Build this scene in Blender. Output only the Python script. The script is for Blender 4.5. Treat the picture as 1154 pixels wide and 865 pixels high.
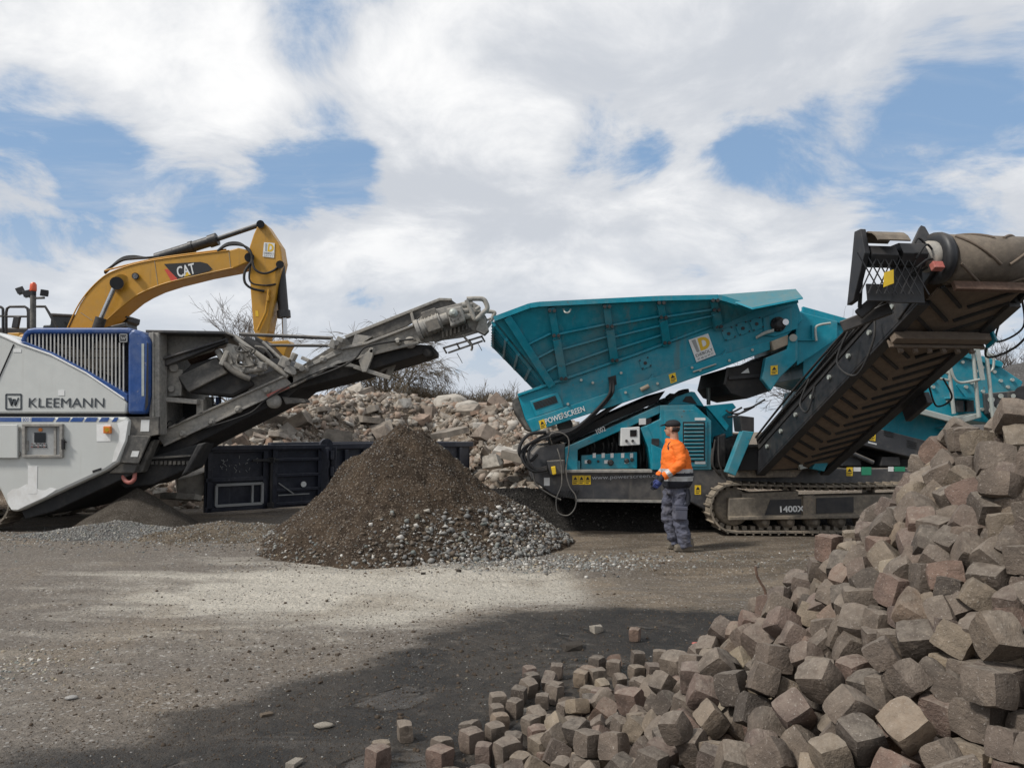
# Recycling yard: crushing plant, screening plant, excavator, heaps and a worker.
import bpy, bmesh, math, random
import numpy as np
from mathutils import Vector, Matrix, Quaternion, noise as mnoise

for _o in list(bpy.data.objects):
    bpy.data.objects.remove(_o, do_unlink=True)
SC = bpy.context.scene
COL = SC.collection
random.seed(11)
rng = np.random.default_rng(11)

# ------------------------------------------------------------------ camera
EYE = 1.6
FPX = 866.0                       # focal length in photo pixels (1154 wide)
PITCH = math.atan(53.5 / FPX)
CP, SP = math.cos(PITCH), math.sin(PITCH)
cam_d = bpy.data.cameras.new('camera')
cam_d.sensor_width = 36.0
cam_d.lens = FPX / 1154.0 * 36.0
cam_d.clip_end = 3000.0
cam_d.clip_start = 0.05
cam = bpy.data.objects.new('camera', cam_d)
cam.location = (0, 0, EYE)
cam.rotation_euler = (math.pi / 2 + PITCH, 0, 0)
COL.objects.link(cam)
SC.camera = cam

# ------------------------------------------------------------------ light
SUN_AZ = math.atan2(-0.86, -0.42)     # the sun stands behind the camera, to the left
SUN_EL = math.radians(48)
sun_d = bpy.data.lights.new('sun', 'SUN')
sun_d.energy = 2.9
sun_d.angle = math.radians(9)
sun_d.color = (1.0, 0.955, 0.89)
sun = bpy.data.objects.new('sun', sun_d)
sdir = Vector((math.sin(SUN_AZ) * math.cos(SUN_EL), math.cos(SUN_AZ) * math.cos(SUN_EL), math.sin(SUN_EL)))
sun.rotation_euler = sdir.to_track_quat('Z', 'Y').to_euler()
sun.location = sdir * 50
COL.objects.link(sun)

world = bpy.data.worlds.new('World')
SC.world = world
world.use_nodes = True
SC.view_settings.view_transform = 'Standard'
SC.view_settings.look = 'None'
SC.view_settings.exposure = 0.14
SC.view_settings.gamma = 1.0
SC.view_settings.use_curve_mapping = False


class NG:
    """Small helper for wiring node trees."""
    def __init__(self, tree):
        self.t = tree
        self.n = tree.nodes
        self.l = tree.links

    def node(self, kind, **kw):
        n = self.n.new(kind)
        for k, v in kw.items():
            setattr(n, k, v)
        return n

    def put(self, sock, v):
        if isinstance(v, bpy.types.NodeSocket):
            self.l.new(v, sock)
        elif v is not None:
            if sock.type == 'RGBA' and len(v) == 3:
                v = (*v, 1.0)
            sock.default_value = v

    def math(self, op, a, b=None, c=None, clamp=False):
        n = self.node('ShaderNodeMath', operation=op, use_clamp=clamp)
        for i, v in enumerate((a, b, c)):
            self.put(n.inputs[i], v)
        return n.outputs[0]

    def vmath(self, op, a, b=None, out=0):
        n = self.node('ShaderNodeVectorMath', operation=op)
        self.put(n.inputs[0], a)
        if b is not None:
            self.put(n.inputs[1], b)
        return n.outputs[out]

    def noise(self, vec, scale, detail=4, rough=0.55, dist=0.0, out='Fac'):
        n = self.node('ShaderNodeTexNoise')
        self.put(n.inputs['Vector'], vec)
        n.inputs['Scale'].default_value = scale
        n.inputs['Detail'].default_value = detail
        n.inputs['Roughness'].default_value = rough
        n.inputs['Distortion'].default_value = dist
        return n.outputs[out]

    def voro(self, vec, scale, feature='F1', out='Distance', rand=1.0):
        n = self.node('ShaderNodeTexVoronoi', feature=feature)
        self.put(n.inputs['Vector'], vec)
        n.inputs['Scale'].default_value = scale
        n.inputs['Randomness'].default_value = rand
        return n.outputs[out]

    def ramp(self, fac, lo, hi, a=0.0, b=1.0, smooth=True):
        n = self.node('ShaderNodeMapRange')
        n.interpolation_type = 'SMOOTHSTEP' if smooth else 'LINEAR'
        self.put(n.inputs[0], fac)
        for i, v in zip((1, 2, 3, 4), (lo, hi, a, b)):
            self.put(n.inputs[i], v)
        return n.outputs[0]

    def mix(self, fac, a, b, blend='MIX'):
        n = self.node('ShaderNodeMix', data_type='RGBA', blend_type=blend)
        self.put(n.inputs[0], fac)
        self.put(n.inputs[6], a)
        self.put(n.inputs[7], b)
        return n.outputs[2]

    def mapping(self, vec, scale=(1, 1, 1), rot=(0, 0, 0), loc=(0, 0, 0)):
        n = self.node('ShaderNodeMapping')
        self.put(n.inputs['Vector'], vec)
        n.inputs['Scale'].default_value = scale
        n.inputs['Rotation'].default_value = rot
        n.inputs['Location'].default_value = loc
        return n.outputs[0]


def build_sky():
    g = NG(world.node_tree)
    g.n.clear()
    out = g.node('ShaderNodeOutputWorld')
    bg = g.node('ShaderNodeBackground')
    bg.inputs['Strength'].default_value = 0.1
    g.l.new(bg.outputs[0], out.inputs[0])
    sky = g.node('ShaderNodeTexSky', sky_type='NISHITA')
    sky.sun_disc = False
    sky.sun_elevation = SUN_EL
    sky.sun_rotation = SUN_AZ
    sky.air_density = 1.0
    sky.dust_density = 1.2
    sky.ozone_density = 1.0
    vec = g.node('ShaderNodeTexCoord').outputs['Generated']
    vec = g.vmath('NORMALIZE', vec)
    sep = g.node('ShaderNodeSeparateXYZ')
    g.put(sep.inputs[0], vec)
    z = sep.outputs[2]
    zc = g.math('ADD', g.math('MAXIMUM', z, 0.0), 0.30)
    cx = g.math('DIVIDE', sep.outputs[0], zc)
    cy = g.math('DIVIDE', sep.outputs[1], zc)
    comb = g.node('ShaderNodeCombineXYZ')
    g.put(comb.inputs[0], cx)
    g.put(comb.inputs[1], cy)
    p = comb.outputs[0]
    # cloud field on a plane overhead, warped so that edges curl
    warp = g.noise(p, 0.8, 3, 0.5, out='Color')
    p2 = g.vmath('ADD', p, g.vmath('MULTIPLY', g.vmath('SUBTRACT', warp, (0.5, 0.5, 0.5)), (0.55, 0.55, 0.2)))
    big = g.noise(g.vmath('ADD', p2, SKY_OFF), 0.9, 2, 0.5)
    fine = g.noise(p2, 3.4, 11, 0.62, 0.35)
    dens = g.math('ADD', g.math('MULTIPLY', big, 0.45), g.math('SUBTRACT', g.math('MULTIPLY', fine, 1.5), 0.19))
    # open stretches of blue and heavier banks of cloud, by direction
    for (px, py, rad, amp) in SKY_SPOTS:
        u = (px - 577) / FPX
        w = (432.5 - py) / FPX
        d = Vector((u, CP - w * SP, SP + w * CP)).normalized()
        dot = g.vmath('DOT_PRODUCT', vec, tuple(d), out='Value')
        ca = math.cos(rad / FPX)
        m = g.ramp(dot, ca, 1.0, 0.0, amp)
        dens = g.math('ADD', dens, m)
    mask = g.ramp(dens, 0.43, 0.73)
    # thin high wisps across the blue
    wisp = g.noise(g.mapping(p2, (0.7, 2.6, 1.0), (0, 0, math.radians(24))), 1.5, 8, 0.62, 0.4)
    mask = g.math('MAXIMUM', mask, g.ramp(wisp, 0.45, 0.78, 0.0, 0.75))
    # low haze towards the horizon
    hz = g.ramp(z, 0.0, 0.30, 1.0, 0.0)
    mask = g.math('MAXIMUM', mask, g.math('MULTIPLY', hz, 0.80))
    thick = g.ramp(dens, 0.62, 1.02)
    shade = g.noise(g.vmath('ADD', p2, (3.1, 7.7, 0.0)), 2.1, 9, 0.60, 0.3)
    shade = g.ramp(shade, 0.36, 0.66)
    bright = g.mix(g.math('MULTIPLY', shade, g.math('ADD', g.math('MULTIPLY', thick, 0.7), 0.3)),
                   CLOUD_LO, CLOUD_HI)
    cloud = g.mix(hz, bright, CLOUD_HZ)
    skyc = g.mix(0.6, sky.outputs[0], SKY_BLUE)
    col = g.mix(mask, skyc, cloud)
    # below the horizon: plain ground bounce
    below = g.ramp(z, -0.02, 0.0, 1.0, 0.0)
    col = g.mix(below, col, (2.2, 2.05, 1.9))
    g.put(bg.inputs['Color'], col)


SKY_OFF = (1.7, 4.3, 0.0)
SKY_SPOTS = [
    (335, 15, 75, -0.30), (430, 40, 60, -0.16), (50, 185, 120, -0.34), (170, 215, 110, -0.34), (270, 215, 90, -0.26), (355, 195, 90, -0.30), (410, 205, 60, -0.20), (20, 160, 60, -0.1),
    (150, 70, 200, 0.20), (250, 120, 120, 0.12), (640, 60, 200, 0.20), (530, 120, 130, 0.18), (480, 90, 110, 0.12), (1020, 40, 180, 0.20), (860, 40, 160, 0.16),
    (690, 165, 80, -0.34), (620, 190, 60, -0.2), (780, 150, 80, -0.2), (870, 160, 80, -0.2), (960, 165, 120, -0.32), (1060, 165, 110, -0.30), (1150, 110, 90, -0.22), (880, 190, 80, -0.16), (820, 200, 50, -0.1), (1050, 45, 40, -0.12),
    (620, 270, 220, 0.16), (480, 240, 120, 0.12), (250, 300, 160, 0.14), (60, 260, 120, 0.10), (880, 260, 120, 0.12), (790, 170, 50, 0.08),
]
CLOUD_LO = (5.5, 5.8, 6.3)
CLOUD_HI = (9.2, 9.2, 9.2)
CLOUD_HZ = (5.5, 5.95, 6.6)
SKY_BLUE = (2.7, 4.3, 6.6)
build_sky()


# ------------------------------------------------------------------ helpers
def P(px, py, Y):
    """The world point at depth Y on the line of sight through a photo pixel."""
    u = (px - 577.0) / FPX
    w = (432.5 - py) / FPX
    dy = CP - w * SP
    t = Y / dy
    return Vector((u * t, Y, EYE + (SP + w * CP) * t))


def G(px, py, h=0.0):
    """The point at height h seen at a photo pixel."""
    u = (px - 577.0) / FPX
    w = (432.5 - py) / FPX
    dy = CP - w * SP
    dz = SP + w * CP
    t = (h - EYE) / dz
    return Vector((u * t, dy * t, h))


class MB:
    """Collects shapes for ONE mesh object."""
    def __init__(self):
        self.v = []
        self.f = []
        self.m = []
        self.s = []
        self.k = []
        self.cur = 0

    def add(self, vs, fs, mi=0, smooth=False):
        b = len(self.v)
        self.v += [tuple(v) for v in vs]
        for f in fs:
            self.f.append(tuple(b + i for i in f))
            self.m.append(mi)
            self.s.append(smooth)
            self.k.append(self.cur)
        return self

    def box(self, c, s, R=None, mi=0):
        self.cur += 1
        hx, hy, hz = s[0] / 2, s[1] / 2, s[2] / 2
        vs = [Vector((x * hx, y * hy, z * hz)) for z in (-1, 1) for y in (-1, 1) for x in (-1, 1)]
        c = Vector(c)
        vs = [(R @ v if R else v) + c for v in vs]
        return self.add(vs, [(0, 2, 3, 1), (4, 5, 7, 6), (0, 1, 5, 4), (2, 6, 7, 3), (0, 4, 6, 2), (1, 3, 7, 5)], mi)

    def bar(self, a, b, w, h, up=(0, 0, 1), mi=0):
        """A square bar from a to b: w wide, h along up."""
        a, b = Vector(a), Vector(b)
        d = b - a
        L = d.length
        if L < 1e-6:
            return self
        d.normalize()
        up = Vector(up)
        s = d.cross(up)
        if s.length < 1e-4:
            s = d.cross(Vector((1, 0, 0)))
        s.normalize()
        u = s.cross(d)
        R = Matrix((s, d, u)).transposed()
        return self.box((a + b) / 2, (w, L, h), R, mi)

    def prism(self, pts, off, mi=0):
        """Extrude a flat polygon of world points by the vector off."""
        self.cur += 1
        off = Vector(off)
        n = len(pts)
        pts = [Vector(p) for p in pts]
        nor = Vector((0, 0, 0))
        for i in range(n):
            nor += pts[i].cross(pts[(i + 1) % n])
        if nor.dot(off) > 0:
            pts = pts[::-1]
        vs = pts + [p + off for p in pts]
        fs = [tuple(range(n)), tuple(range(2 * n - 1, n - 1, -1))]
        fs += [(i, n + i, n + (i + 1) % n, (i + 1) % n) for i in range(n)]
        return self.add(vs, fs, mi)

    def pp(self, pix, Y0, Y1, mi=0):
        """Side profile given in photo pixels on the plane Y0, extruded to Y1."""
        pts = [P(x, y, Y0) for x, y in pix]
        return self.prism(pts, (0, Y1 - Y0, 0), mi)

    def cyl(self, a, b, r, r2=None, n=16, cap=True, mi=0, smooth=True):
        self.cur += 1
        a, b = Vector(a), Vector(b)
        r2 = r if r2 is None else r2
        d = (b - a).normalized()
        s = d.cross(Vector((0, 0, 1)))
        if s.length < 1e-3:
            s = Vector((1, 0, 0))
        s.normalize()
        u = s.cross(d)
        vs = []
        for c, q in ((a, r), (b, r2)):
            for i in range(n):
                t = 2 * math.pi * i / n
                vs.append(c + s * (q * math.cos(t)) + u * (q * math.sin(t)))
        self.add(vs, [(i, (i + 1) % n, n + (i + 1) % n, n + i) for i in range(n)], mi, smooth)
        if cap:
            self.add(vs[:n], [tuple(range(n - 1, -1, -1))], mi)
            self.add(vs[n:], [tuple(range(n))], mi)
        return self

    def tube(self, path, r, n=8, mi=0, cap=True):
        self.cur += 1
        path = [Vector(p) for p in path]
        rs = r if isinstance(r, (list, tuple)) else [r] * len(path)
        rings = []
        prev = None
        for i, p in enumerate(path):
            d = (path[min(i + 1, len(path) - 1)] - path[max(i - 1, 0)])
            if d.length < 1e-9:
                d = Vector((0, 0, 1))
            d.normalize()
            if prev is None:
                s = d.cross(Vector((0, 0, 1)))
                if s.length < 1e-3:
                    s = Vector((1, 0, 0))
            else:
                s = prev - d * prev.dot(d)
                if s.length < 1e-5:
                    s = d.orthogonal()
            s.normalize()
            prev = s
            u = s.cross(d)
            rings.append([p + s * (rs[i] * math.cos(2 * math.pi * k / n)) + u * (rs[i] * math.sin(2 * math.pi * k / n)) for k in range(n)])
        vs = [v for ring in rings for v in ring]
        fs = []
        for i in range(len(path) - 1):
            for k in range(n):
                k2 = (k + 1) % n
                fs.append((i * n + k, i * n + k2, (i + 1) * n + k2, (i + 1) * n + k))
        self.add(vs, fs, mi, True)
        if cap:
            self.add(rings[0], [tuple(range(n - 1, -1, -1))], mi)
            self.add(rings[-1], [tuple(range(n))], mi)
        return self

    def lathe(self, a, axis, prof, n=20, mi=0):
        """Rings at (distance along axis, radius)."""
        self.cur += 1
        a = Vector(a)
        d = Vector(axis).normalized()
        s = d.orthogonal().normalized()
        u = d.cross(s)
        vs = []
        for (h, r) in prof:
            for i in range(n):
                t = 2 * math.pi * i / n
                vs.append(a + d * h + s * (r * math.cos(t)) + u * (r * math.sin(t)))
        fs = []
        for j in range(len(prof) - 1):
            for i in range(n):
                i2 = (i + 1) % n
                fs.append((j * n + i, j * n + i2, (j + 1) * n + i2, (j + 1) * n + i))
        self.add(vs, fs, mi, True)
        m = (len(prof) - 1) * n
        self.add(vs[:n], [tuple(range(n - 1, -1, -1))], mi)
        self.add(vs[m:], [tuple(range(n))], mi)
        return self


def spline(pts, k=6):
    """Catmull-Rom through points."""
    pts = [Vector(p) for p in pts]
    out = []
    n = len(pts)
    for i in range(n - 1):
        p0, p1, p2, p3 = pts[max(i - 1, 0)], pts[i], pts[i + 1], pts[min(i + 2, n - 1)]
        for j in range(k):
            t = j / k
            out.append(0.5 * ((2 * p1) + (p2 - p0) * t + (2 * p0 - 5 * p1 + 4 * p2 - p3) * t * t + (3 * p1 - p0 - 3 * p2 + p3) * t ** 3))
    out.append(pts[-1])
    return out


def root_of(o):
    while o.parent is not None:
        o = o.parent
    return o


def link(name, me, mats, parent=None):
    o = bpy.data.objects.new(name, me)
    COL.objects.link(o)
    for m in (mats if isinstance(mats, (list, tuple)) else [mats]):
        me.materials.append(m)
    if parent is not None:
        o.parent = parent
    return o


SEPARATE = set("""hydraulic_hose thick_hose bolt chevron head_bracket drum_flange handle_loop steel_pipe roller_bearing return_roller
drive_unit drive_cylinder lifting_ram pin hinge_pin motor_hose leg_brace hinge_bracket hanging_wire cross_beam inner_plate upright_frame
handrail cover_slot flange trailing_cable pump_case side_gusset seam_strip boom_foot latch_rod belt_scraper bearing_block recess
skirt_bracket slotted_guard name_panel backing_plate cabinet_rail weld_edge""".split())


def obj(name, mb, mats, parent=None, bevel=0.0, label=None, origin=None):
    """Link the collected shapes as ONE mesh object; world coordinates in, thing-relative out."""
    if name in SEPARATE and parent is not None and len(set(mb.k)) > 1:
        first = None
        for c in sorted(set(mb.k)):
            one = MB()
            ids = {}
            for f, mi, s, k in zip(mb.f, mb.m, mb.s, mb.k):
                if k == c:
                    for i in f:
                        if i not in ids:
                            ids[i] = len(one.v)
                            one.v.append(mb.v[i])
                    one.f.append(tuple(ids[i] for i in f))
                    one.m.append(mi)
                    one.s.append(s)
                    one.k.append(0)
            o = obj(name, one, mats, parent, bevel)
            first = first or o
        return first
    org = Vector(origin) if origin is not None else (root_of(parent).location.copy() if parent else Vector((0, 0, 0)))
    me = bpy.data.meshes.new(name)
    me.from_pydata([(v[0] - org.x, v[1] - org.y, v[2] - org.z) for v in mb.v], [], mb.f)
    me.polygons.foreach_set('material_index', mb.m)
    me.polygons.foreach_set('use_smooth', mb.s)
    me.update()
    o = link(name, me, mats, parent)
    if parent is None and origin is not None:
        o.location = org
    if bevel > 0:
        b = o.modifiers.new('edge', 'BEVEL')
        b.width = bevel
        b.segments = 2
        b.limit_method = 'ANGLE'
        b.angle_limit = math.radians(40)
    if label:
        o['label'] = label
    return o


def thing(name, label, cat, loc=(0, 0, 0), group=None):
    o = bpy.data.objects.new(name, None)
    o.empty_display_size = 0.2
    COL.objects.link(o)
    o.location = loc
    return tag(o, label, cat, group)


def tag(o, label, cat, group=None):
    o['label'] = label
    o['category'] = cat
    if group:
        o['group'] = group
    return o


def lettering(name, s, c, size, right, up, mat, parent, thick=0.0, squeeze=1.0, depth=0.004, align='LEFT'):
    """Flat raised letters: c is the baseline start, right and up span the plane they lie on."""
    cu = bpy.data.curves.new(name, 'FONT')
    cu.body = s
    cu.size = size
    cu.align_x = align
    cu.extrude = 0.0
    cu.resolution_u = 3
    t = bpy.data.objects.new(name, cu)
    COL.objects.link(t)
    bpy.context.view_layer.update()
    me = bpy.data.meshes.new_from_object(t.evaluated_get(bpy.context.evaluated_depsgraph_get()))
    bpy.data.objects.remove(t, do_unlink=True)
    right = Vector(right).normalized()
    up = Vector(up).normalized()
    nor = right.cross(up)
    org = root_of(parent).location
    c = Vector(c)
    if thick > 0:
        bm = bmesh.new()
        bm.from_mesh(me)
        base = list(bm.verts) + list(bm.edges) + list(bm.faces)
        for k, (dx, dy) in enumerate(((thick, 0), (0, thick * .6), (thick, thick * .6))):
            r = bmesh.ops.duplicate(bm, geom=base)
            for g_ in r['geom']:
                if isinstance(g_, bmesh.types.BMVert):
                    g_.co += Vector((dx, dy, .0008 * (k + 1)))
        bm.to_mesh(me)
        bm.free()
    for v in me.vertices:
        w = c + right * (v.co.x * squeeze) + up * v.co.y + nor * (depth + v.co.z)
        v.co = w - org
    me.name = name
    return link(name, me, mat, parent)


# ------------------------------------------------------------------ materials
MATS = {}


def pmat(name, base, rough=0.5, metal=0.0, dirt=None, dirt_amt=0.35, dirt_scale=1.6, bump=0.0, bump_scale=40.0,
         var=0.12, spec=0.5, streak=False, chips=None, top_dust=0.0):
    """Painted or bare surface with uneven colour, dirt in patches, streaks and a little relief."""
    m = bpy.data.materials.new(name)
    m.use_nodes = True
    g = NG(m.node_tree)
    b = g.n['Principled BSDF']
    co = g.node('ShaderNodeTexCoord').outputs['Object']
    n1 = g.noise(co, dirt_scale, 6, 0.62, 0.3)
    n2 = g.noise(co, dirt_scale * 9, 5, 0.65)
    c = g.mix(g.ramp(n2, 0.3, 0.75), tuple(x * (1 - var) for x in base), tuple(min(x * (1 + var), 1) for x in base))
    r = g.ramp(n2, 0.2, 0.8, max(rough - 0.1, 0.05), min(rough + 0.12, 1))
    if dirt:
        dm = g.ramp(g.math('ADD', g.math('MULTIPLY', n1, 0.7), g.math('MULTIPLY', n2, 0.3)), 0.44, 0.66, 0.0, dirt_amt)
        if streak:
            st = g.noise(g.mapping(co, (7, 7, 0.5)), 1.0, 5, 0.6)
            dm = g.math('MAXIMUM', dm, g.ramp(st, 0.55, 0.75, 0.0, dirt_amt))
        if top_dust:
            nz = g.node('ShaderNodeSeparateXYZ')
            g.put(nz.inputs[0], g.node('ShaderNodeNewGeometry').outputs['Normal'])
            td = g.math('MULTIPLY', g.ramp(nz.outputs[2], 0.25, 0.9, 0.0, top_dust), g.ramp(n2, 0.25, 0.6, 0.5, 1.0))
            dm = g.math('MAXIMUM', dm, td)
        c = g.mix(dm, c, dirt)
        r = g.math('MAXIMUM', r, g.math('MULTIPLY', dm, 1.6), clamp=True)
    if chips:
        ch = g.noise(co, dirt_scale * 14, 3, 0.7)
        cm = g.math('MULTIPLY', g.ramp(ch, 0.66, 0.70), g.ramp(n1, 0.45, 0.62))
        c = g.mix(cm, c, chips)
        sc_ = g.noise(g.mapping(co, (5, 5, 60), (0, 0.5, 0)), 1.0, 4, 0.7)
        c = g.mix(g.math('MULTIPLY', g.ramp(sc_, 0.66, 0.72, 0, .5), g.ramp(n1, 0.42, 0.55)), c, (0.34, 0.36, 0.35))
    g.put(b.inputs['Base Color'], c)
    g.put(b.inputs['Roughness'], r)
    b.inputs['Metallic'].default_value = metal
    b.inputs['Specular IOR Level'].default_value = spec
    if bump > 0:
        bn = g.node('ShaderNodeBump')
        bn.inputs['Strength'].default_value = bump
        bn.inputs['Distance'].default_value = 0.01
        g.put(bn.inputs['Height'], g.noise(co, bump_scale, 5, 0.6))
        g.put(b.inputs['Normal'], bn.outputs[0])
    MATS[name] = m
    return m


DUST = (0.30, 0.26, 0.21)
MUD = (0.16, 0.13, 0.10)


# ------------------------------------------------------------------ ground
def fbm2(x, y, seed=0, octaves=5, base=1.0, gain=0.5):
    """Value noise on numpy arrays."""
    out = np.zeros_like(x, dtype=float)
    amp, fr, tot = 1.0, base, 0.0
    for o in range(octaves):
        r = np.random.default_rng(1000 + seed * 31 + o)
        tab = r.random((64, 64))
        xi, yi = x * fr, y * fr
        x0, y0 = np.floor(xi).astype(int), np.floor(yi).astype(int)
        fx, fy = xi - x0, yi - y0
        fx = fx * fx * (3 - 2 * fx)
        fy = fy * fy * (3 - 2 * fy)
        a = tab[x0 % 64, y0 % 64]
        b = tab[(x0 + 1) % 64, y0 % 64]
        c = tab[x0 % 64, (y0 + 1) % 64]
        d = tab[(x0 + 1) % 64, (y0 + 1) % 64]
        out += amp * ((a * (1 - fx) + b * fx) * (1 - fy) + (c * (1 - fx) + d * fx) * fy)
        tot += amp
        amp *= gain
        fr *= 2.03
    return out / tot


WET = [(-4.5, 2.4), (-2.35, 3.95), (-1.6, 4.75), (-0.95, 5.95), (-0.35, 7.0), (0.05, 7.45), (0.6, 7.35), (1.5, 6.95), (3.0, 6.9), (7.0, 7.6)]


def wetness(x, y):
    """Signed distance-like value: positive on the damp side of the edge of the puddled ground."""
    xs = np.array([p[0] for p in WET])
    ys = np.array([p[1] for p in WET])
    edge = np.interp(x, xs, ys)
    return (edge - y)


def ground_h(x, y):
    x = np.asarray(x, float)
    y = np.asarray(y, float)
    h = (fbm2(x + 50, y + 50, 1, 4, 0.35) - 0.5) * 0.10 + (fbm2(x + 50, y + 50, 2, 4, 1.7) - 0.5) * 0.05
    h += (fbm2(x * 0.6 + 80, y * 1.6 + 50, 3, 3, 2.5) - 0.5) * 0.025
    near = np.clip((np.hypot(x - 1.5, y - 3.6) - 3.1) / 1.5, 0, 1)
    w = np.clip(wetness(x, y) / 1.0, 0, 1)
    h *= (1 - 0.55 * w)
    h *= near * 0.95 + 0.05
    for k, (a, c0, wd) in enumerate(((-.16, 5.6, .20), (-.16, 7.1, .20), (.10, 8.7, .16))):
        dist = np.abs(y - c0 - a * x + .12 * np.sin(1.3 * x + k))
        lug = .6 + .4 * np.sin(34 * x + 8 * np.sign(y - c0 - a * x))
        t = np.exp(-(dist / wd) ** 4)
        h -= .036 * t * lug * np.clip((x + 3.5) / 1.5, 0, 1) * near
        h += .024 * np.exp(-((dist - wd * 1.35) / .07) ** 2) * near
    return h - 0.02 * near


def grid_mesh(name, xs, ys, hf):
    X, Y = np.meshgrid(xs, ys)
    Z = hf(X, Y)
    nx, ny = len(xs), len(ys)
    co = np.stack([X, Y, Z], -1).reshape(-1, 3)
    i = np.arange(nx * ny).reshape(ny, nx)
    q = np.stack([i[:-1, :-1], i[:-1, 1:], i[1:, 1:], i[1:, :-1]], -1).reshape(-1, 4)
    me = bpy.data.meshes.new(name)
    me.vertices.add(len(co))
    me.vertices.foreach_set('co', co.ravel())
    me.loops.add(q.size)
    me.loops.foreach_set('vertex_index', q.ravel())
    me.polygons.add(len(q))
    me.polygons.foreach_set('loop_start', np.arange(0, q.size, 4))
    me.polygons.foreach_set('use_smooth', np.ones(len(q), bool))
    me.update(calc_edges=True)
    return me, X, Y, Z


def ground_mat():
    m = bpy.data.materials.new('yard_ground')
    m.use_nodes = True
    g = NG(m.node_tree)
    b = g.n['Principled BSDF']
    co = g.node('ShaderNodeNewGeometry').outputs['Position']
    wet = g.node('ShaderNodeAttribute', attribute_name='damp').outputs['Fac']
    n_big = g.noise(co, 0.55, 5, 0.6, 0.4)
    stretch = g.mapping(co, (0.5, 1.5, 1), (0, 0, math.radians(-6)))
    n_str = g.noise(stretch, 1.4, 7, 0.62, 0.5)
    n_fine = g.noise(co, 22, 6, 0.7)
    n_grit = g.voro(co, 55, out='Color')
    grit = g.node('ShaderNodeSeparateColor')
    g.put(grit.inputs[0], n_grit)
    # dry side: pale crushed concrete dust, greyer gravel, tan clay
    pale = (0.60, 0.555, 0.475)
    grey = (0.215, 0.187, 0.158)
    tan = (0.265, 0.212, 0.155)
    brown = (0.140, 0.110, 0.080)
    palem = g.node('ShaderNodeAttribute', attribute_name='pale').outputs['Fac']
    c = g.mix(g.ramp(g.math('ADD', palem, g.math('MULTIPLY', g.math('SUBTRACT', n_str, 0.5), 1.3)), 0.25, 0.75), grey, pale)
    c = g.mix(g.ramp(n_big, 0.48, 0.68, 0, 0.6), c, tan)
    brn = g.node('ShaderNodeAttribute', attribute_name='earth').outputs['Fac']
    c = g.mix(g.ramp(g.math('ADD', brn, g.math('MULTIPLY', g.math('SUBTRACT', n_str, 0.5), 1.0)), 0.3, 0.75), c, g.mix(g.ramp(n_str, 0.42, 0.62), brown, tan))
    # chalky smears
    sm = g.noise(g.mapping(co, (0.6, 2.6, 1), (0, 0, math.radians(-8))), 1.1, 6, 0.65, 0.3)
    c = g.mix(g.math('MULTIPLY', g.ramp(sm, 0.62, 0.74, 0, 0.55), g.ramp(brn, 0.6, 0.2)), c, (0.56, 0.54, 0.49))
    # grit
    c = g.mix(g.ramp(grit.outputs[0], 0.0, 1.0, -0.0, 1.0), g.mix(0.30, c, (0.03, 0.028, 0.025)), c)
    c = g.mix(g.ramp(grit.outputs[1], 0.94, 0.97, 0.0, 0.45), c, (0.55, 0.53, 0.5))
    # single grains and little stones
    gr = g.noise(co, 130, 2, 0.6)
    c = g.mix(g.ramp(gr, 0.30, 0.46, 0.75, 0.0), c, g.mix(0.7, c, (0.02, 0.018, 0.016)))
    c = g.mix(g.ramp(gr, 0.60, 0.72, 0.0, 0.55), c, g.mix(0.5, c, (0.52, 0.50, 0.46)))
    st = g.voro(co, 26, out='Color')
    ss = g.node('ShaderNodeSeparateColor')
    g.put(ss.inputs[0], st)
    sd = g.voro(co, 26)
    c = g.mix(g.math('MULTIPLY', g.ramp(ss.outputs[0], 0.72, 0.78), g.ramp(sd, 0.36, 0.22)), c, g.mix(ss.outputs[1], (0.09, 0.08, 0.07), (0.34, 0.32, 0.29)))
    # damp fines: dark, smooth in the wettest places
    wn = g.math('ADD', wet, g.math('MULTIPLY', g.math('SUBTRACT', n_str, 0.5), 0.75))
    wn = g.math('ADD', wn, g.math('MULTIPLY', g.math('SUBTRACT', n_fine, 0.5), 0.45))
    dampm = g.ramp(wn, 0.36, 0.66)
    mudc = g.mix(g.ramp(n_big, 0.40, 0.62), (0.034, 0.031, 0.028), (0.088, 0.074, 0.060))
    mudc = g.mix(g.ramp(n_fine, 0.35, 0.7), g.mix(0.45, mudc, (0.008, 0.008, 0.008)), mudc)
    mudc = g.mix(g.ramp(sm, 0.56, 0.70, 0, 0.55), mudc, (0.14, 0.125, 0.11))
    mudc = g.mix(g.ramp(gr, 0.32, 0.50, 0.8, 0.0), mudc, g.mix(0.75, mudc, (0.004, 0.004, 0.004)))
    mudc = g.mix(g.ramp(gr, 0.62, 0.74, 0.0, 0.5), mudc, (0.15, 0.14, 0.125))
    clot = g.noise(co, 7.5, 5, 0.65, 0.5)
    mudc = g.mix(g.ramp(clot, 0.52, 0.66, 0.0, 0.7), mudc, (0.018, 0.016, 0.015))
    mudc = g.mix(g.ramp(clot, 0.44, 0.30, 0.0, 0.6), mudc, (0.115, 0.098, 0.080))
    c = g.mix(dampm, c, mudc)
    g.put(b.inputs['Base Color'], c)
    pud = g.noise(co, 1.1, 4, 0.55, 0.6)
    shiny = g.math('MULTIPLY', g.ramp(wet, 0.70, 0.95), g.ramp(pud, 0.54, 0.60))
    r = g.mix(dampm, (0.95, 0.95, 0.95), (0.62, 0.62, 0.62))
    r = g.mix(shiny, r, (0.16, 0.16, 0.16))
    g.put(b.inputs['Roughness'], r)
    b.inputs['Specular IOR Level'].default_value = 0.35
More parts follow.
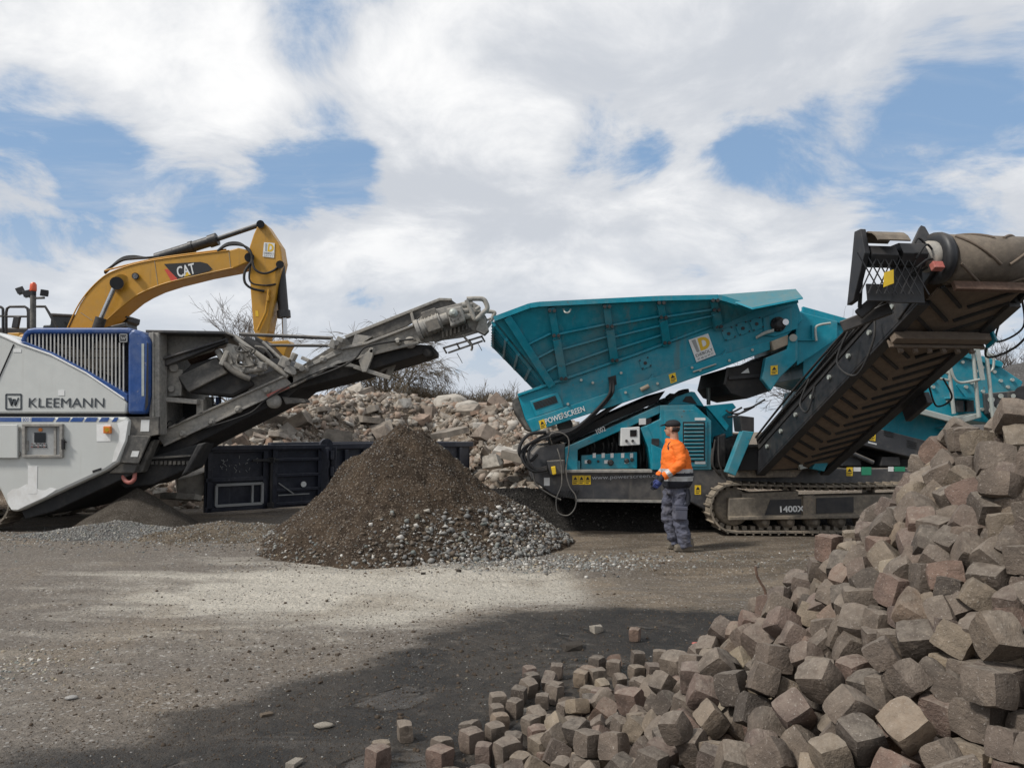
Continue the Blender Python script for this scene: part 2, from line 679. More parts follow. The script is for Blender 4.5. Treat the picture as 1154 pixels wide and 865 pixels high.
    bn = g.node('ShaderNodeBump')
    bn.inputs['Distance'].default_value = 0.03
    bn.inputs['Strength'].default_value = 1.0
    hgt = g.math('ADD', g.math('MULTIPLY', n_fine, 1.0), g.math('MULTIPLY', grit.outputs[2], 0.4))
    hgt = g.math('ADD', hgt, g.math('MULTIPLY', clot, 1.6))
    hgt = g.math('ADD', hgt, g.math('MULTIPLY', gr, 0.35))
    hgt = g.math('MULTIPLY', hgt, g.ramp(shiny, 0, 1, 1, 0.12))
    g.put(bn.inputs['Height'], hgt)
    g.put(b.inputs['Normal'], bn.outputs[0])
    return m


def build_ground():
    # one sheet, dense near the camera and thinning out to the horizon
    xs = np.concatenate([-np.geomspace(900, 14.2, 26), np.linspace(-14, 14, 240), np.geomspace(14.2, 900, 26)])
    ys = np.concatenate([-np.geomspace(300, 1.2, 18), np.linspace(-1, 22, 300), np.geomspace(22.3, 1800, 30)])
    me, X, Y, Z = grid_mesh('ground', xs, ys, ground_h)
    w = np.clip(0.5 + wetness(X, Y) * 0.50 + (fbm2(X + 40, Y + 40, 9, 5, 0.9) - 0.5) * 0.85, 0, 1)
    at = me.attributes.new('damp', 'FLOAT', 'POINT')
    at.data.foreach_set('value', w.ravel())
    # pale dust is thickest in front of the gravel heap and thins out to the left
    pl = np.exp(-(((X + 1.4) / 2.7) ** 2 + ((Y - 7.9) / 1.6) ** 2)) * .9 + 0.18 * np.exp(-((Y - 9.5) / 2.0) ** 2)
    pl += 0.25 * np.exp(-(((X + 2.9) / 1.2) ** 2 + ((Y - 5.2) / 1.0) ** 2))
    at = me.attributes.new('pale', 'FLOAT', 'POINT')
    at.data.foreach_set('value', np.clip(pl + 0.02, 0, 1).ravel())
    er = np.clip((X - 0.4) / 1.4, 0, 1) * np.clip((Y - 7.4) / 1.5, 0, 1) * 0.75
    er = np.maximum(er, np.clip((Y - 10.3) / 0.8, 0, 1) * np.clip((X + 1.4) / 2.0, 0, 1))
    er = np.maximum(er, 0.55 * np.clip((Y - 10.6) / 1.5, 0, 1))
    er = np.maximum(er, np.clip((X - 0.1) / 0.8, 0, 1) * np.clip((Y - 6.3) / 0.6, 0, 1) * 0.62)
    at = me.attributes.new('earth', 'FLOAT', 'POINT')
    at.data.foreach_set('value', er.ravel())
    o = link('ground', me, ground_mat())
    o['kind'] = 'structure'
    o['label'] = 'yard of rolled crushed gravel, pale and dry, with dark damp mud in front'
    return o


def gh(x, y):
    return float(ground_h(np.array([x]), np.array([y]))[0])


build_ground()


# ------------------------------------------------------------------ granite setts
def rough_block(name, corners, seed, div=5, amp=0.010, chip=0.10):
    """A split granite block: eight uneven corners, worn edges, hewn faces."""
    bm = bmesh.new()
    c = [Vector(v) for v in corners]
    idx = {}
    n = div

    def tri(u, v, w):
        x0 = c[0].lerp(c[1], u).lerp(c[2].lerp(c[3], u), v)
        x1 = c[4].lerp(c[5], u).lerp(c[6].lerp(c[7], u), v)
        return x0.lerp(x1, w)

    ctr = sum(c, Vector()) / 8
    off = Vector((seed * 3.7, seed * 1.3, seed * 7.1))

    def vert(i, j, k):
        key = (i, j, k)
        if key not in idx:
            e = [abs(2 * t / n - 1) for t in (i, j, k)]
            s = sorted(e)
            p = tri(i / n, j / n, k / n)
            # pull edges and corners in
            round_ = max(0.0, s[1] - 0.40) * 0.065 + max(0.0, s[0] - 0.40) * 0.13
            d = p - ctr
            p = ctr + d * (1 - round_ - chip * max(0, s[1] - 0.5) * (mnoise.noise(p * 9 + off) + 0.4))
            nrm = d.normalized()
            a = mnoise.noise(p * 16 + off) * amp * 0.75 + mnoise.noise(p * 40 + off) * amp * 0.45
            idx[key] = bm.verts.new(p + nrm * a)
        return idx[key]

    for a in range(n):
        for b in range(n):
            for fc in ((0, 1), (n, -1)):
                k = fc[0]
                for order in (lambda s, t: (s, t, k), lambda s, t: (t, k, s), lambda s, t: (k, s, t)):
                    q = [vert(*order(a, b)), vert(*order(a + 1, b)), vert(*order(a + 1, b + 1)), vert(*order(a, b + 1))]
                    if k == 0:
                        q = q[::-1]
                    try:
                        bm.faces.new(q)
                    except ValueError:
                        pass
    for f in bm.faces:
        f.smooth = True
    bm.normal_update()
    for e in bm.edges:
        if len(e.link_faces) == 2 and e.calc_face_angle() > 0.68:
            e.smooth = False
    me = bpy.data.meshes.new(name)
    bm.to_mesh(me)
    bm.free()
    return me


def stone_mat(name, cols, speck=0.5, scale=1.0, attr=None, bump=0.8, rough=0.82, pale_top=0.0):
    """Granite: cols are light/dark/warm tones mixed per object and by noise."""
    m = bpy.data.materials.new(name)
    m.use_nodes = True
    g = NG(m.node_tree)
    b = g.n['Principled BSDF']
    co = g.node('ShaderNodeTexCoord').outputs['Object']
    if attr:
        rnd = g.node('ShaderNodeAttribute', attribute_name=attr).outputs['Fac']
    else:
        oc = g.node('ShaderNodeSeparateColor')
        g.put(oc.inputs[0], g.node('ShaderNodeObjectInfo').outputs['Color'])
        rnd = oc.outputs[0]
    rv = g.node('ShaderNodeCombineXYZ')
    for i, k in enumerate((37.0, 91.0, 53.0)):
        g.put(rv.inputs[i], g.math('MULTIPLY', rnd, k))
    co = g.vmath('ADD', co, rv.outputs[0])
    cr = g.node('ShaderNodeValToRGB')
    cr.color_ramp.interpolation = 'LINEAR'
    els = cr.color_ramp.elements
    for i, (pos, c) in enumerate(cols):
        e = els[i] if i < 2 else els.new(pos)
        e.position = pos
        e.color = (*c, 1)
    g.put(cr.inputs[0], rnd)
    c = cr.outputs[0]
    n1 = g.noise(co, 9 * scale, 6, 0.62, 0.4)
    n2 = g.noise(co, 120 * scale, 3, 0.7)
    n3 = g.noise(co, 34 * scale, 5, 0.7)
    c = g.mix(g.ramp(n1, 0.30, 0.66), g.mix(0.5, c, (0.03, 0.025, 0.022)), c)
    c = g.mix(g.ramp(n3, 0.55, 0.72, 0, 0.35), c, (0.32, 0.26, 0.20))
    c = g.mix(g.ramp(n2, 0.60, 0.70, 0, speck), c, (0.42, 0.38, 0.34))
    c = g.mix(g.ramp(n2, 0.38, 0.28, 0, speck), c, (0.02, 0.018, 0.017))
    if pale_top:  # upward faces are mixed towards a paler tan
        nz = g.node('ShaderNodeSeparateXYZ')
        g.put(nz.inputs[0], g.node('ShaderNodeNewGeometry').outputs['Normal'])
        c = g.mix(g.math('MULTIPLY', g.ramp(nz.outputs[2], 0.3, 0.95, 0, pale_top), g.ramp(n3, 0.3, 0.6)), c, (0.33, 0.29, 0.24))
    g.put(b.inputs['Base Color'], c)
    b.inputs['Roughness'].default_value = rough
    b.inputs['Specular IOR Level'].default_value = 0.35
    bn = g.node('ShaderNodeBump')
    bn.inputs['Distance'].default_value = 0.018
    bn.inputs['Strength'].default_value = bump
    h = g.math('ADD', g.math('MULTIPLY', n3, 0.7), g.math('MULTIPLY', n2, 0.25))
    g.put(bn.inputs['Height'], g.math('ADD', h, g.math('MULTIPLY', n1, 0.6)))
    g.put(b.inputs['Normal'], bn.outputs[0])
    MATS[name] = m
    return m


SETT_COLS = [(0.0, (0.078, 0.064, 0.053)), (0.18, (0.152, 0.120, 0.095)), (0.36, (0.188, 0.152, 0.120)), (0.52, (0.118, 0.090, 0.075)),
             (0.66, (0.222, 0.178, 0.130)), (0.80, (0.155, 0.115, 0.096)), (0.92, (0.180, 0.118, 0.092)), (1.0, (0.280, 0.230, 0.162))]
RP = [0, .6, .84, 1.1, 1.35, 1.55, 1.82, 2.05, 2.4, 2.9, 3.3]
HP = [1.80, 1.72, 1.62, 1.40, 1.12, .80, .51, .37, .22, .05, -.1]


def block_corners(k):
    rr = random.Random(100 + k)
    sx, sy, sz = [.100 * rr.uniform(.85, 1.17) for _ in range(3)]
    return [(x * sx / 2 * rr.uniform(.84, 1.0), y * sy / 2 * rr.uniform(.84, 1.0), z * sz / 2 * rr.uniform(.84, 1.0))
            for z in (-1, 1) for y in (-1, 1) for x in (-1, 1)]


def build_setts():
    sm = stone_mat('sett_granite', SETT_COLS, pale_top=0.3)
    d = np.array(SETTS, float).reshape(-1, 9)
    red = stone_mat('red_sandstone', [(0.0, (0.30, 0.15, 0.11)), (1.0, (0.34, 0.19, 0.14))])
    base = [[tuple(1.05 * t for t in c) for c in block_corners(k)] for k in range(14)]
    meshes = [rough_block('granite_sett', c, k + 1) for k, c in enumerate(base)]
    for me in meshes:
        me.materials.append(sm)
    # core of the heap, deep in the gaps
    xs = np.linspace(-0.2, 5.2, 70)
    ys = np.linspace(0.6, 6.0, 70)

    def core(x, y):
        r = np.hypot(x - 2.6, y - 2.8)
        return np.interp(r, RP, HP) - 0.26 + 0.05 * np.sin(7 * x) * np.sin(6 * y)
    me, _, _, _ = grid_mesh('sett_heap_core', xs, ys, core)
    o = link('sett_heap_core', me, sm)
    o['kind'] = 'stuff'
    o['label'] = 'packed stone under the heap of loose granite setts'
    rest_v, rest_f, rest_r = [], [], []
    nmain = 300
    for i, r in enumerate(d):
        k = int(r[0])
        s = r[1] / 1000
        loc = Vector(r[2:5] / 1000)
        q = Quaternion(r[5:9] / 1000).normalized()
        if i < nmain:
            o = bpy.data.objects.new('granite_sett', meshes[k])
            COL.objects.link(o)
            o.location = loc
            o.rotation_mode = 'QUATERNION'
            o.rotation_quaternion = q
            o.scale = (s, s, s)
            label_sett(o, i, loc, s)
        else:
            M = Matrix.Translation(loc) @ q.to_matrix().to_4x4() @ Matrix.Scale(s, 4)
            me = meshes[k]
            b = len(rest_v)
            rest_v += [M @ v.co for v in me.vertices]
            rest_f += [tuple(b + t for t in p.vertices) for p in me.polygons]
            rest_r += [random.random()] * len(me.vertices)
    me = bpy.data.meshes.new('more_setts')
    me.from_pydata(rest_v, [], rest_f)
    at = me.attributes.new('tone', 'FLOAT', 'POINT')
    at.data.foreach_set('value', rest_r)
    me.polygons.foreach_set('use_smooth', [True] * len(rest_f))
    o = link('more_setts', me, stone_mat('sett_granite_far', SETT_COLS, attr='tone', pale_top=0.3))
    o['kind'] = 'stuff'
    o['label'] = 'further granite setts deeper in and behind the heap'


def pixel_of(p):
    """Photo pixel in which a point shows."""
    v = Vector((p.x, p.y, p.z - EYE))
    f = v.y * CP + v.z * SP
    return 577 + FPX * v.x / f, 432.5 - FPX * (v.z * CP - v.y * SP) / f


def label_sett(o, i, loc, s):
    rr = random.Random(300 + i)
    t = rr.random()
    px, py = pixel_of(loc)
    loose = loc.z < .085 and math.hypot(loc.x - 2.6, loc.y - 2.8) > 2.35
    lone = math.hypot(px - 716, py - 716) < 12
    if lone:
        t = .93
    o.color = (t, t, t, 1)
    tone = ('dark grey' if t < .10 else 'brown-grey' if t < .42 else 'dark brown' if t < .59 else 'pale buff' if t < .73 else
            'mauve-brown' if t < .86 else 'reddish' if t < .96 else 'light ochre')
    size = 'small ' if s < .9 else 'large ' if s > 1.03 else ''
    axes = [abs((o.rotation_quaternion @ Vector(a)).z) for a in ((1, 0, 0), (0, 1, 0), (0, 0, 1))]
    pose = 'lying flat' if max(axes) > .96 else 'leaning' if max(axes) > .82 else 'tipped up'
    if lone:
        place = 'alone on the mud farthest out from the heap'
        pose = 'standing'
    elif loose:
        place = ('on the mud beside the two cream stones' if px < 470 else 'on mud at the near foot of the heap' if py > 815 else
                 'on mud among the scattered outer setts' if px < 610 else 'on mud in the row of lone setts' if px < 700 else 'on mud at the far foot of the heap')
    else:
        side = 'facing the worker' if loc.y > 3.7 else 'facing the mud' if loc.x < 1.1 else 'facing the viewer'
        z = loc.z
        place = ('at the heap foot, ' if z < .3 else 'on the lower slope, ' if z < .65 else 'halfway up, ' if z < 1.05 else
                 'on the upper slope, ' if z < 1.4 else 'on the crest, ') + side
    tag(o, '%s%s sett %s %s' % (size, tone, pose, place), 'paving stone', 'granite setts tipped in a heap')
    NAMED.append((o, px, py))


NAMED = []
ORDER = ['leftmost', 'second from left', 'third from left', 'fourth from left', 'fifth from left', 'sixth from left', 'seventh from left', 'eighth from left', 'ninth from left']


def single_out(named):
    """Things whose labels still agree are told apart by their place in the row."""
    by = {}
    for o, px, py in named:
        by.setdefault(o['label'], []).append((px, py, o))
    for lab, l in by.items():
        if len(l) == 2 and abs(l[0][1] - l[1][1]) > abs(l[0][0] - l[1][0]):
            l.sort(key=lambda t: t[1])
            l[0][2]['label'] = lab + ', upper of two'
            l[1][2]['label'] = lab + ', lower of two'
        elif len(l) > 1:
            l.sort(key=lambda t: t[0])
            for k, t in enumerate(l[:9]):
                t[2]['label'] = lab + ', ' + ORDER[k]
        for t in l:
            w = t[2]['label'].replace('-', ' ').split()
            if len(w) > 16:
                t[2]['label'] = t[2]['label'].replace('small ', '', 1).replace('large ', '', 1).replace(' at the heap foot', ' at the foot').replace('facing the viewer', 'viewer side').replace('facing the mud', 'mud side').replace('facing the worker', 'worker side')


# the resting place of each sett: shape, size / 1000, position / 1000, turn / 1000
SETTS = [
3,1000,1343,2159,1035,288,-640,650,293, 4,940,1270,2091,925,829,-69,18,-555, 6,1040,1096,2189,785,211,-926,-47,-309,
9,1040,988,2231,733,481,575,589,-304, 3,1100,1281,2151,815,124,-233,675,-689, 4,1000,997,2545,796,120,-435,-757,472,
3,880,1162,2317,868,258,-447,-796,-316, 2,1000,891,2210,694,28,-587,-24,-809, 11,1000,1003,2331,778,262,95,-949,-146,
10,1084,1275,2451,943,263,-930,192,-173, 2,1100,780,2391,613,43,-594,-546,-589, 12,1000,911,2543,697,407,414,220,784,
0,1001,1322,2329,976,370,782,-233,445, 8,1040,1621,2546,1419,785,106,-592,149, 4,800,581,2796,554,786,-343,463,223,
6,1100,1700,2714,1493,412,-436,719,351, 5,1100,816,2910,653,0,466,-871,157, 9,800,1269,2019,798,138,190,-968,89,
0,1000,731,2886,550,602,692,-264,297, 7,1040,887,2770,729,773,597,69,-202, 8,800,1147,2431,910,818,-283,-131,483,
0,880,1134,2076,739,247,417,846,-223, 9,1050,1308,2666,1052,54,-978,-162,117, 7,1040,1856,2851,1653,503,263,279,-775,
11,1000,691,2475,563,565,-305,493,587, 3,1040,969,2904,762,429,-473,-420,645, 10,1040,1470,2384,1139,688,483,486,-240,
12,940,1232,2253,798,607,-297,-632,-379, 5,974,1425,2369,1095,-489,-188,444,727, 12,1040,729,2997,603,756,271,-87,590,
13,1007,1298,2528,1021,22,751,-411,517, 5,1040,1074,3105,835,153,247,-492,821, 6,1040,797,3051,684,365,-163,554,730,
10,1000,431,3339,268,590,-403,-695,-83, 10,1000,1401,2505,1134,164,-215,-564,781, 0,1067,1214,2749,927,-851,329,-151,380,
3,1000,845,2762,625,639,505,-307,493, 1,1040,331,3427,252,401,597,-311,622, 5,936,1273,2250,857,466,777,407,116,
7,1100,864,2633,611,337,505,-201,-768, 8,882,1339,2427,1027,856,-368,-129,-339, 9,1040,903,2463,613,796,-411,-309,-320,
10,940,486,2741,441,898,25,69,435, 5,924,1471,2503,1204,162,647,602,-439, 8,1045,1497,2417,1202,-292,-916,-77,-265,
5,1040,1009,3198,741,523,-507,93,679, 2,1100,650,2804,477,594,-664,-427,152, 1,1000,1153,2407,810,43,-663,-183,-725,
13,1100,582,3865,278,899,-26,-103,425, 5,1100,-24,3791,61,688,-216,654,229, 11,1009,-343,3754,47,312,0,0,950,
7,1008,-640,3765,47,941,0,0,-338, 4,1034,1607,2722,1363,337,55,816,466, 12,1013,1589,2589,1334,71,-18,-242,968,
0,800,1517,2307,1219,551,-52,49,831, 6,1000,1184,2715,841,553,609,-475,314, 12,1000,1786,2946,1552,714,-98,-694,4,
3,1100,1508,2877,1297,66,195,-308,929, 10,964,-204,3977,47,932,0,0,362, 12,1000,1428,2951,1234,4,-342,-369,-864,
7,1000,1376,3369,1098,877,19,-2,-481, 12,1000,1036,2130,677,271,264,-925,21, 9,880,1053,2797,796,811,-106,-462,344,
0,1012,1472,2268,1098,-328,528,645,-444, 13,880,1072,2964,820,663,288,-385,-574, 1,1065,1378,2849,1126,-118,-277,844,-445,
13,937,1369,2579,1110,-647,757,-84,-12, 4,1063,1437,2660,1200,-316,-918,126,204, 4,880,1139,2610,798,43,198,-683,-702,
0,995,1540,2614,1290,-865,267,425,-5, 7,959,1545,2404,1240,-499,778,-380,-22, 8,1100,813,3939,440,701,328,607,-183,
0,1040,706,3628,428,887,60,-374,266, 4,947,1301,2836,1039,862,437,-247,74, 10,1021,1259,2818,995,-96,161,707,-682,
2,958,1249,2639,954,481,587,-422,496, 11,1100,1220,2107,709,465,40,69,882, 13,1016,1362,2685,1111,-231,-810,-400,-363,
7,867,1384,2463,1094,-618,693,-320,187, 5,1040,308,3697,191,199,521,-402,726, 0,1040,1467,2783,1262,931,296,-50,-206,
6,1000,206,3640,116,557,-795,141,194, 0,859,1473,2610,1228,8,872,238,-427, 3,800,661,2615,511,153,741,-243,607,
10,1000,1849,2793,1560,119,578,-464,-660, 4,1000,1849,3353,1508,585,-156,-680,413, 4,993,1581,2482,1286,-340,394,-565,640,
6,912,1422,2610,1160,378,-191,-845,327, 7,940,712,3115,624,16,171,982,77, 9,1000,542,3427,307,664,631,-55,-398,
4,1062,1676,2998,1411,-520,-160,705,-455, 5,1100,1361,2168,912,387,388,604,579, 2,908,1670,2864,1420,-697,-37,-583,-417,
1,1100,1081,1908,753,550,-212,-805,68, 6,940,350,4204,137,865,-157,-108,-465, 13,880,-558,4101,46,988,4,-10,154,
3,880,654,3304,456,303,-188,197,-913, 8,1000,1356,2050,809,682,726,88,29, 3,1100,476,4083,141,564,571,-586,112,
9,940,1132,2498,790,112,-551,-165,-810, 3,1000,1124,3311,848,741,427,-293,427, 4,1000,1078,4010,583,871,-289,356,-175,
1,865,-135,3812,50,771,-37,26,635, 3,905,-91,4073,47,856,0,0,-517, 11,906,1264,2330,867,309,-62,-550,-773,
4,1040,433,3117,257,706,-566,419,-77, 1,940,1308,1927,810,762,604,223,-65, 11,1067,1605,3076,1331,-37,-184,449,-874,
5,1000,800,2544,571,721,311,-191,589, 9,1040,536,2846,433,375,-701,-189,-577, 1,861,16,4435,47,872,0,0,489,
5,1018,1756,3093,1455,688,-172,-490,506, 3,1000,212,3776,135,17,826,-434,359, 6,1091,1427,2766,1184,570,190,-733,-319,
13,899,1395,2415,1066,-364,837,120,-390, 9,933,1323,2931,1067,84,480,832,-265, 5,940,1255,3047,960,385,204,168,884,
12,885,1296,3035,1024,-180,-505,-783,-315, 0,1100,828,2932,512,181,335,-481,790, 10,1000,141,3861,55,870,22,-18,-492,
3,1081,1347,3150,1051,-487,86,-671,552, 7,1046,1199,3106,864,-234,-473,-329,783, 0,990,98,4761,47,924,116,45,362,
6,1040,1904,3294,1588,847,-469,237,77, 5,993,1487,2710,1257,-195,71,-720,662, 12,1040,996,3961,499,305,77,523,792,
5,1000,1226,2597,904,545,-570,-459,410, 3,943,1143,2850,814,899,15,-411,-150, 3,1014,1364,3019,1098,-885,162,-174,401,
8,1000,1223,2489,915,569,-601,-421,372, 7,948,253,4651,47,293,37,119,948, 10,880,435,4943,49,826,26,11,563,
6,1100,1197,2796,872,97,-185,-633,-745, 5,899,1172,2918,863,-691,-541,-345,-333, 5,815,100,4186,45,370,18,2,-929,
0,1000,229,3951,127,363,-16,917,168, 0,1100,488,4238,150,363,29,-886,287, 2,1100,1320,3479,910,676,-188,639,314,
6,929,1648,2523,1368,311,319,-524,726, 11,880,1330,2275,900,694,678,181,164, 2,923,1602,2829,1354,80,-835,43,542,
4,940,1381,2296,1007,298,4,691,-658, 3,884,-80,4536,47,994,0,0,106, 11,1000,1011,3373,708,111,742,-566,342,
3,1000,1853,3192,1566,835,-88,-17,543, 12,1040,1738,2567,1486,352,-150,-610,693, 9,800,1560,3210,1280,973,119,168,100,
6,1040,537,3836,150,565,-572,444,-395, 4,1100,316,3413,145,998,-62,18,4, 9,964,673,5176,47,576,0,0,-817,
7,1040,1356,3404,994,50,730,-142,667, 10,887,43,4632,49,795,26,13,605, 13,973,541,4982,47,830,0,0,-557,
5,1100,701,3103,508,37,-417,-903,-97, 4,800,1548,2718,1287,786,476,353,175, 1,880,1065,3488,743,465,-426,672,-388,
9,1040,1249,3336,870,594,-260,529,547, 4,880,1524,2588,1240,629,288,654,-307, 7,888,860,5358,52,755,-1,29,-655,
1,883,-65,4199,51,974,-22,40,221, 7,800,1829,3449,1449,595,779,164,105, 11,907,1592,2936,1345,-218,-246,-421,845,
12,837,807,5085,44,832,5,25,-554, 6,1000,1483,2178,1142,865,-286,184,370, 3,1000,1610,2364,1342,749,-214,626,44,
10,880,1823,3085,1569,702,207,654,-191, 3,1100,1187,3572,797,886,-126,-43,-445, 0,936,-341,3873,50,416,-25,24,909,
10,1000,963,3269,631,81,-702,618,345, 2,880,221,3494,116,32,-964,262,-11, 4,884,569,5256,50,636,-640,-307,304,
2,800,1304,2359,897,354,626,-357,596, 13,871,1426,2239,1044,-196,168,570,-780, 2,1011,133,4292,47,243,-37,145,-959,
6,880,1243,2915,978,241,-222,-305,894, 5,940,876,2278,604,559,-149,708,-405, 9,1040,1362,3689,889,144,-424,610,654,
3,800,967,2767,685,394,-365,678,502, 0,864,1454,2859,1215,-753,302,506,-293, 4,885,1401,2943,1157,-16,761,91,-642,
5,1000,607,3167,379,808,-445,-380,-67, 0,1000,108,3572,75,145,496,-93,-851, 9,940,1192,3456,854,445,-1,328,833,
13,964,236,4878,47,955,244,-42,-165, 9,822,672,4897,47,130,-20,148,-980, 2,940,1745,2928,1459,115,87,-719,-680,
1,887,942,5993,51,540,30,34,-840, 2,978,1485,3228,1173,-423,-372,788,-250, 9,809,176,4556,44,654,9,2,-757,
0,880,1209,2933,896,786,-88,401,-462, 9,1000,132,4012,54,805,8,4,-593, 1,1100,564,3280,263,773,-470,-191,381,
12,945,1230,3090,903,-495,687,532,2, 2,1040,1098,2326,713,186,413,796,-403, 4,1000,626,3319,364,606,271,28,748,
4,800,44,3713,44,632,634,308,322, 12,945,1336,3247,1009,744,61,497,443, 8,869,1223,2819,954,244,232,212,-917,
7,996,1598,2362,1282,480,857,111,152, 8,937,-214,4091,47,488,61,-109,-864, 0,969,1715,2640,1437,659,589,465,45,
6,1040,1024,2452,666,583,-269,232,-731, 5,800,8,3446,118,938,-328,-88,76, 4,1000,788,3393,579,217,-657,380,614,
0,883,291,5095,48,998,13,32,-53, 9,819,-86,4373,44,985,2,9,174, 9,882,1400,2673,1156,-153,800,209,541,
3,1000,914,5070,52,657,24,10,754, 12,1000,438,3962,107,951,-30,-290,-102, 4,980,1675,3133,1378,-51,847,462,258,
7,880,1287,3251,927,801,-580,150,8, 9,932,7,3951,47,750,0,0,662, 11,1100,854,3209,639,951,121,261,111,
7,921,124,4894,47,242,0,0,-970, 8,1100,770,4272,200,332,365,-869,-45, 1,1100,308,4298,63,202,22,-14,-979,
8,800,1292,2574,983,460,413,613,-492, 4,880,1154,2198,705,873,-87,380,295, 5,880,1107,3842,610,535,690,75,481,
9,940,457,4642,51,323,-7,6,946, 7,830,547,4773,47,198,-30,146,-969, 7,1023,1562,3327,1205,-490,200,-7,848,
6,1040,667,3574,350,527,-265,50,-806, 6,923,1402,2170,968,-231,-297,-623,-686, 4,837,1025,5440,47,147,-18,32,988,
9,860,112,5063,46,982,2,9,190, 0,870,1353,2755,1099,634,-513,-569,103, 6,873,1408,3230,1089,-567,-812,-29,-138,
4,979,1747,3350,1351,-180,18,484,856, 10,1000,1515,3414,1110,661,-138,-726,-128, 7,1000,1248,1980,710,969,-117,78,-204,
5,1040,657,2971,489,491,716,492,72, 6,886,258,4772,47,555,0,0,-832, 12,940,1566,2478,1240,711,699,70,26,
7,800,766,4602,117,732,-580,-308,182, 3,955,1434,3063,1163,154,476,-803,325, 2,1000,605,3735,244,967,-1,253,-3,
8,1000,2161,3400,1609,304,-445,-793,285, 12,1000,1006,2588,612,642,-155,331,674, 6,880,1200,3748,766,195,-104,-150,-964,
3,880,1370,2492,1039,421,-755,362,-349, 12,1000,328,3287,158,413,182,-891,-48, 7,1000,991,4121,424,472,-538,246,653,
2,1040,423,3804,117,289,-377,-253,843, 2,859,-646,3892,38,543,-5,18,840, 0,948,1229,2336,829,832,521,154,106,
5,1000,1031,2651,680,889,428,135,-90, 13,940,593,3030,409,626,766,-42,140, 3,1000,972,3451,616,306,-267,765,499,
8,828,692,5292,47,164,42,-244,-955, 12,1100,520,4548,57,24,936,-351,9, 1,940,-141,3531,54,968,-23,39,246,
9,1044,1247,3252,858,268,173,165,933, 7,1000,1620,3438,1211,478,401,123,772, 9,940,1331,2400,980,20,122,760,638,
12,995,315,4442,47,82,21,-247,-965, 1,880,700,2723,483,363,-69,147,917, 6,800,523,3940,139,694,-651,-190,-242,
13,928,1307,2039,739,904,-20,-346,251, 11,1000,446,4443,57,33,-999,23,10, 3,940,1537,2297,1129,270,-1,-12,-963,
2,940,974,3863,475,654,-566,-484,138, 13,1100,744,3224,554,495,556,-668,-5, 2,1033,1852,2926,1533,516,-492,-541,-446,
7,800,156,3697,56,114,-14,-157,-981, 6,822,496,5127,35,915,18,3,403, 11,940,649,4581,68,132,-136,-49,-981,
8,1000,758,4753,52,192,-5,-3,981, 1,800,971,3107,660,537,435,-723,-14, 10,1000,586,3627,248,677,-110,-723,85,
0,940,1261,2711,935,631,-480,-128,-596, 8,940,970,2349,673,446,755,423,227, 4,880,767,2897,444,154,-370,-190,-896,
0,1000,1641,2528,1320,574,552,-365,482, 3,1000,1063,2696,757,733,428,521,93, 13,1000,328,4133,51,838,7,-7,546,
2,871,1655,3252,1321,618,110,773,93, 6,1000,1079,2900,721,906,-378,69,175, 7,800,1071,3284,768,712,-493,-499,30,
5,880,1421,3085,1122,643,-608,-320,339, 3,880,1014,2014,680,387,20,920,-58, 13,1066,1760,3193,1424,-822,-31,-561,94,
0,800,1062,3036,767,533,-699,-414,-237, 0,800,1140,2823,763,873,351,287,-178, 2,1000,980,3559,583,572,154,796,-127,
13,1040,991,3015,702,459,-252,-341,781, 5,880,518,2992,332,774,-319,-151,525, 0,940,885,2848,552,977,-149,-72,133,
4,940,612,3522,273,696,667,115,-239, 12,928,1449,3350,1077,-910,245,-229,-246, 4,1000,-13,3535,55,43,24,-28,-998,
0,1040,614,2922,358,936,106,-40,-333, 3,800,-276,3551,42,999,23,-13,-35, 13,1025,1125,2944,783,-517,-104,-849,29,
1,1100,1836,3096,1463,464,-540,452,537, 5,800,1963,4202,679,378,384,605,587, 11,1000,749,3933,253,472,-492,516,-519,
2,1000,1278,3652,814,235,-289,911,-176, 4,1100,426,4324,61,776,16,-3,-631, 8,1007,395,3454,141,-392,25,-619,680,
1,1100,597,2762,352,56,919,301,-247, 8,800,1062,2560,715,860,392,211,-249, 5,1000,792,3787,354,38,-232,39,971,
5,1040,1657,3556,1153,365,-59,-727,-579, 12,800,846,2696,534,246,-761,382,-464, 8,940,922,2381,568,336,694,-375,-515,
11,997,1706,2484,1404,244,797,-91,545, 13,1088,1449,2112,1001,-862,-131,416,259, 13,940,1038,3541,662,704,-498,-264,431,
4,880,1168,2995,796,407,-491,-244,730, 13,1100,762,2621,497,95,-162,-913,-361, 9,1000,1414,2043,907,173,-32,-650,-739,
6,960,1556,2274,1183,-618,-539,67,569, 12,1000,1819,3467,1357,599,-545,456,-369, 9,880,436,4177,64,274,138,-133,-942,
10,1040,1532,3032,1249,24,214,976,26, 10,800,920,2874,668,560,-778,-240,152, 5,800,314,3583,94,912,-173,171,329,
9,1000,1806,3245,1437,250,411,-738,-472, 7,929,222,4174,47,770,0,0,638, 6,880,1028,3638,589,700,-553,447,72,
2,800,336,3865,147,249,-164,-680,670, 4,800,1455,2180,1014,326,-693,268,584, 5,1100,2053,3456,1552,569,-533,-591,208,
1,1000,1904,2933,1589,407,-523,16,-749, 9,1000,513,3372,197,755,-475,-131,432, 7,800,919,3011,628,765,288,-336,-467,
0,1000,982,2822,586,489,525,626,-305, 2,1040,1196,3168,805,779,-21,-626,-18, 10,1000,430,3679,121,960,15,-274,-51,
5,880,2750,4695,258,339,-550,417,-640, 2,1040,2018,3212,1546,935,-38,352,-11, 0,940,1136,3662,691,931,58,9,359,
9,1100,1085,3714,576,176,369,-726,-552, 0,880,962,2205,623,592,-286,-713,-244, 5,1000,1674,2690,1384,595,-166,784,-57,
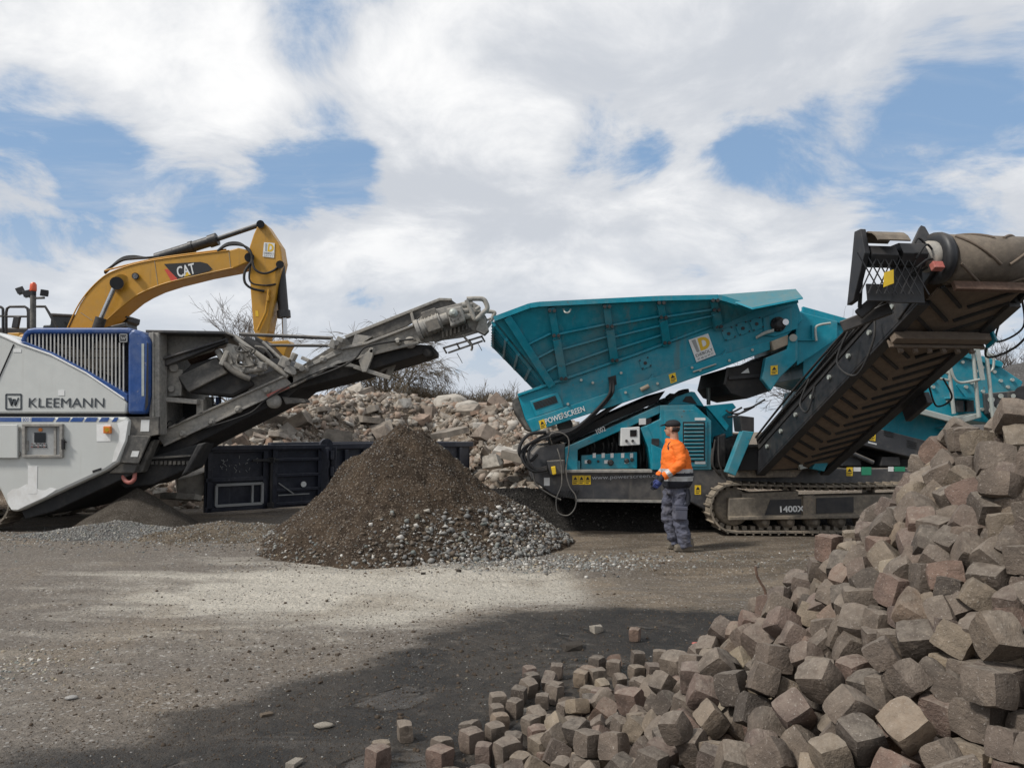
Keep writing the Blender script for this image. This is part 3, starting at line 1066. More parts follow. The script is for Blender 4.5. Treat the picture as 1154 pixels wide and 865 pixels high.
9,940,1635,2888,1347,511,500,-490,-499, 3,1040,313,3859,54,682,24,9,730, 8,880,2316,4926,140,306,-339,605,-653,
12,880,501,3195,230,271,645,-290,653, 10,800,1711,3393,1265,752,292,97,-583, 3,1000,2232,2029,1565,34,-816,577,1,
12,1090,2090,1851,1296,-146,745,42,-649, 5,1017,1952,1850,1222,-703,-88,648,280, 7,1040,2132,1642,1148,687,725,1,-50,
1,1071,1974,1940,1303,-652,-310,-692,25, 4,996,2401,1686,1235,-73,796,40,-600, 10,1000,2019,1763,1135,663,19,3,-748,
10,1090,2175,1899,1355,-449,467,686,-332, 0,940,2462,1817,1436,713,99,-678,149, 10,1058,1932,2215,1454,666,531,445,-276,
5,1075,2127,1778,1250,-304,-922,-21,240, 5,1000,2704,1701,1338,82,-595,-9,-799, 1,970,1992,2025,1374,225,910,-286,-201,
7,1040,2255,1708,1212,881,21,359,307, 5,1015,2233,1766,1273,-373,520,-680,-359, 1,1000,1730,1803,1022,656,200,-690,229,
9,1100,1877,1895,1183,65,914,366,-164, 11,1000,1577,1914,1110,735,-669,78,-76, 4,1050,2328,1955,1455,-128,-323,-907,-239,
3,1019,1740,2114,1268,-856,10,-422,-298, 10,940,2626,1978,1560,138,-101,558,-812, 9,880,2450,1843,1524,453,-12,36,891,
7,1040,1551,1907,1017,641,346,621,-288, 10,800,1568,2095,1178,259,-177,320,-894, 6,1013,1697,2220,1301,-133,277,484,-819,
4,940,2217,2369,1663,216,669,-235,671, 3,1040,2016,1637,1047,561,436,328,-623, 10,1067,1839,2469,1504,314,-845,150,405,
4,1100,3113,1877,1410,867,171,-388,261, 5,939,2182,1988,1426,128,-375,918,-27, 8,888,1880,2010,1298,486,-206,-433,731,
8,1055,2568,1692,1249,483,639,-565,199, 0,1055,1910,2084,1355,-913,238,-297,-145, 4,1040,1832,1709,1009,831,84,503,-222,
12,1017,2111,2056,1426,420,-902,103,-17, 11,886,1726,1965,1154,957,-282,68,-11, 8,1095,1656,2151,1211,-436,723,347,407,
10,966,1603,2241,1228,908,-182,351,140, 12,1080,2184,2072,1484,-430,-112,-35,-895, 7,940,1848,1842,1087,196,433,-878,52,
2,1075,2144,2168,1523,-398,-633,591,304, 5,1097,2029,2210,1490,-246,488,833,-90, 1,1000,2514,1692,1249,-115,671,540,495,
9,1064,1786,2264,1379,-788,477,167,-351, 0,1100,2553,1878,1452,985,42,-75,151, 9,885,2094,1978,1369,890,110,-328,297,
6,1100,2128,1626,1033,57,-34,-688,723, 13,1000,2949,1712,1305,663,-245,651,275, 11,1040,2469,2134,1583,439,547,-333,-630,
1,1100,3064,2137,1534,664,-392,57,634, 10,1100,1513,2103,1071,377,570,-95,-724, 10,1000,1866,1564,1026,28,756,650,70,
13,893,1839,1961,1216,266,-162,538,-784, 8,971,2641,1738,1302,263,-345,329,839, 6,1000,1807,2031,1230,400,150,-46,-903,
13,1040,2948,1949,1444,511,-453,724,101, 9,1040,2410,2299,1641,661,111,388,632, 12,1000,2338,2191,1594,445,-57,-884,133,
9,940,2170,2483,1677,782,-2,46,621, 2,1040,1763,1907,1097,138,826,507,-201, 8,852,2332,1691,1232,-235,636,-713,179,
13,1100,2474,1802,1347,688,-124,706,107, 0,1040,1461,2006,991,592,492,-333,-545, 9,919,1715,2063,1184,244,-466,850,5,
11,1010,2318,1811,1329,261,-914,303,69, 12,1040,2831,2087,1564,349,22,701,-622, 6,921,1801,2074,1281,-168,-810,-499,-258,
2,1040,2369,2626,1728,201,-99,-835,-502, 3,1096,1767,2328,1398,-511,623,-585,-92, 4,1019,2161,2304,1558,-31,836,538,103,
7,1071,2391,1805,1332,-764,-589,-22,263, 11,1000,1677,2313,1325,-359,-169,886,-241, 12,926,2177,1737,1213,202,7,-137,970,
12,800,1640,1848,1012,322,13,5,-947, 9,933,2672,1873,1422,654,-109,314,680, 8,1000,2540,2246,1632,216,853,13,475,
9,908,1901,1960,1276,39,-288,392,-873, 5,1005,2814,1979,1488,219,-821,476,-228, 3,1100,1444,1908,903,652,-31,-127,747,
8,997,1863,2299,1436,-377,-849,-191,317, 12,1000,2807,2315,1685,21,-206,-978,-13, 11,1000,2875,2407,1767,731,-596,-158,-292,
7,1040,1773,2140,1320,403,-150,691,581, 3,924,1947,2120,1407,-577,813,19,80, 6,1000,2027,2769,1687,854,-37,482,-194,
11,860,1855,2180,1385,730,422,-217,492, 1,1100,2575,2711,1759,761,51,620,184, 8,1001,2180,1804,1295,760,-644,-76,44,
11,1040,2474,2471,1677,338,201,-138,-909, 8,935,2075,1788,1209,846,-195,485,-108, 1,1040,2570,2389,1671,463,137,647,-590,
3,1000,2419,1976,1482,692,368,610,121, 0,1046,2647,1792,1355,-491,-122,799,-324, 3,800,2929,2301,1753,740,-33,-10,-672,
6,1000,2643,2248,1665,815,121,344,450, 2,1028,1836,2098,1317,-195,399,861,-249, 0,972,2344,1736,1267,694,258,610,282,
5,985,2345,1886,1379,493,135,-190,838, 10,1100,3103,2030,1463,38,232,-236,-943, 1,880,2300,2291,1598,296,-147,944,5,
2,880,2729,1868,1443,286,-369,-659,589, 5,940,2096,2343,1566,771,-169,554,-264, 11,868,1900,1911,1235,395,895,-192,-79,
3,1000,2151,2608,1671,20,-340,940,-15, 7,983,1817,1905,1142,536,-304,486,620, 3,1000,2172,3026,1748,212,504,534,645,
7,940,2919,2289,1663,243,-273,663,-653, 3,1000,1951,1278,742,381,776,-395,312, 10,880,2227,1576,1028,556,524,504,403,
3,898,2060,2082,1439,-358,-356,-565,652, 3,1040,2066,1954,1304,169,640,-732,162, 3,1040,1901,2611,1578,678,-82,701,206,
4,1000,2800,1745,1245,689,667,199,202, 3,1061,2025,2352,1542,894,15,249,371, 7,1043,1974,2302,1512,281,401,827,-278,
10,1018,2765,2023,1517,213,-29,803,-556, 0,956,1918,2349,1509,-790,-189,-474,341, 1,1050,1820,2156,1345,-333,-602,-576,442,
0,1040,2936,1749,1220,695,181,-679,153, 4,1040,3228,1917,1343,691,234,-648,218, 4,940,2267,1895,1383,922,-20,186,339,
0,940,1690,2052,1134,237,79,-717,-651, 4,880,3225,1899,1235,1,542,-841,4, 0,800,2022,2136,1450,698,106,72,-705,
9,1060,2262,1846,1336,-728,-500,292,367, 0,940,2803,2478,1727,151,313,696,-629, 2,899,2476,1739,1302,125,782,563,236,
10,1000,2629,2540,1716,56,723,622,-295, 1,918,2056,2562,1601,252,384,871,176, 10,880,2542,2565,1731,405,586,-699,61,
9,800,1678,1940,1076,961,-226,48,-154, 11,1040,2030,1866,1224,30,-3,310,950, 10,1100,1138,1733,738,262,84,148,-950,
3,1040,2032,1385,802,824,140,-48,548, 4,1100,1395,1516,641,422,713,-549,112, 0,1100,2274,2024,1464,681,715,104,118,
2,1061,2229,1961,1414,-19,695,278,663, 4,1000,1732,1492,816,101,-790,-577,182, 4,1100,1191,1699,617,465,-848,-247,-65,
11,1100,1779,1515,918,563,141,755,-305, 12,956,2552,1766,1309,462,-264,261,806, 4,940,1807,1320,716,57,-449,-324,831,
8,1000,1780,1172,689,359,-275,863,223, 12,1040,3148,2481,1659,75,-905,-35,418, 7,800,1589,2034,1125,873,-359,-74,323,
11,1029,2429,1923,1426,-279,98,939,178, 11,1000,2204,1512,938,230,64,88,967, 0,1000,1952,2787,1628,558,495,221,-628,
6,940,2209,2222,1560,693,-446,-116,554, 7,1000,2382,3065,1718,188,601,684,-369, 2,1000,3010,1831,1340,626,356,571,-394,
8,1000,1317,1418,600,289,-239,-841,-390, 4,933,2808,2234,1595,-237,490,-831,112, 0,1000,1719,1709,910,49,-765,-407,496,
9,880,2479,2047,1535,212,-913,73,-341, 9,880,2928,1637,1088,73,-690,-321,-644, 2,1021,2335,2037,1513,513,836,184,59,
0,880,3205,2053,1534,561,486,-489,458, 1,948,1943,2484,1538,131,577,-721,-360, 6,1100,3337,2498,1575,692,52,716,-76,
5,940,1436,1617,745,726,-143,-587,329, 4,1000,1043,1716,613,624,-465,-508,369, 1,885,2414,1730,1269,-420,-450,-750,-240,
8,1000,2682,1941,1465,649,613,-306,-332, 11,1040,1640,1440,652,893,-96,168,406, 11,1000,3444,2118,1339,696,-289,458,-472,
4,859,2559,2092,1541,-14,-745,211,-633, 0,1089,2291,1769,1272,-209,-943,226,125, 13,1000,2601,2152,1566,51,689,568,-448,
5,880,4267,3371,396,297,384,842,233, 0,1057,1840,2580,1520,-111,654,588,463, 8,800,2908,1842,1371,966,-257,3,-13,
5,1000,2472,1505,1027,4,-995,-98,-4, 9,1000,1537,1483,696,329,21,-499,801, 7,940,4339,4095,144,689,698,181,66,
2,940,1570,1773,889,937,138,-190,259, 13,1000,4224,3492,381,737,154,-462,468, 7,800,2927,1740,1126,1,-490,-872,24,
5,880,1691,1520,734,506,-303,-476,652, 9,800,3041,1716,1118,709,-54,-700,-59, 1,1040,1521,2029,1024,387,598,-702,21,
10,975,2691,2160,1568,352,230,828,-370, 8,1000,1618,1685,832,256,418,-865,-106, 2,940,1847,2364,1454,31,954,290,60,
7,1000,1937,1506,899,305,169,804,482, 5,1000,1352,1670,663,97,-908,203,353, 8,984,1958,2569,1562,-877,-281,388,-24,
0,940,1936,1478,808,585,-397,-694,-133, 4,1000,1479,1769,803,587,-609,264,-464, 5,1000,1197,1515,558,407,-178,172,-879,
10,1000,2132,2129,1465,19,147,986,72, 1,1040,4404,3960,152,515,561,-438,478, 2,940,1423,1789,884,991,-55,-113,46,
12,880,2596,1830,1349,61,-20,687,724, 5,880,2155,2907,1674,53,-340,238,908, 6,1000,1992,1565,973,203,945,-251,52,
5,880,2784,1861,1355,998,-8,-66,-14, 3,940,770,1941,500,24,-15,-986,-162, 0,880,2147,1748,1133,750,26,-114,651,
13,940,1757,1344,628,833,32,401,-379, 4,1000,953,1878,604,865,-170,-438,-178, 0,940,2950,1567,1014,717,36,-694,49,
8,941,2012,2476,1558,-471,-695,392,-375, 10,1000,958,1763,467,416,86,-363,-829, 5,940,1427,1335,590,281,448,-87,-844,
9,933,1655,2245,1272,-394,-477,785,37, 12,1040,2116,2484,1575,309,274,651,637, 13,800,2828,1780,1349,853,101,-83,-504,
7,1000,2477,2638,1683,514,289,652,476, 6,1000,2179,1431,832,143,-144,-808,-554, 2,880,2655,1711,1230,21,716,-23,697,
2,1000,2443,2881,1725,553,-797,120,211, 13,992,2984,2172,1543,-454,-55,262,-850, 6,880,4080,3790,370,138,789,-302,516,
9,1000,4079,3582,504,150,777,-476,382, 3,1000,1838,1481,719,521,-809,23,-273, 5,1000,3570,2191,1184,224,-937,118,-239,
7,800,4144,3550,441,589,428,-675,-117, 0,800,1739,1403,687,890,-232,-258,-296, 3,1000,2963,2121,1498,233,-33,922,-307,
5,1100,458,2422,263,218,-271,-883,314, 0,1040,704,2141,455,927,-124,-335,111, 11,1000,4017,3842,406,161,342,371,848,
5,1000,1386,1822,694,963,-5,5,269, 13,1000,2049,2062,1371,223,970,-96,19, 1,1039,2416,2537,1629,-443,-485,351,668,
4,880,1936,1423,735,933,-191,-100,-288, 6,1000,731,2105,596,361,203,-542,732, 1,800,1028,1688,492,376,-839,-295,259,
0,1100,130,2482,205,67,579,810,-72, 10,1040,969,3689,506,325,-448,165,816, 6,800,846,1844,479,562,660,-22,-499,
7,800,766,3974,342,698,-350,-562,-273, 6,1100,1111,1763,512,870,6,60,-490, 9,940,1764,2440,1418,627,574,-239,468,
5,1100,2280,2961,1678,682,-622,-261,281, 8,880,2349,1495,1017,408,-321,-627,580, 11,1100,552,2423,377,821,-386,-336,253,
13,1100,2660,3011,1745,804,351,468,-104, 9,800,3377,2015,1232,23,977,207,38, 5,940,2733,2517,1677,271,560,-701,-347,
10,1000,1955,1179,665,888,-407,-208,-56, 3,940,4315,3559,299,364,-569,-636,374, 5,880,4175,3729,351,467,456,537,534,
11,1026,2511,2348,1617,280,-327,-328,-840, 10,1000,402,2235,249,204,-297,-825,-435, 7,1040,612,2391,464,576,-233,-644,447,
2,949,2072,2698,1603,173,234,-291,912, 11,1000,-280,2783,55,953,-8,12,-303, 8,1000,4095,3711,459,442,-9,-638,631,
11,1040,1558,1366,564,342,344,283,-827, 3,800,2136,3248,1660,713,699,52,-18, 3,1040,3976,3785,499,277,-195,-792,508,
9,987,2887,2046,1511,-888,34,135,-438, 7,1100,1138,4981,123,94,-789,490,359, 12,1005,3204,2429,1554,774,-501,348,-170,
9,1100,1767,1614,826,955,-255,11,-153, 9,1040,859,3660,437,236,869,-287,-327, 12,1040,1472,4366,603,760,-587,55,-272,
2,873,2368,2134,1552,216,188,-921,264, 6,1040,349,2474,279,696,388,595,102, 13,1000,-116,2551,124,163,-611,622,462,
11,880,1321,1595,574,914,243,324,-14, 8,1000,-429,2789,52,637,-6,0,771, 10,880,1537,1643,703,323,496,405,-696,
1,1040,2361,2549,1638,853,-136,313,395, 9,1000,661,1951,338,113,-925,-287,-223, 13,1040,4170,3631,406,346,662,-623,232,
8,1040,3073,2400,1589,147,387,44,-909, 2,1000,1513,1446,599,418,775,47,472, 4,1040,3421,2894,1691,547,-441,-460,543,
7,1000,632,2310,416,110,-763,605,199, 11,880,1267,1845,760,692,321,-456,-458, 12,1040,-441,3394,54,313,-25,-2,949,
8,1000,1051,5090,52,824,-6,1,567, 13,1040,911,1903,489,771,-436,-83,456, 7,1000,790,3408,469,405,-640,-484,-438,
1,953,1794,2386,1431,-431,-577,425,548, 4,1040,933,4367,256,89,-160,846,-502, 12,1000,4102,4014,258,326,-609,243,681,
10,1040,338,2332,219,182,904,180,343, 12,1000,858,4185,286,274,563,720,299, 12,1000,12,2550,125,558,799,70,-215,
13,940,4299,3580,395,562,178,-97,-802, 1,1100,3987,3970,358,376,-346,-598,617, 11,1040,4379,3721,264,636,-234,-651,-343,
10,1000,4442,3850,167,944,33,326,-30, 6,1040,2344,2719,1672,440,581,-479,490, 5,800,959,2062,602,80,377,187,-904,
2,1000,3042,1970,1365,612,725,-72,307, 4,1000,893,1810,399,313,-341,251,850, 1,1040,279,2997,207,406,-51,892,193,
10,1040,793,2068,527,520,-757,-203,-339, 6,880,777,1889,390,864,-116,312,377, 4,1040,551,2579,424,481,518,-413,574,
10,1100,922,2061,481,47,-446,886,117, 6,1100,1064,1863,543,120,-247,831,-483, 13,1000,1250,1809,689,94,-792,-312,-516,
10,1100,891,3767,415,475,-294,-818,137, 4,800,648,2223,387,413,409,714,-390, 7,880,2868,1492,1012,255,-641,242,683,
1,1100,2890,1835,1253,974,10,23,223, 4,940,45,2981,112,492,27,632,-598, 4,1000,1183,3773,667,923,-137,115,342,
1,1000,2211,2726,1670,635,-207,333,-666, 12,800,1439,1867,792,865,8,4,-502, 12,940,459,2742,347,718,148,-655,182,
2,1100,4344,3429,330,517,-694,254,431, 9,800,2116,1347,773,684,-554,-402,253, 5,1100,4262,4221,152,677,-19,731,-76,
4,875,1789,2535,1475,833,503,56,224, 11,880,1730,1491,626,102,-575,356,729, 1,1040,-156,3078,59,784,23,15,-620,
3,940,2846,1967,1393,429,35,-822,-372, 1,800,867,2173,563,821,-149,-538,116, 3,940,4326,4459,45,566,556,-437,-423,
9,961,1571,2089,1105,-826,-378,-417,-17, 3,1000,2267,2161,1522,634,47,-468,-614, 4,1000,4455,3731,158,514,-436,422,-606,
13,800,2848,2220,1596,85,-277,-508,811, 7,940,1070,1981,620,604,-687,322,244, 12,1100,1155,4252,490,773,6,562,295,
3,880,739,2068,355,275,-349,-648,619, 2,1040,828,3523,446,859,-283,-155,397, 9,1100,556,2143,253,560,256,771,-164,
1,1040,4018,4105,260,536,-5,26,844, 6,800,1861,1556,804,559,253,-678,405, 5,1040,-439,2928,57,343,-15,10,939,
1,1000,3938,2775,917,31,26,-9,-999, 5,940,1986,2408,1519,656,645,-228,-319, 0,880,265,2705,191,365,-881,-114,278,
4,1000,1028,4303,330,468,821,61,-320, 9,909,1417,2007,845,158,-675,433,-575, 6,1100,2110,2241,1489,270,-8,728,630,
10,1000,747,4492,70,880,-61,-187,-433, 4,1040,2121,2763,1606,372,-192,-908,22, 8,800,938,4641,143,626,577,233,-470,
11,1000,3684,2276,1135,207,664,182,-695, 6,1000,-487,2587,54,579,393,598,-391, 7,1040,1071,4185,461,870,406,-138,244,
12,940,2274,2463,1658,266,-332,631,-649, 13,880,1421,4104,661,365,-188,707,-575, 1,880,1716,2408,1336,916,132,-335,175,
9,1000,-10,2785,98,660,68,-401,632, 12,880,1515,4106,779,734,578,226,277, 13,1000,617,2345,316,758,-24,-530,-379,
5,1040,314,2561,178,252,-481,-162,824, 11,1000,1617,2207,1145,730,-653,-1,203, 4,800,663,2125,337,233,-630,-247,-699,
2,1040,700,3234,423,471,834,262,114, 7,940,3918,4498,153,161,-315,643,680, 0,800,1240,1650,541,80,-509,776,-365,
9,940,1163,1590,469,937,81,289,181, 3,940,789,3642,366,527,277,267,758, 7,1100,3369,4447,363,233,-635,468,-568,
3,1040,-93,3328,59,690,-231,656,202, 3,1000,3859,4656,140,729,-361,3,-581, 13,1040,1375,3905,769,624,-221,678,319,
12,891,3046,2283,1562,-320,-394,-331,796, 0,1000,3569,4036,710,96,458,753,462, 13,800,620,2039,320,275,254,563,737,
7,800,4082,3904,323,440,-824,358,-3, 3,1040,1409,4273,561,676,-704,216,-10, 6,940,4408,3417,239,12,105,-994,-9,
12,1000,-458,3089,52,490,-12,6,872, 4,1000,1641,4032,891,121,-983,-69,-121, 9,1000,1148,1867,669,355,542,-238,724,
0,1040,2181,1879,1305,225,319,775,497, 0,1040,3787,4453,272,718,196,209,634, 0,940,650,4106,130,97,-51,931,-349,
0,940,4037,4286,146,134,-774,-210,-583, 4,1064,2043,2846,1600,-479,580,-7,-659, 5,880,1256,1761,493,695,610,96,368,
6,1000,2698,2392,1651,92,-822,468,-310, 7,1000,1991,2695,1560,71,699,-696,146, 4,880,226,3003,124,340,258,-896,-126,
6,1000,755,3504,331,750,578,-54,-317, 6,1040,3074,4550,395,192,-245,-803,508, 8,940,3488,4678,136,505,-499,-560,-428,
6,1100,3777,4138,397,908,182,-193,-325, 8,800,1401,1953,789,170,-4,712,-682, 0,940,-99,2991,53,10,990,137,-6,
3,1000,692,4250,97,965,-54,-238,96, 7,1100,859,4716,66,20,-998,57,-22, 2,1040,3040,1823,1244,432,426,-586,-537,
1,1100,1619,2330,1235,26,43,701,-712, 13,940,3221,4404,440,427,855,62,-288, 13,800,1800,1970,1150,632,-422,-634,-142,
8,800,107,3084,134,345,790,91,-498, 11,800,1890,2467,1486,440,711,-544,-69, 8,1000,2130,3078,1646,704,643,195,227,
9,1000,4337,3216,407,170,308,913,207, 13,1000,1169,3939,559,569,496,-654,50, 0,1000,2199,3162,1704,256,857,74,-441,
8,1040,1321,4064,580,34,-998,30,53, 10,1040,1878,1596,917,693,-260,618,265, 13,1000,1336,1806,587,36,-968,-243,41,
4,1000,2777,2322,1576,102,-709,76,693, 12,1040,3425,4539,275,542,248,-295,-747, 0,1100,556,2282,218,277,779,438,352,
8,1040,361,2891,187,844,-70,-524,-89, 4,800,505,2626,307,94,-753,316,-569, 7,1000,1482,3977,789,622,-450,-446,-461,
8,1000,1588,4299,620,802,-404,-391,203, 13,899,2626,2003,1502,295,639,-205,680, 1,1100,3213,2122,1443,160,-225,688,-671,
12,1040,198,3178,120,506,776,-355,-123, 8,1000,143,2605,184,641,30,484,595, 0,880,-63,3161,50,36,992,115,29,
]
build_setts()
single_out(NAMED)


# ------------------------------------------------------------------ paints and metals
pmat('teal', (0.004, 0.245, 0.335), 0.42, spec=0.35, dirt=(0.17, 0.19, 0.175), dirt_amt=0.52, dirt_scale=0.9, streak=True, var=0.12, top_dust=0.75, chips=(0.12, 0.10, 0.08))
pmat('charcoal', (0.040, 0.042, 0.047), 0.5, dirt=DUST, dirt_amt=0.28, dirt_scale=0.8, streak=True, var=0.15, top_dust=0.7)
pmat('black_steel', (0.019, 0.020, 0.023), 0.5, dirt=(0.12, 0.10, 0.08), dirt_amt=0.25, dirt_scale=1.2, var=0.2, top_dust=0.5)
pmat('rubber', (0.016, 0.016, 0.017), 0.75, dirt=(0.11, 0.095, 0.08), dirt_amt=0.35, dirt_scale=1.3, var=0.2, bump=0.3)
pmat('belt_brown', (0.17, 0.130, 0.098), 0.85, dirt=(0.14, 0.115, 0.09), dirt_amt=0.6, dirt_scale=1.4, var=0.2, bump=0.3)
pmat('drum_belt', (0.14, 0.115, 0.09), 0.85, dirt=(0.24, 0.20, 0.155), dirt_amt=0.7, dirt_scale=1.6, var=0.15, bump=0.3)
pmat('dusty_steel', (0.275, 0.265, 0.245), 0.75, dirt=(0.36, 0.33, 0.28), dirt_amt=0.8, dirt_scale=1.8, var=0.25, bump=0.25, chips=(0.05, 0.045, 0.04), top_dust=0.8)
pmat('dark_dusty_steel', (0.085, 0.082, 0.077), 0.75, dirt=(0.26, 0.235, 0.20), dirt_amt=0.7, dirt_scale=1.5, var=0.25, bump=0.25, top_dust=0.8)
pmat('track_steel', (0.165, 0.143, 0.115), 0.8, dirt=(0.30, 0.25, 0.19), dirt_amt=0.9, dirt_scale=2.2, var=0.25, bump=0.3, top_dust=0.9)
pmat('rusty_steel', (0.12, 0.070, 0.048), 0.85, dirt=(0.18, 0.14, 0.11), dirt_amt=0.6, dirt_scale=3, var=0.25, bump=0.3)
pmat('tan_cover', (0.36, 0.31, 0.24), 0.8, dirt=(0.22, 0.17, 0.12), dirt_amt=0.6, dirt_scale=3, var=0.15)
pmat('white_paint', (0.56, 0.575, 0.555), 0.42, dirt=(0.38, 0.36, 0.32), dirt_amt=0.40, dirt_scale=0.5, streak=True, var=0.035, top_dust=0.3)
pmat('bare_white', (0.80, 0.81, 0.80), 0.55, dirt=(0.45, 0.42, 0.38), dirt_amt=0.45, dirt_scale=2.5, var=0.05)
pmat('blue_paint', (0.012, 0.062, 0.235), 0.38, dirt=(0.16, 0.18, 0.21), dirt_amt=0.35, dirt_scale=1.0, streak=True, var=0.12, chips=(0.25, 0.25, 0.25), top_dust=0.3)
pmat('slat_grey', (0.45, 0.45, 0.44), 0.5, dirt=(0.22, 0.21, 0.19), dirt_amt=0.4, var=0.1)
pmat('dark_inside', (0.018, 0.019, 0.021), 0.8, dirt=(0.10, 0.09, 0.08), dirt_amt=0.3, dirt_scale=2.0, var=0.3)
pmat('yellow_paint', (0.50, 0.255, 0.024), 0.40, dirt=(0.22, 0.15, 0.07), dirt_amt=0.40, dirt_scale=0.8, streak=True, var=0.06)
pmat('chrome', (0.55, 0.55, 0.55), 0.22, metal=1.0, var=0.05)
pmat('galvanised', (0.42, 0.45, 0.42), 0.5, metal=0.35, dirt=(0.30, 0.30, 0.26), dirt_amt=0.4, dirt_scale=3, var=0.1)
pmat('sticker_yellow', (0.75, 0.50, 0.015), 0.5, dirt=(0.3, 0.22, 0.1), dirt_amt=0.3, dirt_scale=5, var=0.05)
pmat('sticker_white', (0.68, 0.69, 0.68), 0.5, dirt=(0.4, 0.38, 0.34), dirt_amt=0.3, dirt_scale=5, var=0.05)
pmat('sticker_green', (0.02, 0.22, 0.12), 0.5, var=0.1)
pmat('print_black', (0.012, 0.012, 0.014), 0.55, var=0.1)
pmat('print_grey', (0.045, 0.055, 0.065), 0.55, var=0.1)
pmat('print_white', (0.72, 0.73, 0.72), 0.5, var=0.04)
pmat('print_silver', (0.45, 0.47, 0.48), 0.5, var=0.04)
pmat('print_blue', (0.018, 0.075, 0.27), 0.45, dirt=(0.3, 0.3, 0.3), dirt_amt=0.2, dirt_scale=3, var=0.06)
pmat('print_gold', (0.70, 0.44, 0.02), 0.5, var=0.04)
pmat('print_red', (0.55, 0.06, 0.035), 0.5, var=0.04)
pmat('lamp_orange', (0.65, 0.19, 0.02), 0.3, var=0.08)
pmat('beacon_red', (0.62, 0.09, 0.03), 0.25, var=0.05)
pmat('faded_red', (0.38, 0.10, 0.08), 0.6, dirt=(0.3, 0.25, 0.22), dirt_amt=0.4, dirt_scale=4, var=0.1)
pmat('screen_glass', (0.010, 0.012, 0.014), 0.12, var=0.05)
pmat('navy_paint', (0.014, 0.018, 0.033), 0.5, dirt=(0.11, 0.11, 0.12), dirt_amt=0.35, dirt_scale=1.2, streak=True, var=0.2, chips=(0.16, 0.16, 0.17), top_dust=0.7)
pmat('silver_hatch', (0.34, 0.35, 0.35), 0.45, dirt=(0.2, 0.19, 0.17), dirt_amt=0.4, dirt_scale=3, var=0.06)
M = MATS


def sticker(parent, pix, Y, mat='sticker_yellow', mark=True, name='warning_sticker'):
    """A thin printed label on the plane Y; yellow ones carry a black hazard triangle and a text bar."""
    mb = MB()
    mb.pp(pix, Y - 0.006, Y - 0.001)
    o = obj(name, mb, M[mat], parent)
    if mark:
        (x0, y0), (x1, y1), (x2, y2), (x3, y3) = pix

        def q(u, v):
            return ((x0 * (1 - u) + x1 * u) * (1 - v) + (x3 * (1 - u) + x2 * u) * v,
                    (y0 * (1 - u) + y1 * u) * (1 - v) + (y3 * (1 - u) + y2 * u) * v)
        mk = MB()
        mk.prism([P(*q(.5, .12), Y - 0.008), P(*q(.85, .5), Y - 0.008), P(*q(.15, .5), Y - 0.008)], (0, .001, 0))
        mk.prism([P(*q(.12, .62), Y - 0.008), P(*q(.88, .62), Y - 0.008), P(*q(.88, .70), Y - 0.008), P(*q(.12, .70), Y - 0.008)], (0, .001, 0))
        mk.prism([P(*q(.12, .80), Y - 0.008), P(*q(.7, .80), Y - 0.008), P(*q(.7, .88), Y - 0.008), P(*q(.12, .88), Y - 0.008)], (0, .001, 0))
        obj('hazard_mark', mk, M['print_black'], o)
    return o


def pixtext(name, s, p0, p1, Y, cap, mat, parent, thick=0.0):
    """Letters from photo pixel p0 to p1 along their baseline on the plane Y; cap is the capital height in pixels."""
    a, b = P(*p0, Y), P(*p1, Y)
    px = (P(101, 486, Y) - P(100, 486, Y)).length
    size = cap * px / 0.70
    right = (b - a).normalized()
    up = Vector((0, -1, 0)).cross(right) * -1
    if up.z < 0:
        up = -up
    o = lettering(name, s, a, size, right, up, mat, parent, thick * size)
    root = root_of(parent).location
    xs = [(v.co + root - a).dot(right) for v in o.data.vertices]
    f = (b - a).length / max(max(xs), 1e-6)
    for v in o.data.vertices:
        w = v.co + root - a
        k = w.dot(right)
        v.co = a + w + right * (k * f - k) - root
    return o


def crawler(parent, x0, x1, Yn, width, ztop, zbot, name='crawler_track', shoes=0.13):
    """An endless steel track seen from the side: shoes with grousers round a loop."""
    r = (ztop - zbot) / 2
    zc = (ztop + zbot) / 2
    path = []
    L = x1 - x0 - 2 * r
    n1 = max(int(L / shoes), 2)
    n2 = max(int(math.pi * r / shoes), 5)
    for i in range(n1):
        t = i / n1
        path.append((Vector((x0 + r + L * t, 0, ztop - 0.035 * math.sin(math.pi * t) * (1 if L > 1.5 else 0))), 0.0))
    for i in range(n2):
        a = math.pi / 2 - math.pi * i / n2
        path.append((Vector((x1 - r + r * math.cos(a), 0, zc + r * math.sin(a))), math.pi / 2 - a))
    for i in range(n1):
        t = i / n1
        path.append((Vector((x1 - r - L * t, 0, zbot)), math.pi))
    for i in range(n2):
        a = -math.pi / 2 - math.pi * i / n2
        path.append((Vector((x0 + r + r * math.cos(a), 0, zc + r * math.sin(a))), math.pi / 2 - a))
    n = len(path)
    mb = MB()
    for i in range(n):
        p, a = path[i]
        q, _ = path[(i + 1) % n]
        d = (q - p)
        L2 = d.length
        d.normalize()
        nor = Vector((-d.z, 0, d.x))
        c = (p + q) / 2
        R = Matrix((d, Vector((0, 1, 0)), nor)).transposed()
        mb.box(Vector((c.x, Yn + width / 2, c.z)) - nor * 0.015, (L2 * 0.94, width, 0.03), R)
        mb.box(Vector((c.x, Yn + width / 2, c.z)) + nor * 0.010 + d * L2 * 0.3, (0.022, width, 0.035), R)
        mb.box(Vector((c.x, Yn + width / 2, c.z)) - nor * 0.06, (L2 * 0.55, width * 0.35, 0.06), R)
    return obj(name, mb, M['track_steel'], parent)


# ------------------------------------------------------------------ teal screening plant
def lerp2(a, b, t):
    return (a[0] + (b[0] - a[0]) * t, a[1] + (b[1] - a[1]) * t)


def polyline_y(pts, x):
    return float(np.interp(x, [p[0] for p in pts], [p[1] for p in pts]))


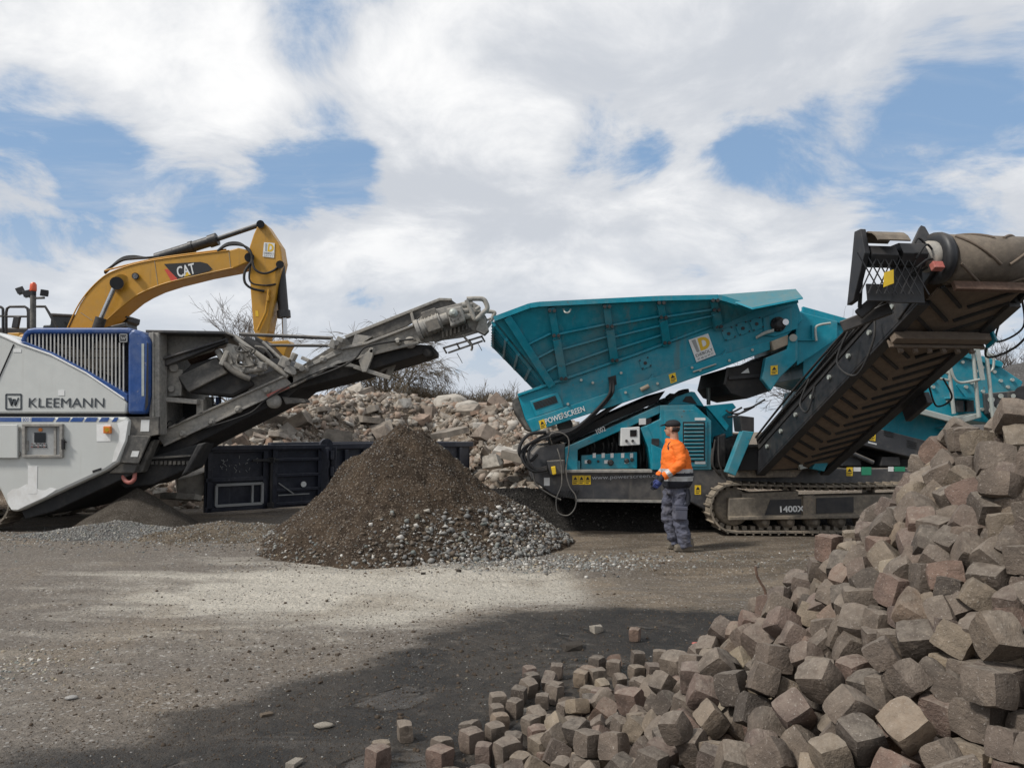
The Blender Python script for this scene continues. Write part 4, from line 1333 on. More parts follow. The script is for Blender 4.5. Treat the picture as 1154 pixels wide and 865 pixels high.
def build_screening_plant():
    root = thing('screening_plant', 'teal tracked screening plant with tall feed hopper and a dark side conveyor', 'screening plant', Vector((2.9, 13.5, 0)))
    T, CH, BK = M['teal'], M['charcoal'], M['black_steel']
    YN, YF = 12.30, 14.80

    # chassis
    mb = MB()
    mb.pp([(612, 531), (1044, 527), (1044, 546), (832, 549), (800, 577), (775, 564), (648, 562.5), (623, 557.5), (599, 540), (598, 531)], YN, YF)
    ch = obj('chassis', mb, CH, root, 0.02)
    mb = MB()
    mb.pp([(600, 512), (608, 503), (637, 499), (637, 530.5), (598, 530.5)], YN + 0.05, YF - 0.1)
    mb.pp([(616, 519), (637, 518), (637, 534), (620, 536)], YN - 0.12, YN + 0.05)
    obj('nose_housing', mb, CH, root, 0.02)
    mb = MB()
    for i in range(7):
        a = P(628 + i * 3.4, 561 - i * 0.2, YN - 0.01)
        b = P(632 + i * 3.4, 553 - i * 0.2, YN - 0.01)
        mb.bar(a, b, 0.02, 0.02, (0, 1, 0))
    obj('slotted_guard', mb, M['dark_inside'], root)
    mb = MB()
    mb.pp([(649, 562), (775, 563.5), (775, 566.5), (649, 565)], YN - 0.02, YF)
    obj('belly_edge', mb, M['dusty_steel'], root)
    mb = MB()
    mb.pp([(638, 529.2), (735, 529.0), (735, 532.5), (638, 532.5)], YN - 0.07, YN + 0.3)
    obj('sill', mb, M['dusty_steel'], root, 0.008)
    pixtext('lettering', 'www.powerscreen.com', (667, 540), (749, 537.2), YN - 0.004, 4.3, M['print_silver'], ch)
    mb = MB()
    mb.pp([(829, 528.5), (906, 527.5), (897, 537.5), (827, 538)], YN - 0.35, YN)
    obj('tray', mb, M['track_steel'], root, 0.01)
    # hazard labels on the chassis
    for k in range(3):
        x = 645 + k * 7
        sticker(root, [(x, 535.5), (x + 6.7, 535.4), (x + 6.7, 545.6), (x, 545.8)], YN)
    sticker(root, [(613, 538), (619.5, 538), (619.5, 547), (613, 547)], YN, 'sticker_white', False, 'label_plate')
    sticker(root, [(783, 546.5), (790, 546.5), (790, 557), (783, 557)], YN)
    sticker(root, [(954, 526.3), (961, 526.3), (961, 536), (954, 536)], YN)
    sticker(root, [(962, 526.3), (970, 526.3), (970, 531), (962, 531)], YN, 'sticker_white', False, 'label_plate')
    sticker(root, [(971, 526.0), (982, 526.0), (982, 535), (971, 535)], YN, 'sticker_green', False, 'safety_label')
    sticker(root, [(1001, 525.7), (1007, 525.7), (1007, 531), (1001, 531)], YN, 'sticker_white', False, 'label_plate')
    sticker(root, [(1008, 525.7), (1020, 525.7), (1020, 531), (1008, 531)], YN, 'sticker_green', False, 'safety_label')

    # crawlers
    xa, xb = P(798, 570, 12.1).x, P(1070, 570, 12.1).x
    for Yt in (12.0, 14.55):
        tr = crawler(root, xa, xb, Yt, 0.48, 0.80, 0.03)
    mb = MB()
    mb.pp([(821, 561), (1052, 556), (1052, 580), (821, 583.5)], 12.06, 12.5)
    fr = obj('track_frame', mb, M['track_steel'], root, 0.02)
    mb = MB()
    mb.pp([(822, 582), (1050, 578), (1050, 582.5), (822, 586)], 12.0, 12.1)
    mb.pp([(905, 558), (918, 557.5), (918, 581), (905, 581.5)], 12.03, 12.07)
    mb.pp([(836, 556), (900, 553), (900, 560), (836, 562)], 12.1, 12.4)
    obj('guide_rail', mb, M['track_steel'], fr, 0.01)
    mb = MB()
    mb.pp([(868, 563), (903, 562), (903, 579), (862, 580)], 12.05, 12.06)
    mb.pp([(920, 561), (962, 559.5), (962, 577), (920, 578.5)], 12.05, 12.06)
    obj('name_panel', mb, M['black_steel'], fr)
    pixtext('lettering', '1400X', (877, 577), (906.5, 576.2), 12.045, 6.6, M['print_white'], fr, 0.06)
    for x in (862, 890, 919, 948, 977, 1005, 1033):
        mb = MB()
        c = P(x, 588, 12.08)
        mb.lathe(c, (0, 1, 0), [(0, .03), (.01, .055), (.06, .055), (.07, .105), (.3, .105)], 14)
        obj('roller', mb, M['track_steel'], root)
    for x, r in ((826, 0.29), (1046, 0.29)):
        mb = MB()
        c = P(x, 571, 12.16)
        mb.lathe(c, (0, 1, 0), [(0, .08), (.01, r * .8), (.02, r), (.3, r)], 24)
        obj('idler', mb, M['track_steel'], root)

    # engine housing with the open control bay
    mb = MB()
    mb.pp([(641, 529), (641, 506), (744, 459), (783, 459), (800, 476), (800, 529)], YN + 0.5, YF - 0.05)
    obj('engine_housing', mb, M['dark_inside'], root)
    mb = MB()
    mb.pp([(637, 530), (637, 504), (744, 456), (744, 465.5), (651, 506.5), (651, 530)], YN, YN + 0.5)
    mb.pp([(652, 504.5), (744, 464), (744, 456.2), (640, 503)], YN + 0.5, YF)
    obj('sloping_cover', mb, T, root, 0.012)
    mb = MB()
    mb.pp([(744, 456.3), (783, 456), (802, 474), (802, 529.3), (735, 529.5), (731, 505), (722, 482), (744, 472)], YN - 0.02, YN + 0.5)
    mb.pp([(745, 456.3), (783, 456), (802, 474), (802, 490), (745, 490)], YN + 0.5, YF)
    sh = obj('end_cover', mb, T, root, 0.015)
    mb = MB()
    mb.pp([(749, 462), (782, 461.5), (797, 476), (797, 525.5), (749, 526)], YN - 0.045, YN - 0.02)
    dr = obj('access_door', mb, T, root, 0.008)
    mb = MB()
    mb.pp([(734, 500), (749, 507), (749, 529), (735, 529)], YN - 0.10, YN - 0.045)
    mb.pp([(723, 481), (730, 480), (750, 527), (741, 528)], YN - 0.03, YN + 0.05)
    obj('bay_flap', mb, T, root, 0.008)
    for i in range(10):
        y = 478.5 + i * 4.3
        mb = MB()
        a, b = P(771, y, YN - 0.06), P(793, y - 0.2, YN - 0.06)
        mb.bar(a, b, 0.035, 0.03, (0, -0.5, 1))
        obj('louvre', mb, T, dr, 0.004)
    mb = MB()
    mb.pp([(769.5, 475), (794.5, 475), (794.5, 520.5), (769.5, 520.5)], YN - 0.049, YN - 0.044)
    obj('vent_recess', mb, M['dark_inside'], dr)
    mb = MB()
    mb.pp([(734.5, 494), (743, 494), (743, 502), (734.5, 502)], YN - 0.06, YN - 0.02)
    obj('door_handle', mb, M['black_steel'], dr, 0.005)
    for y in (470.5, 519.5):
        sticker(root, [(783, y), (795, y), (795, y + 3), (783, y + 3)], YN - 0.046, 'sticker_white', False, 'label_plate')
    sticker(root, [(720, 471.5), (728, 471), (728, 478), (720, 478.5)], YN - 0.01, 'sticker_white', False, 'label_plate')
    sticker(root, [(729, 471), (734, 471), (734, 477.6), (729, 478)], YN - 0.01, 'print_black', False, 'label_plate')
    pixtext('lettering', '1002', (672, 489.6), (683, 484.9), YN - 0.005, 5.5, M['print_white'], sh, 0.01)
    # valve block, control box and hoses in the bay
    mb = MB()
    mb.pp([(655, 513), (718, 509), (718, 527.5), (655, 528.8)], YN + 0.12, YN + 0.4)
    vb = obj('valve_block', mb, T, root, 0.01)
    mb = MB()
    mb.pp([(641, 520), (654, 519), (654, 529), (641, 529.5)], YN + 0.05, YN + 0.4)
    obj('valve_bracket', mb, T, root, 0.01)
    for i, x in enumerate((668, 678, 688, 700, 710)):
        sticker(root, [(x, 510.5), (x + 3.5, 510.2), (x + 3.5, 515.5), (x, 515.8)], YN + 0.12, 'sticker_white', False, 'label_plate')
        mb = MB()
        mb.tube([P(x + 1, 510, YN + 0.2), P(x + 2.5, 503, YN + 0.15), P(x + 1.5, 499, YN + 0.12)], [0.012, 0.010, 0.016], 6)
        obj('lever', mb, M['black_steel'], vb)
    for x, y, r in ((664, 520, .035), (688, 521, .05), (674, 519.5, .02), (706, 519, .04), (712, 518, .03)):
        mb = MB()
        mb.lathe(P(x, y, YN + 0.12), (0, -1, 0), [(0, r), (.03, r), (.035, r * .6), (.06, r * .55)], 12)
        obj('valve_knob', mb, M['black_steel'], vb)
    for x in (659, 681, 704):
        sticker(root, [(x, 518.3), (x + 4.2, 518.1), (x + 4.2, 522), (x, 522.2)], YN + 0.12, 'sticker_white', False, 'label_plate')
    mb = MB()
    mb.pp([(699.5, 482), (721, 480.5), (721.5, 501), (699.5, 502.5)], YN - 0.02, YN + 0.25)
    cb = obj('control_box', mb, M['sticker_white'], root, 0.012)
    mb = MB()
    mb.pp([(710, 484.3), (717.5, 484), (717.5, 491.3), (710, 491.6)], YN - 0.03, YN - 0.015)
    obj('display', mb, M['screen_glass'], cb)
    for x in (706, 713):
        mb = MB()
        mb.cyl(P(x, 496.5, YN - 0.05), P(x, 496.5, YN - 0.01), 0.022, n=10)
        obj('button', mb, M['black_steel'], cb)
    mb = MB()
    for (x, y0, y1) in ((648, 505, 519), (660, 501, 512), (665, 498, 512), (684, 492, 510), (690, 488, 505), (693, 495, 510), (724, 488, 520), (728, 490, 526), (720, 505, 527)):
        mb.tube(spline([P(x, y0, YN + .3), P(x + 2, (y0 + y1) / 2, YN + .22), P(x + 1, y1, YN + .3)], 4), 0.02, 6)
    obj('hydraulic_hose', mb, M['rubber'], root)

    # engine top, right wing, exhaust
    mb = MB()
    mb.pp([(752, 456), (762, 447), (779, 441), (783, 441.5), (794, 458), (783, 456.2)], YN + 0.25, YF - 0.2)
    obj('engine_hood', mb, T, root, 0.01)
    mb = MB()
    mb.pp([(769, 452), (773, 446.5), (779, 446), (786, 455.5)], YN + 0.235, YN + 0.24)
    obj('hood_opening', mb, M['dark_inside'], root)
    mb = MB()
    mb.pp([(795, 457), (826, 454), (830, 459), (814, 469.5), (822, 480), (819, 485.5), (803, 466)], YN + 0.1, YN + 0.22)
    mb.pp([(795, 457), (826, 454), (826, 500), (803, 500)], YN + 0.6, YF - 0.2)
    obj('side_gusset', mb, T, root, 0.01)
    mb = MB()
    mb.tube([P(798.5, 456, YN + 1.0), P(798.3, 437, YN + 1.0)], 0.035, 12)
    obj('exhaust_pipe', mb, M['galvanised'], root)
    mb = MB()
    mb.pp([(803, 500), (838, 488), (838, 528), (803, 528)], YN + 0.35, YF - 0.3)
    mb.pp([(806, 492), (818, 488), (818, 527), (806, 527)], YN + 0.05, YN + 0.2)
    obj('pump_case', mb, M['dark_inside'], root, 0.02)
    mb = MB()
    for (x0, y0, x1, y1, sag) in ((806, 495, 812, 535, 9), (810, 492, 818, 538, 6), (820, 470, 842, 461, 3), (824, 466, 850, 458, 4), (818, 462, 836, 459, 5), (803, 505, 808, 530, 6), (838, 461, 862, 450, 3)):
        a, b = P(x0, y0, YN - .02), P(x1, y1, YN - .02)
        m = (a + b) / 2 + Vector((-0.01 * sag, -0.03, -0.012 * sag))
        mb.tube(spline([a, m, b], 6), 0.016, 6)
    obj('hydraulic_hose', mb, M['rubber'], root)

    # inclined feeder frame
    low = [(594, 473), (720, 431), (812, 400), (868, 383), (888, 377)]
    mb = MB()
    mb.pp([(584, 446), (720, 399), (848, 350), (898, 339), (905, 360), (888, 377), (868, 394), (720, 448), (600, 487), (592, 472)], YN, YF)
    ff = obj('feeder_frame', mb, T, root, 0.015)
    mb = MB()
    mb.pp([(594, 473), (720, 431), (812, 400), (868, 383), (868, 394), (824, 410.5), (720, 448), (600, 487)], YN - 0.07, YN)
    obj('lower_flange', mb, T, ff, 0.012)
    mb = MB()
    mb.pp([(583, 443.5), (720, 396.5), (848, 347.5), (848, 350.5), (720, 399.5), (584, 446.5)], YN - 0.05, YN + 0.05)
    obj('upper_flange', mb, T, ff, 0.006)
    mb = MB()
    mb.pp([(577, 450), (584, 446), (592, 470), (600, 487), (594, 484), (580, 462)], YN + 0.1, YF - 0.1)
    obj('tail_guard', mb, M['dark_dusty_steel'], ff, 0.02)
    mb = MB()
    mb.pp([(869, 384.5), (888.5, 377), (888, 388.5), (872, 395)], YN - 0.13, YN + 0.2)
    obj('bearing_cover', mb, M['tan_cover'], ff, 0.015)
    # lettering and labels on the feeder
    pixtext('lettering', 'POWERSCREEN', (615, 478), (659.5, 463), YN - 0.078, 6.2, M['print_white'], ff, 0.03)
    sticker(root, [(607, 474), (613, 472), (616, 481.5), (609.5, 484)], YN - 0.07)
    sticker(root, [(753.5, 422), (761, 419.5), (763, 429.5), (756, 432)], YN - 0.07)
    # sign with the yard's emblem
    logo_sign(ff, (776, 383), (798, 375.5), (806.6, 399.6), (785, 408), YN - 0.012)
    # vent box
    mb = MB()
    mb.pp([(597, 452), (629, 441.5), (635.5, 459), (604, 469.5)], YN - 0.05, YN)
    vbx = obj('vent_box', mb, T, ff, 0.01)
    for i in range(6):
        t = (i + 0.6) / 6.6
        a = lerp2((600.3, 453.5), (604.6, 464.5), t * 0.8)
        b = lerp2((625.5, 445.3), (630.0, 456.0), t * 0.8)
        mb = MB()
        mb.bar(P(*a, YN - 0.053), P(*b, YN - 0.053), 0.012, 0.016, (0, 0, 1))
        obj('louvre', mb, M['dark_inside'], vbx)
    # bolted plates with holes
    for (x, y, s) in ((727, 409, 12), (821, 376, 14), (837, 370, 14), (852.5, 365, 14)):
        d = (P(100, 0, YN) - P(99, 0, YN)).length
        c = P(x, y, YN - 0.008)
        R = Matrix.Rotation(math.radians(20), 3, 'Y').to_3x3()
        R = Matrix.Rotation(math.radians(-20), 3, 'Y')
        mb = MB()
        mb.box(c, (s * d * .95, 0.02, s * d * .95), R)
        pl = obj('bearing_plate', mb, T, ff, 0.006)
        mb = MB()
        mb.cyl(c + Vector((0, -0.012, 0)), c + Vector((0, -0.02, 0)), 0.028, n=12)
        for sx in (-1, 1):
            for sz in (-1, 1):
                o = R @ Vector((sx * s * d * .38, -0.012, sz * s * d * .38))
                mb.cyl(c + o, c + o + Vector((0, -0.014, 0)), 0.013, n=6, smooth=False)
        obj('bolt', mb, M['black_steel'], pl)
    # side plate, motor at the head of the feeder
    mb = MB()
    mb.pp([(860, 358), (893, 345), (899, 352), (899, 370), (874, 379), (861, 378)], YN - 0.03, YN)
    obj('head_plate', mb, T, ff, 0.008)
    mb = MB()
    c = P(876.5, 365.5, YN - 0.03)
    mb.lathe(c, (0, -1, 0), [(0, .12), (.04, .12), (.045, .085), (.10, .08), (.11, .05)], 18)
    for k in range(10):
        a = 2 * math.pi * k / 10
        o = Vector((0.10 * math.cos(a), -0.04, 0.10 * math.sin(a)))
        mb.cyl(c + o, c + o + Vector((0, -0.02, 0)), 0.012, n=6, smooth=False)
    mo = obj('feeder_motor', mb, M['black_steel'], ff)
    mb = MB()
    mb.cyl(c + Vector((0.08, -0.14, 0.02)), c + Vector((0.08, -0.05, 0.02)), 0.05, n=14)
    obj('motor_cap', mb, M['chrome'], mo)
    mb = MB()
    for k in range(3):
        mb.tube(spline([P(872, 371 + k, YN - .1), P(862, 374 + k, YN - .09), P(852, 379.5 + k * .8, YN - .05)], 5), 0.014, 6)
    obj('steel_pipe', mb, M['galvanised'], ff)
    for (x, y) in ((640, 455), (633, 466), (705, 442), (741, 432), (789, 417), (822, 406), (848, 394), (700, 420), (668, 431), (655, 428), (780, 414)):
        mb = MB()
        mb.cyl(P(x, y, YN - 0.10), P(x, y, YN), 0.022, n=8)
        obj('bolt', mb, M['galvanised'], ff)
    mb = MB()
    mb.tube([P(722, 439, YN - .1), P(731, 434.5, YN - .1)], 0.035, 10)
    obj('flange_pin', mb, M['tan_cover'], ff)
    mb = MB()
    mb.tube([P(781, 419, YN - .09), P(807, 410, YN - .09)], 0.014, 6)
    obj('flange_rod', mb, M['galvanised'], ff)
    # little gussets
    for (x, y) in ((733, 425), (815, 398)):
        mb = MB()
        mb.prism([P(x - 3, y + 3.2, YN), P(x + 3, y + 1.2, YN), P(x + 2, y - 4, YN)], (0, -0.06, 0))
        obj('gusset', mb, T, ff)
    # hose outlet and hoses sweeping down to the nose
    mb = MB()
    mb.pp([(685, 425), (694, 422.5), (695, 433), (688, 436)], YN - 0.012, YN - 0.004)
    obj('hose_port', mb, M['dark_inside'], ff)
    hs = MB()
    for k, (dx, dy) in enumerate(((0, 0), (2.0, 0.6), (-1.5, 1.2))):
        y0 = YN - 0.10 - 0.02 * k
        hs.tube(spline([P(689 + dx, 427, YN - .02), P(689 + dx, 440 + dy, y0 - .03), P(683 + dx, 450 + dy, y0), P(664 + dx, 470 + dy, y0), P(645 + dx, 483 + dy * 2, y0), P(618 + dx, 489 + dy * 3, y0),
                        P(596 + dx * 2, 501 + dy, y0), P(591 + dx * 2, 516, y0 - .1), P(601 + dx, 528 + dy * 2, y0 - .1), P(616, 526 + dy * 3, y0)], 8), 0.022, 7)
    obj('hydraulic_hose', hs, M['rubber'], root)
    hs = MB()
    hs.tube(spline([P(615, 487, YN - .1), P(597, 489, YN - .2), P(587, 500, YN - .22), P(586, 512, YN - .2), P(597, 519, YN - .1), P(605, 512, YN)], 8), 0.028, 8)
    hs.tube(spline([P(700, 452, YN + .1), P(672, 470, YN + .1), P(650, 485, YN + .1), P(632, 494, YN + .1), P(618, 500, YN + .1)], 6), 0.035, 8)
    obj('thick_hose', hs, M['rubber'], root)
    hs = MB()
    hs.tube(spline([P(622, 500, YN - .1), P(620, 490, YN - .16), P(630, 487, YN - .16), P(640, 493, YN - .16), P(641, 506, YN - .16), P(638, 530, YN - .16), P(642, 548, YN - .16), P(649, 559, YN - .17), P(648, 572, YN - .17),
                    P(640, 580.5, YN - .17), P(629, 577, YN - .17), P(627, 562, YN - .17), P(633, 545, YN - .16), P(632, 520, YN - .16), P(628, 505, YN - .14)], 8), 0.011, 6)
    hs.tube(spline([P(600, 528, YN - .08), P(604, 545, YN - .1), P(618, 556, YN - .1), P(632, 563, YN - .1)], 6), 0.014, 6)
    obj('trailing_cable', hs, M['dark_dusty_steel'], root)
    mb = MB()
    mb.pp([(621, 526), (626, 525), (627, 534), (623, 535)], YN - 0.2, YN - 0.12)
    obj('junction_box', mb, M['sticker_yellow'], root, 0.01)
    mb = MB()
    mb.cyl(P(636.5, 479, YN + .2), P(636.5, 479, YN + .9), 0.13, n=18)
    obj('tail_drum', mb, M['dark_dusty_steel'], root)
    mb = MB()
    mb.pp([(618, 497), (660, 478.5), (750, 440), (741, 453), (690, 474.5), (640, 499)], YN + 0.3, YF - 0.4)
    obj('main_belt', mb, M['rubber'], root, 0.01)
    mb = MB()
    pts = [(752, 449.5), (756, 446), (761, 446.5), (766, 443), (771, 441.5), (776, 441)]
    mb.tube([P(x, y, YN + .5) for x, y in pts], 0.05, 7)
    obj('cover_sheet', mb, M['rubber'], root)

    build_hopper(root, YN, YF)

    # chute and bracket under the head of the feeder
    mb = MB()
    mb.pp([(821, 414), (862, 405), (887, 393), (870, 402), (861, 424), (869, 440), (842, 449), (824, 443), (816.5, 433)], YN + 0.15, YF - 0.5)
    ct = obj('chute', mb, M['rubber'], root, 0.04)
    mb = MB()
    mb.pp([(821.5, 424), (860, 421), (860, 424.5), (821.5, 427.5)], YN + 0.11, YN + 0.15)
    mb.pp([(819, 414), (822, 413.5), (818, 433), (815.5, 433)], YN + 0.11, YN + 0.15)
    obj('chute_rim', mb, M['black_steel'], ct)
    mb = MB()
    mb.prism([P(835, 420.5, YN + .145), P(843, 414.5, YN + .145), P(844.5, 420, YN + .145)], (0, -.006, 0))
    obj('chute_mark', mb, M['sticker_white'], ct)
    mb = MB()
    mb.pp([(863, 403), (887, 393), (889, 379), (899, 377), (899, 406), (880, 424), (869, 440), (859, 427)], YN - 0.12, YN + 0.02)
    br = obj('swing_bracket', mb, T, root, 0.015)
    mb = MB()
    mb.cyl(P(894, 380.5, YN - .17), P(894, 380.5, YN - .1), 0.06, n=14)
    obj('pivot_pin', mb, M['galvanised'], br)
    sticker(root, [(868.5, 412), (876.5, 411.3), (876.5, 421.5), (868.5, 422.3)], YN - 0.125)
    mb = MB()
    mb.pp([(896, 351), (905, 352), (944, 362), (944, 381), (921, 397), (898, 412)], YN + 0.12, YF - 0.2)
    ub = obj('transfer_housing', mb, T, root, 0.012)
    mb = MB()
    mb.pp([(915, 366), (917, 366), (917, 382), (915, 382)], YN + 0.07, YN + 0.12)
    mb.pp([(899, 382), (922, 382), (922, 383.5), (899, 383.5)], YN + 0.08, YN + 0.12)
    obj('seam_strip', mb, T, ub)
    mb = MB()
    mb.tube(spline([P(920, 384, YN), P(919, 370, YN), P(924, 366, YN), P(936, 364, YN)], 5), 0.02, 8)
    obj('grab_rail', mb, M['galvanised'], ub)

    # screen box on springs, to the right behind the side conveyor
    mb = MB()
    mb.pp([(905, 353), (1129, 414), (1153, 430), (1146, 450), (1125, 478), (1078, 471), (981, 446), (905, 426)], YN + 0.35, YF - 0.35)
    sb = obj('screen_box', mb, T, root, 0.012)
    mb = MB()
    top0, top1 = [(905, 345), (1056, 386.5), (1129, 407)], [(905, 353), (1056, 394), (1129, 414)]
    mb.pp([top0[0], top0[2], (1131, 410), top1[2], top1[0]], YN + 0.28, YN + 0.36)
    mb.pp([(905, 349), (1129, 410.5), (1129, 413), (905, 352)], YN + 0.30, YF - 0.35)
    tc = obj('top_cover', mb, T, sb, 0.01)
    pixtext('lettering', 'POWERSCREEN', (985, 375.5), (1078, 400.7), YN + 0.272, 6.5, M['print_white'], tc, 0.03)
    mb = MB()
    rr = random.Random(5)
    for (x, y) in ((1017, 428.5), (1038, 433), (1036, 418), (1051, 436), (1051, 427.5), (1055, 421), (1088, 436), (1094, 431), (1107, 441), (1099, 418), (1127, 429), (1000, 404), (1042, 395), (1066, 403), (1084, 408), (1106, 414), (1120, 419), (1135, 436), (1140, 428), (1068, 452), (1106, 461)):
        c = P(x, y, YN + 0.35)
        mb.cyl(c, c + Vector((0, -0.035, 0)), 0.03, n=6, smooth=False)
    obj('bolt', mb, M['galvanised'], sb)
    mb = MB()
    mb.cyl(P(1017, 428.5, YN + .34), P(1017, 428.5, YN + .345), 0.045, n=12)
    mb.prism([P(1028, 452, YN + .345), P(1034, 443, YN + .345), P(1033, 453.5, YN + .345)], (0, -.006, 0))
    mb.prism([P(1035, 455, YN + .345), P(1038, 451, YN + .345), P(1042, 456, YN + .345)], (0, -.006, 0))
    obj('dark_decal', mb, M['print_blue'], sb)
    sticker(root, [(1026, 407.5), (1032, 409), (1034, 413.5), (1029, 411.5)], YN + 0.35, 'sticker_yellow', False, 'arrow_label')
    mb = MB()
    mb.pp([(1112, 443), (1147, 440), (1147, 457), (1123, 476), (1114, 466)], YN + 0.22, YN + 0.35)
    gp = obj('gearbox_plate', mb, M['charcoal'], sb, 0.012)
    mb = MB()
    for (x, y, r) in ((1117, 450, .05), (1128, 446, .04), (1119, 462, .06), (1127, 458, .05), (1137, 453, .06), (1142, 446, .035), (1121, 470, .035)):
        mb.cyl(P(x, y, YN + .16), P(x, y, YN + .22), r, n=10)
    obj('bolt', mb, M['galvanised'], gp)
    mb = MB()
    mb.cyl(P(1153, 443, YN + .1), P(1153, 443, YN + .35), 0.12, n=18)
    obj('shaft_end', mb, M['black_steel'], sb)
    for x in (1081, 1092.5):
        mb = MB()
        c = P(x, 464, YN + 0.22)
        pr = []
        for k in range(9):
            pr += [(k * 0.022, .062), (k * 0.022 + .011, .078)]
        mb.lathe(c, (0, 0, 1), pr, 14)
        obj('coil_spring', mb, M['black_steel'], sb)
    mb = MB()
    mb.pp([(1074, 446), (1100, 448), (1100, 450), (1074, 448.5)], YN + 0.1, YN + 0.36)
    mb.bar(P(1078, 433, YN + .3), P(1089, 447, YN + .3), 0.03, 0.03)
    obj('spring_seat', mb, T, sb)

    # walkway with handrails
    mb = MB()
    mb.pp([(978, 444.5), (1077.5, 470.5), (1077.5, 477), (978, 450.5)], YN - 0.22, YN - 0.14)
    mb.pp([(978, 444), (1077.5, 470), (1077.5, 471.2), (978, 445.2)], YN - 0.14, YN + 0.34)
    mb.pp([(1077, 471), (1106, 465), (1106, 470), (1083, 477)], YN - 0.12, YN + 0.3)
    wk = obj('walkway', mb, M['galvanised'], root, 0.008)
    Yr = YN - 0.18
    for (a, b) in (((1005.5, 419), (1008, 452)), ((1067, 392.5), (1075, 466)), ((1096.5, 392.5), (1103, 470)), ((1111, 391), (1119, 470))):
        mb = MB()
        mb.tube([P(*a, Yr), P(*b, Yr)], 0.030, 10)
        obj('handrail_post', mb, M['galvanised'], wk)
    hr = MB()
    hr.tube([P(1005.5, 414.5, Yr), P(1069, 428.5, Yr)], 0.022, 8)
    hr.tube([P(1040, 388, Yr), P(1067, 395.5, Yr)], 0.022, 8)
    hr.tube([P(1096.5, 394, Yr), P(1112, 392, Yr)], 0.022, 8)
    hr.tube(spline([P(1066, 401, Yr), P(1061, 404, Yr), P(1062, 417, Yr), P(1069, 421, Yr)], 6), 0.020, 8)
    hr.tube(spline([P(1113, 399, Yr), P(1119.5, 402, Yr), P(1119, 415, Yr), P(1114, 419, Yr)], 6), 0.020, 8)
    obj('handrail', hr, M['galvanised'], wk)
    gt = MB()
    gt.tube(spline([P(1104, 427.5, Yr - .05), P(1085, 431, Yr - .05), P(1077, 428, Yr - .05), P(1072.5, 418, Yr - .05), P(1071, 404, Yr - .05), P(1075, 398, Yr - .05), P(1103, 393.5, Yr - .05)], 8), 0.021, 8)
    obj('gate_loop', gt, M['galvanised'], wk)
    mb = MB()
    mb.bar(P(1101.5, 393, Yr - .06), P(1107.5, 428, Yr - .06), 0.06, 0.03, (0, 1, 0))
    obj('kick_plate', mb, M['galvanised'], wk)

    # dark frame and covers below the screen box
    mb = MB()
    mb.pp([(930, 436), (981, 451), (1085, 480), (1075, 496), (1044, 498), (955, 474), (925, 470)], YN + 0.3, YF - 0.3)
    mb.pp([(1058, 482), (1082, 478), (1081, 484), (1074, 490)], YN + 0.15, YN + 0.3)
    obj('screen_subframe', mb, T, root, 0.012)
    mb = MB()
    mb.pp([(955, 474), (1044, 496.5), (1042, 519), (950, 496)], YN + 0.02, YF - 0.3)
    lc = obj('lower_cover', mb, CH, root, 0.015)
    mb = MB()
    for x0, y0, n in ((959, 480, 4), (1022, 496, 4), (996, 485, 3)):
        for k in range(n):
            mb.bar(P(x0, y0 + k * 2.2, YN + .015), P(x0 + 11, y0 + 2.8 + k * 2.2, YN + .015), 0.014, 0.012)
    obj('cover_slot', mb, M['dark_inside'], lc)
    sticker(root, [(979.5, 486), (987, 487.6), (986.5, 497), (979, 495.5)], YN + 0.02)
    sticker(root, [(978.5, 497.2), (988, 499.5), (988, 501.2), (978.5, 499)], YN + 0.02, 'sticker_white', False, 'label_plate')
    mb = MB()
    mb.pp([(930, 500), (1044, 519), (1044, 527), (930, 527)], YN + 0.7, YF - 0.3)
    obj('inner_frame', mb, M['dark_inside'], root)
    for x0, x1 in ((950, 971), (992, 1015)):
        mb = MB()
        mb.pp([(x0 + 2, 514.5), (x1 - 1, 514.5), (x1, 525), (x0, 525)], YN + 0.1, YN + 0.5)
        obj('battery_box', mb, M['black_steel'], root, 0.015)
    mb = MB()
    mb.tube([P(936, 500, YN + .05), P(984, 521, YN + .05)], 0.035, 10)
    obj('brace_tube', mb, M['charcoal'], root)

    build_side_conveyor(root, YN)
    return root


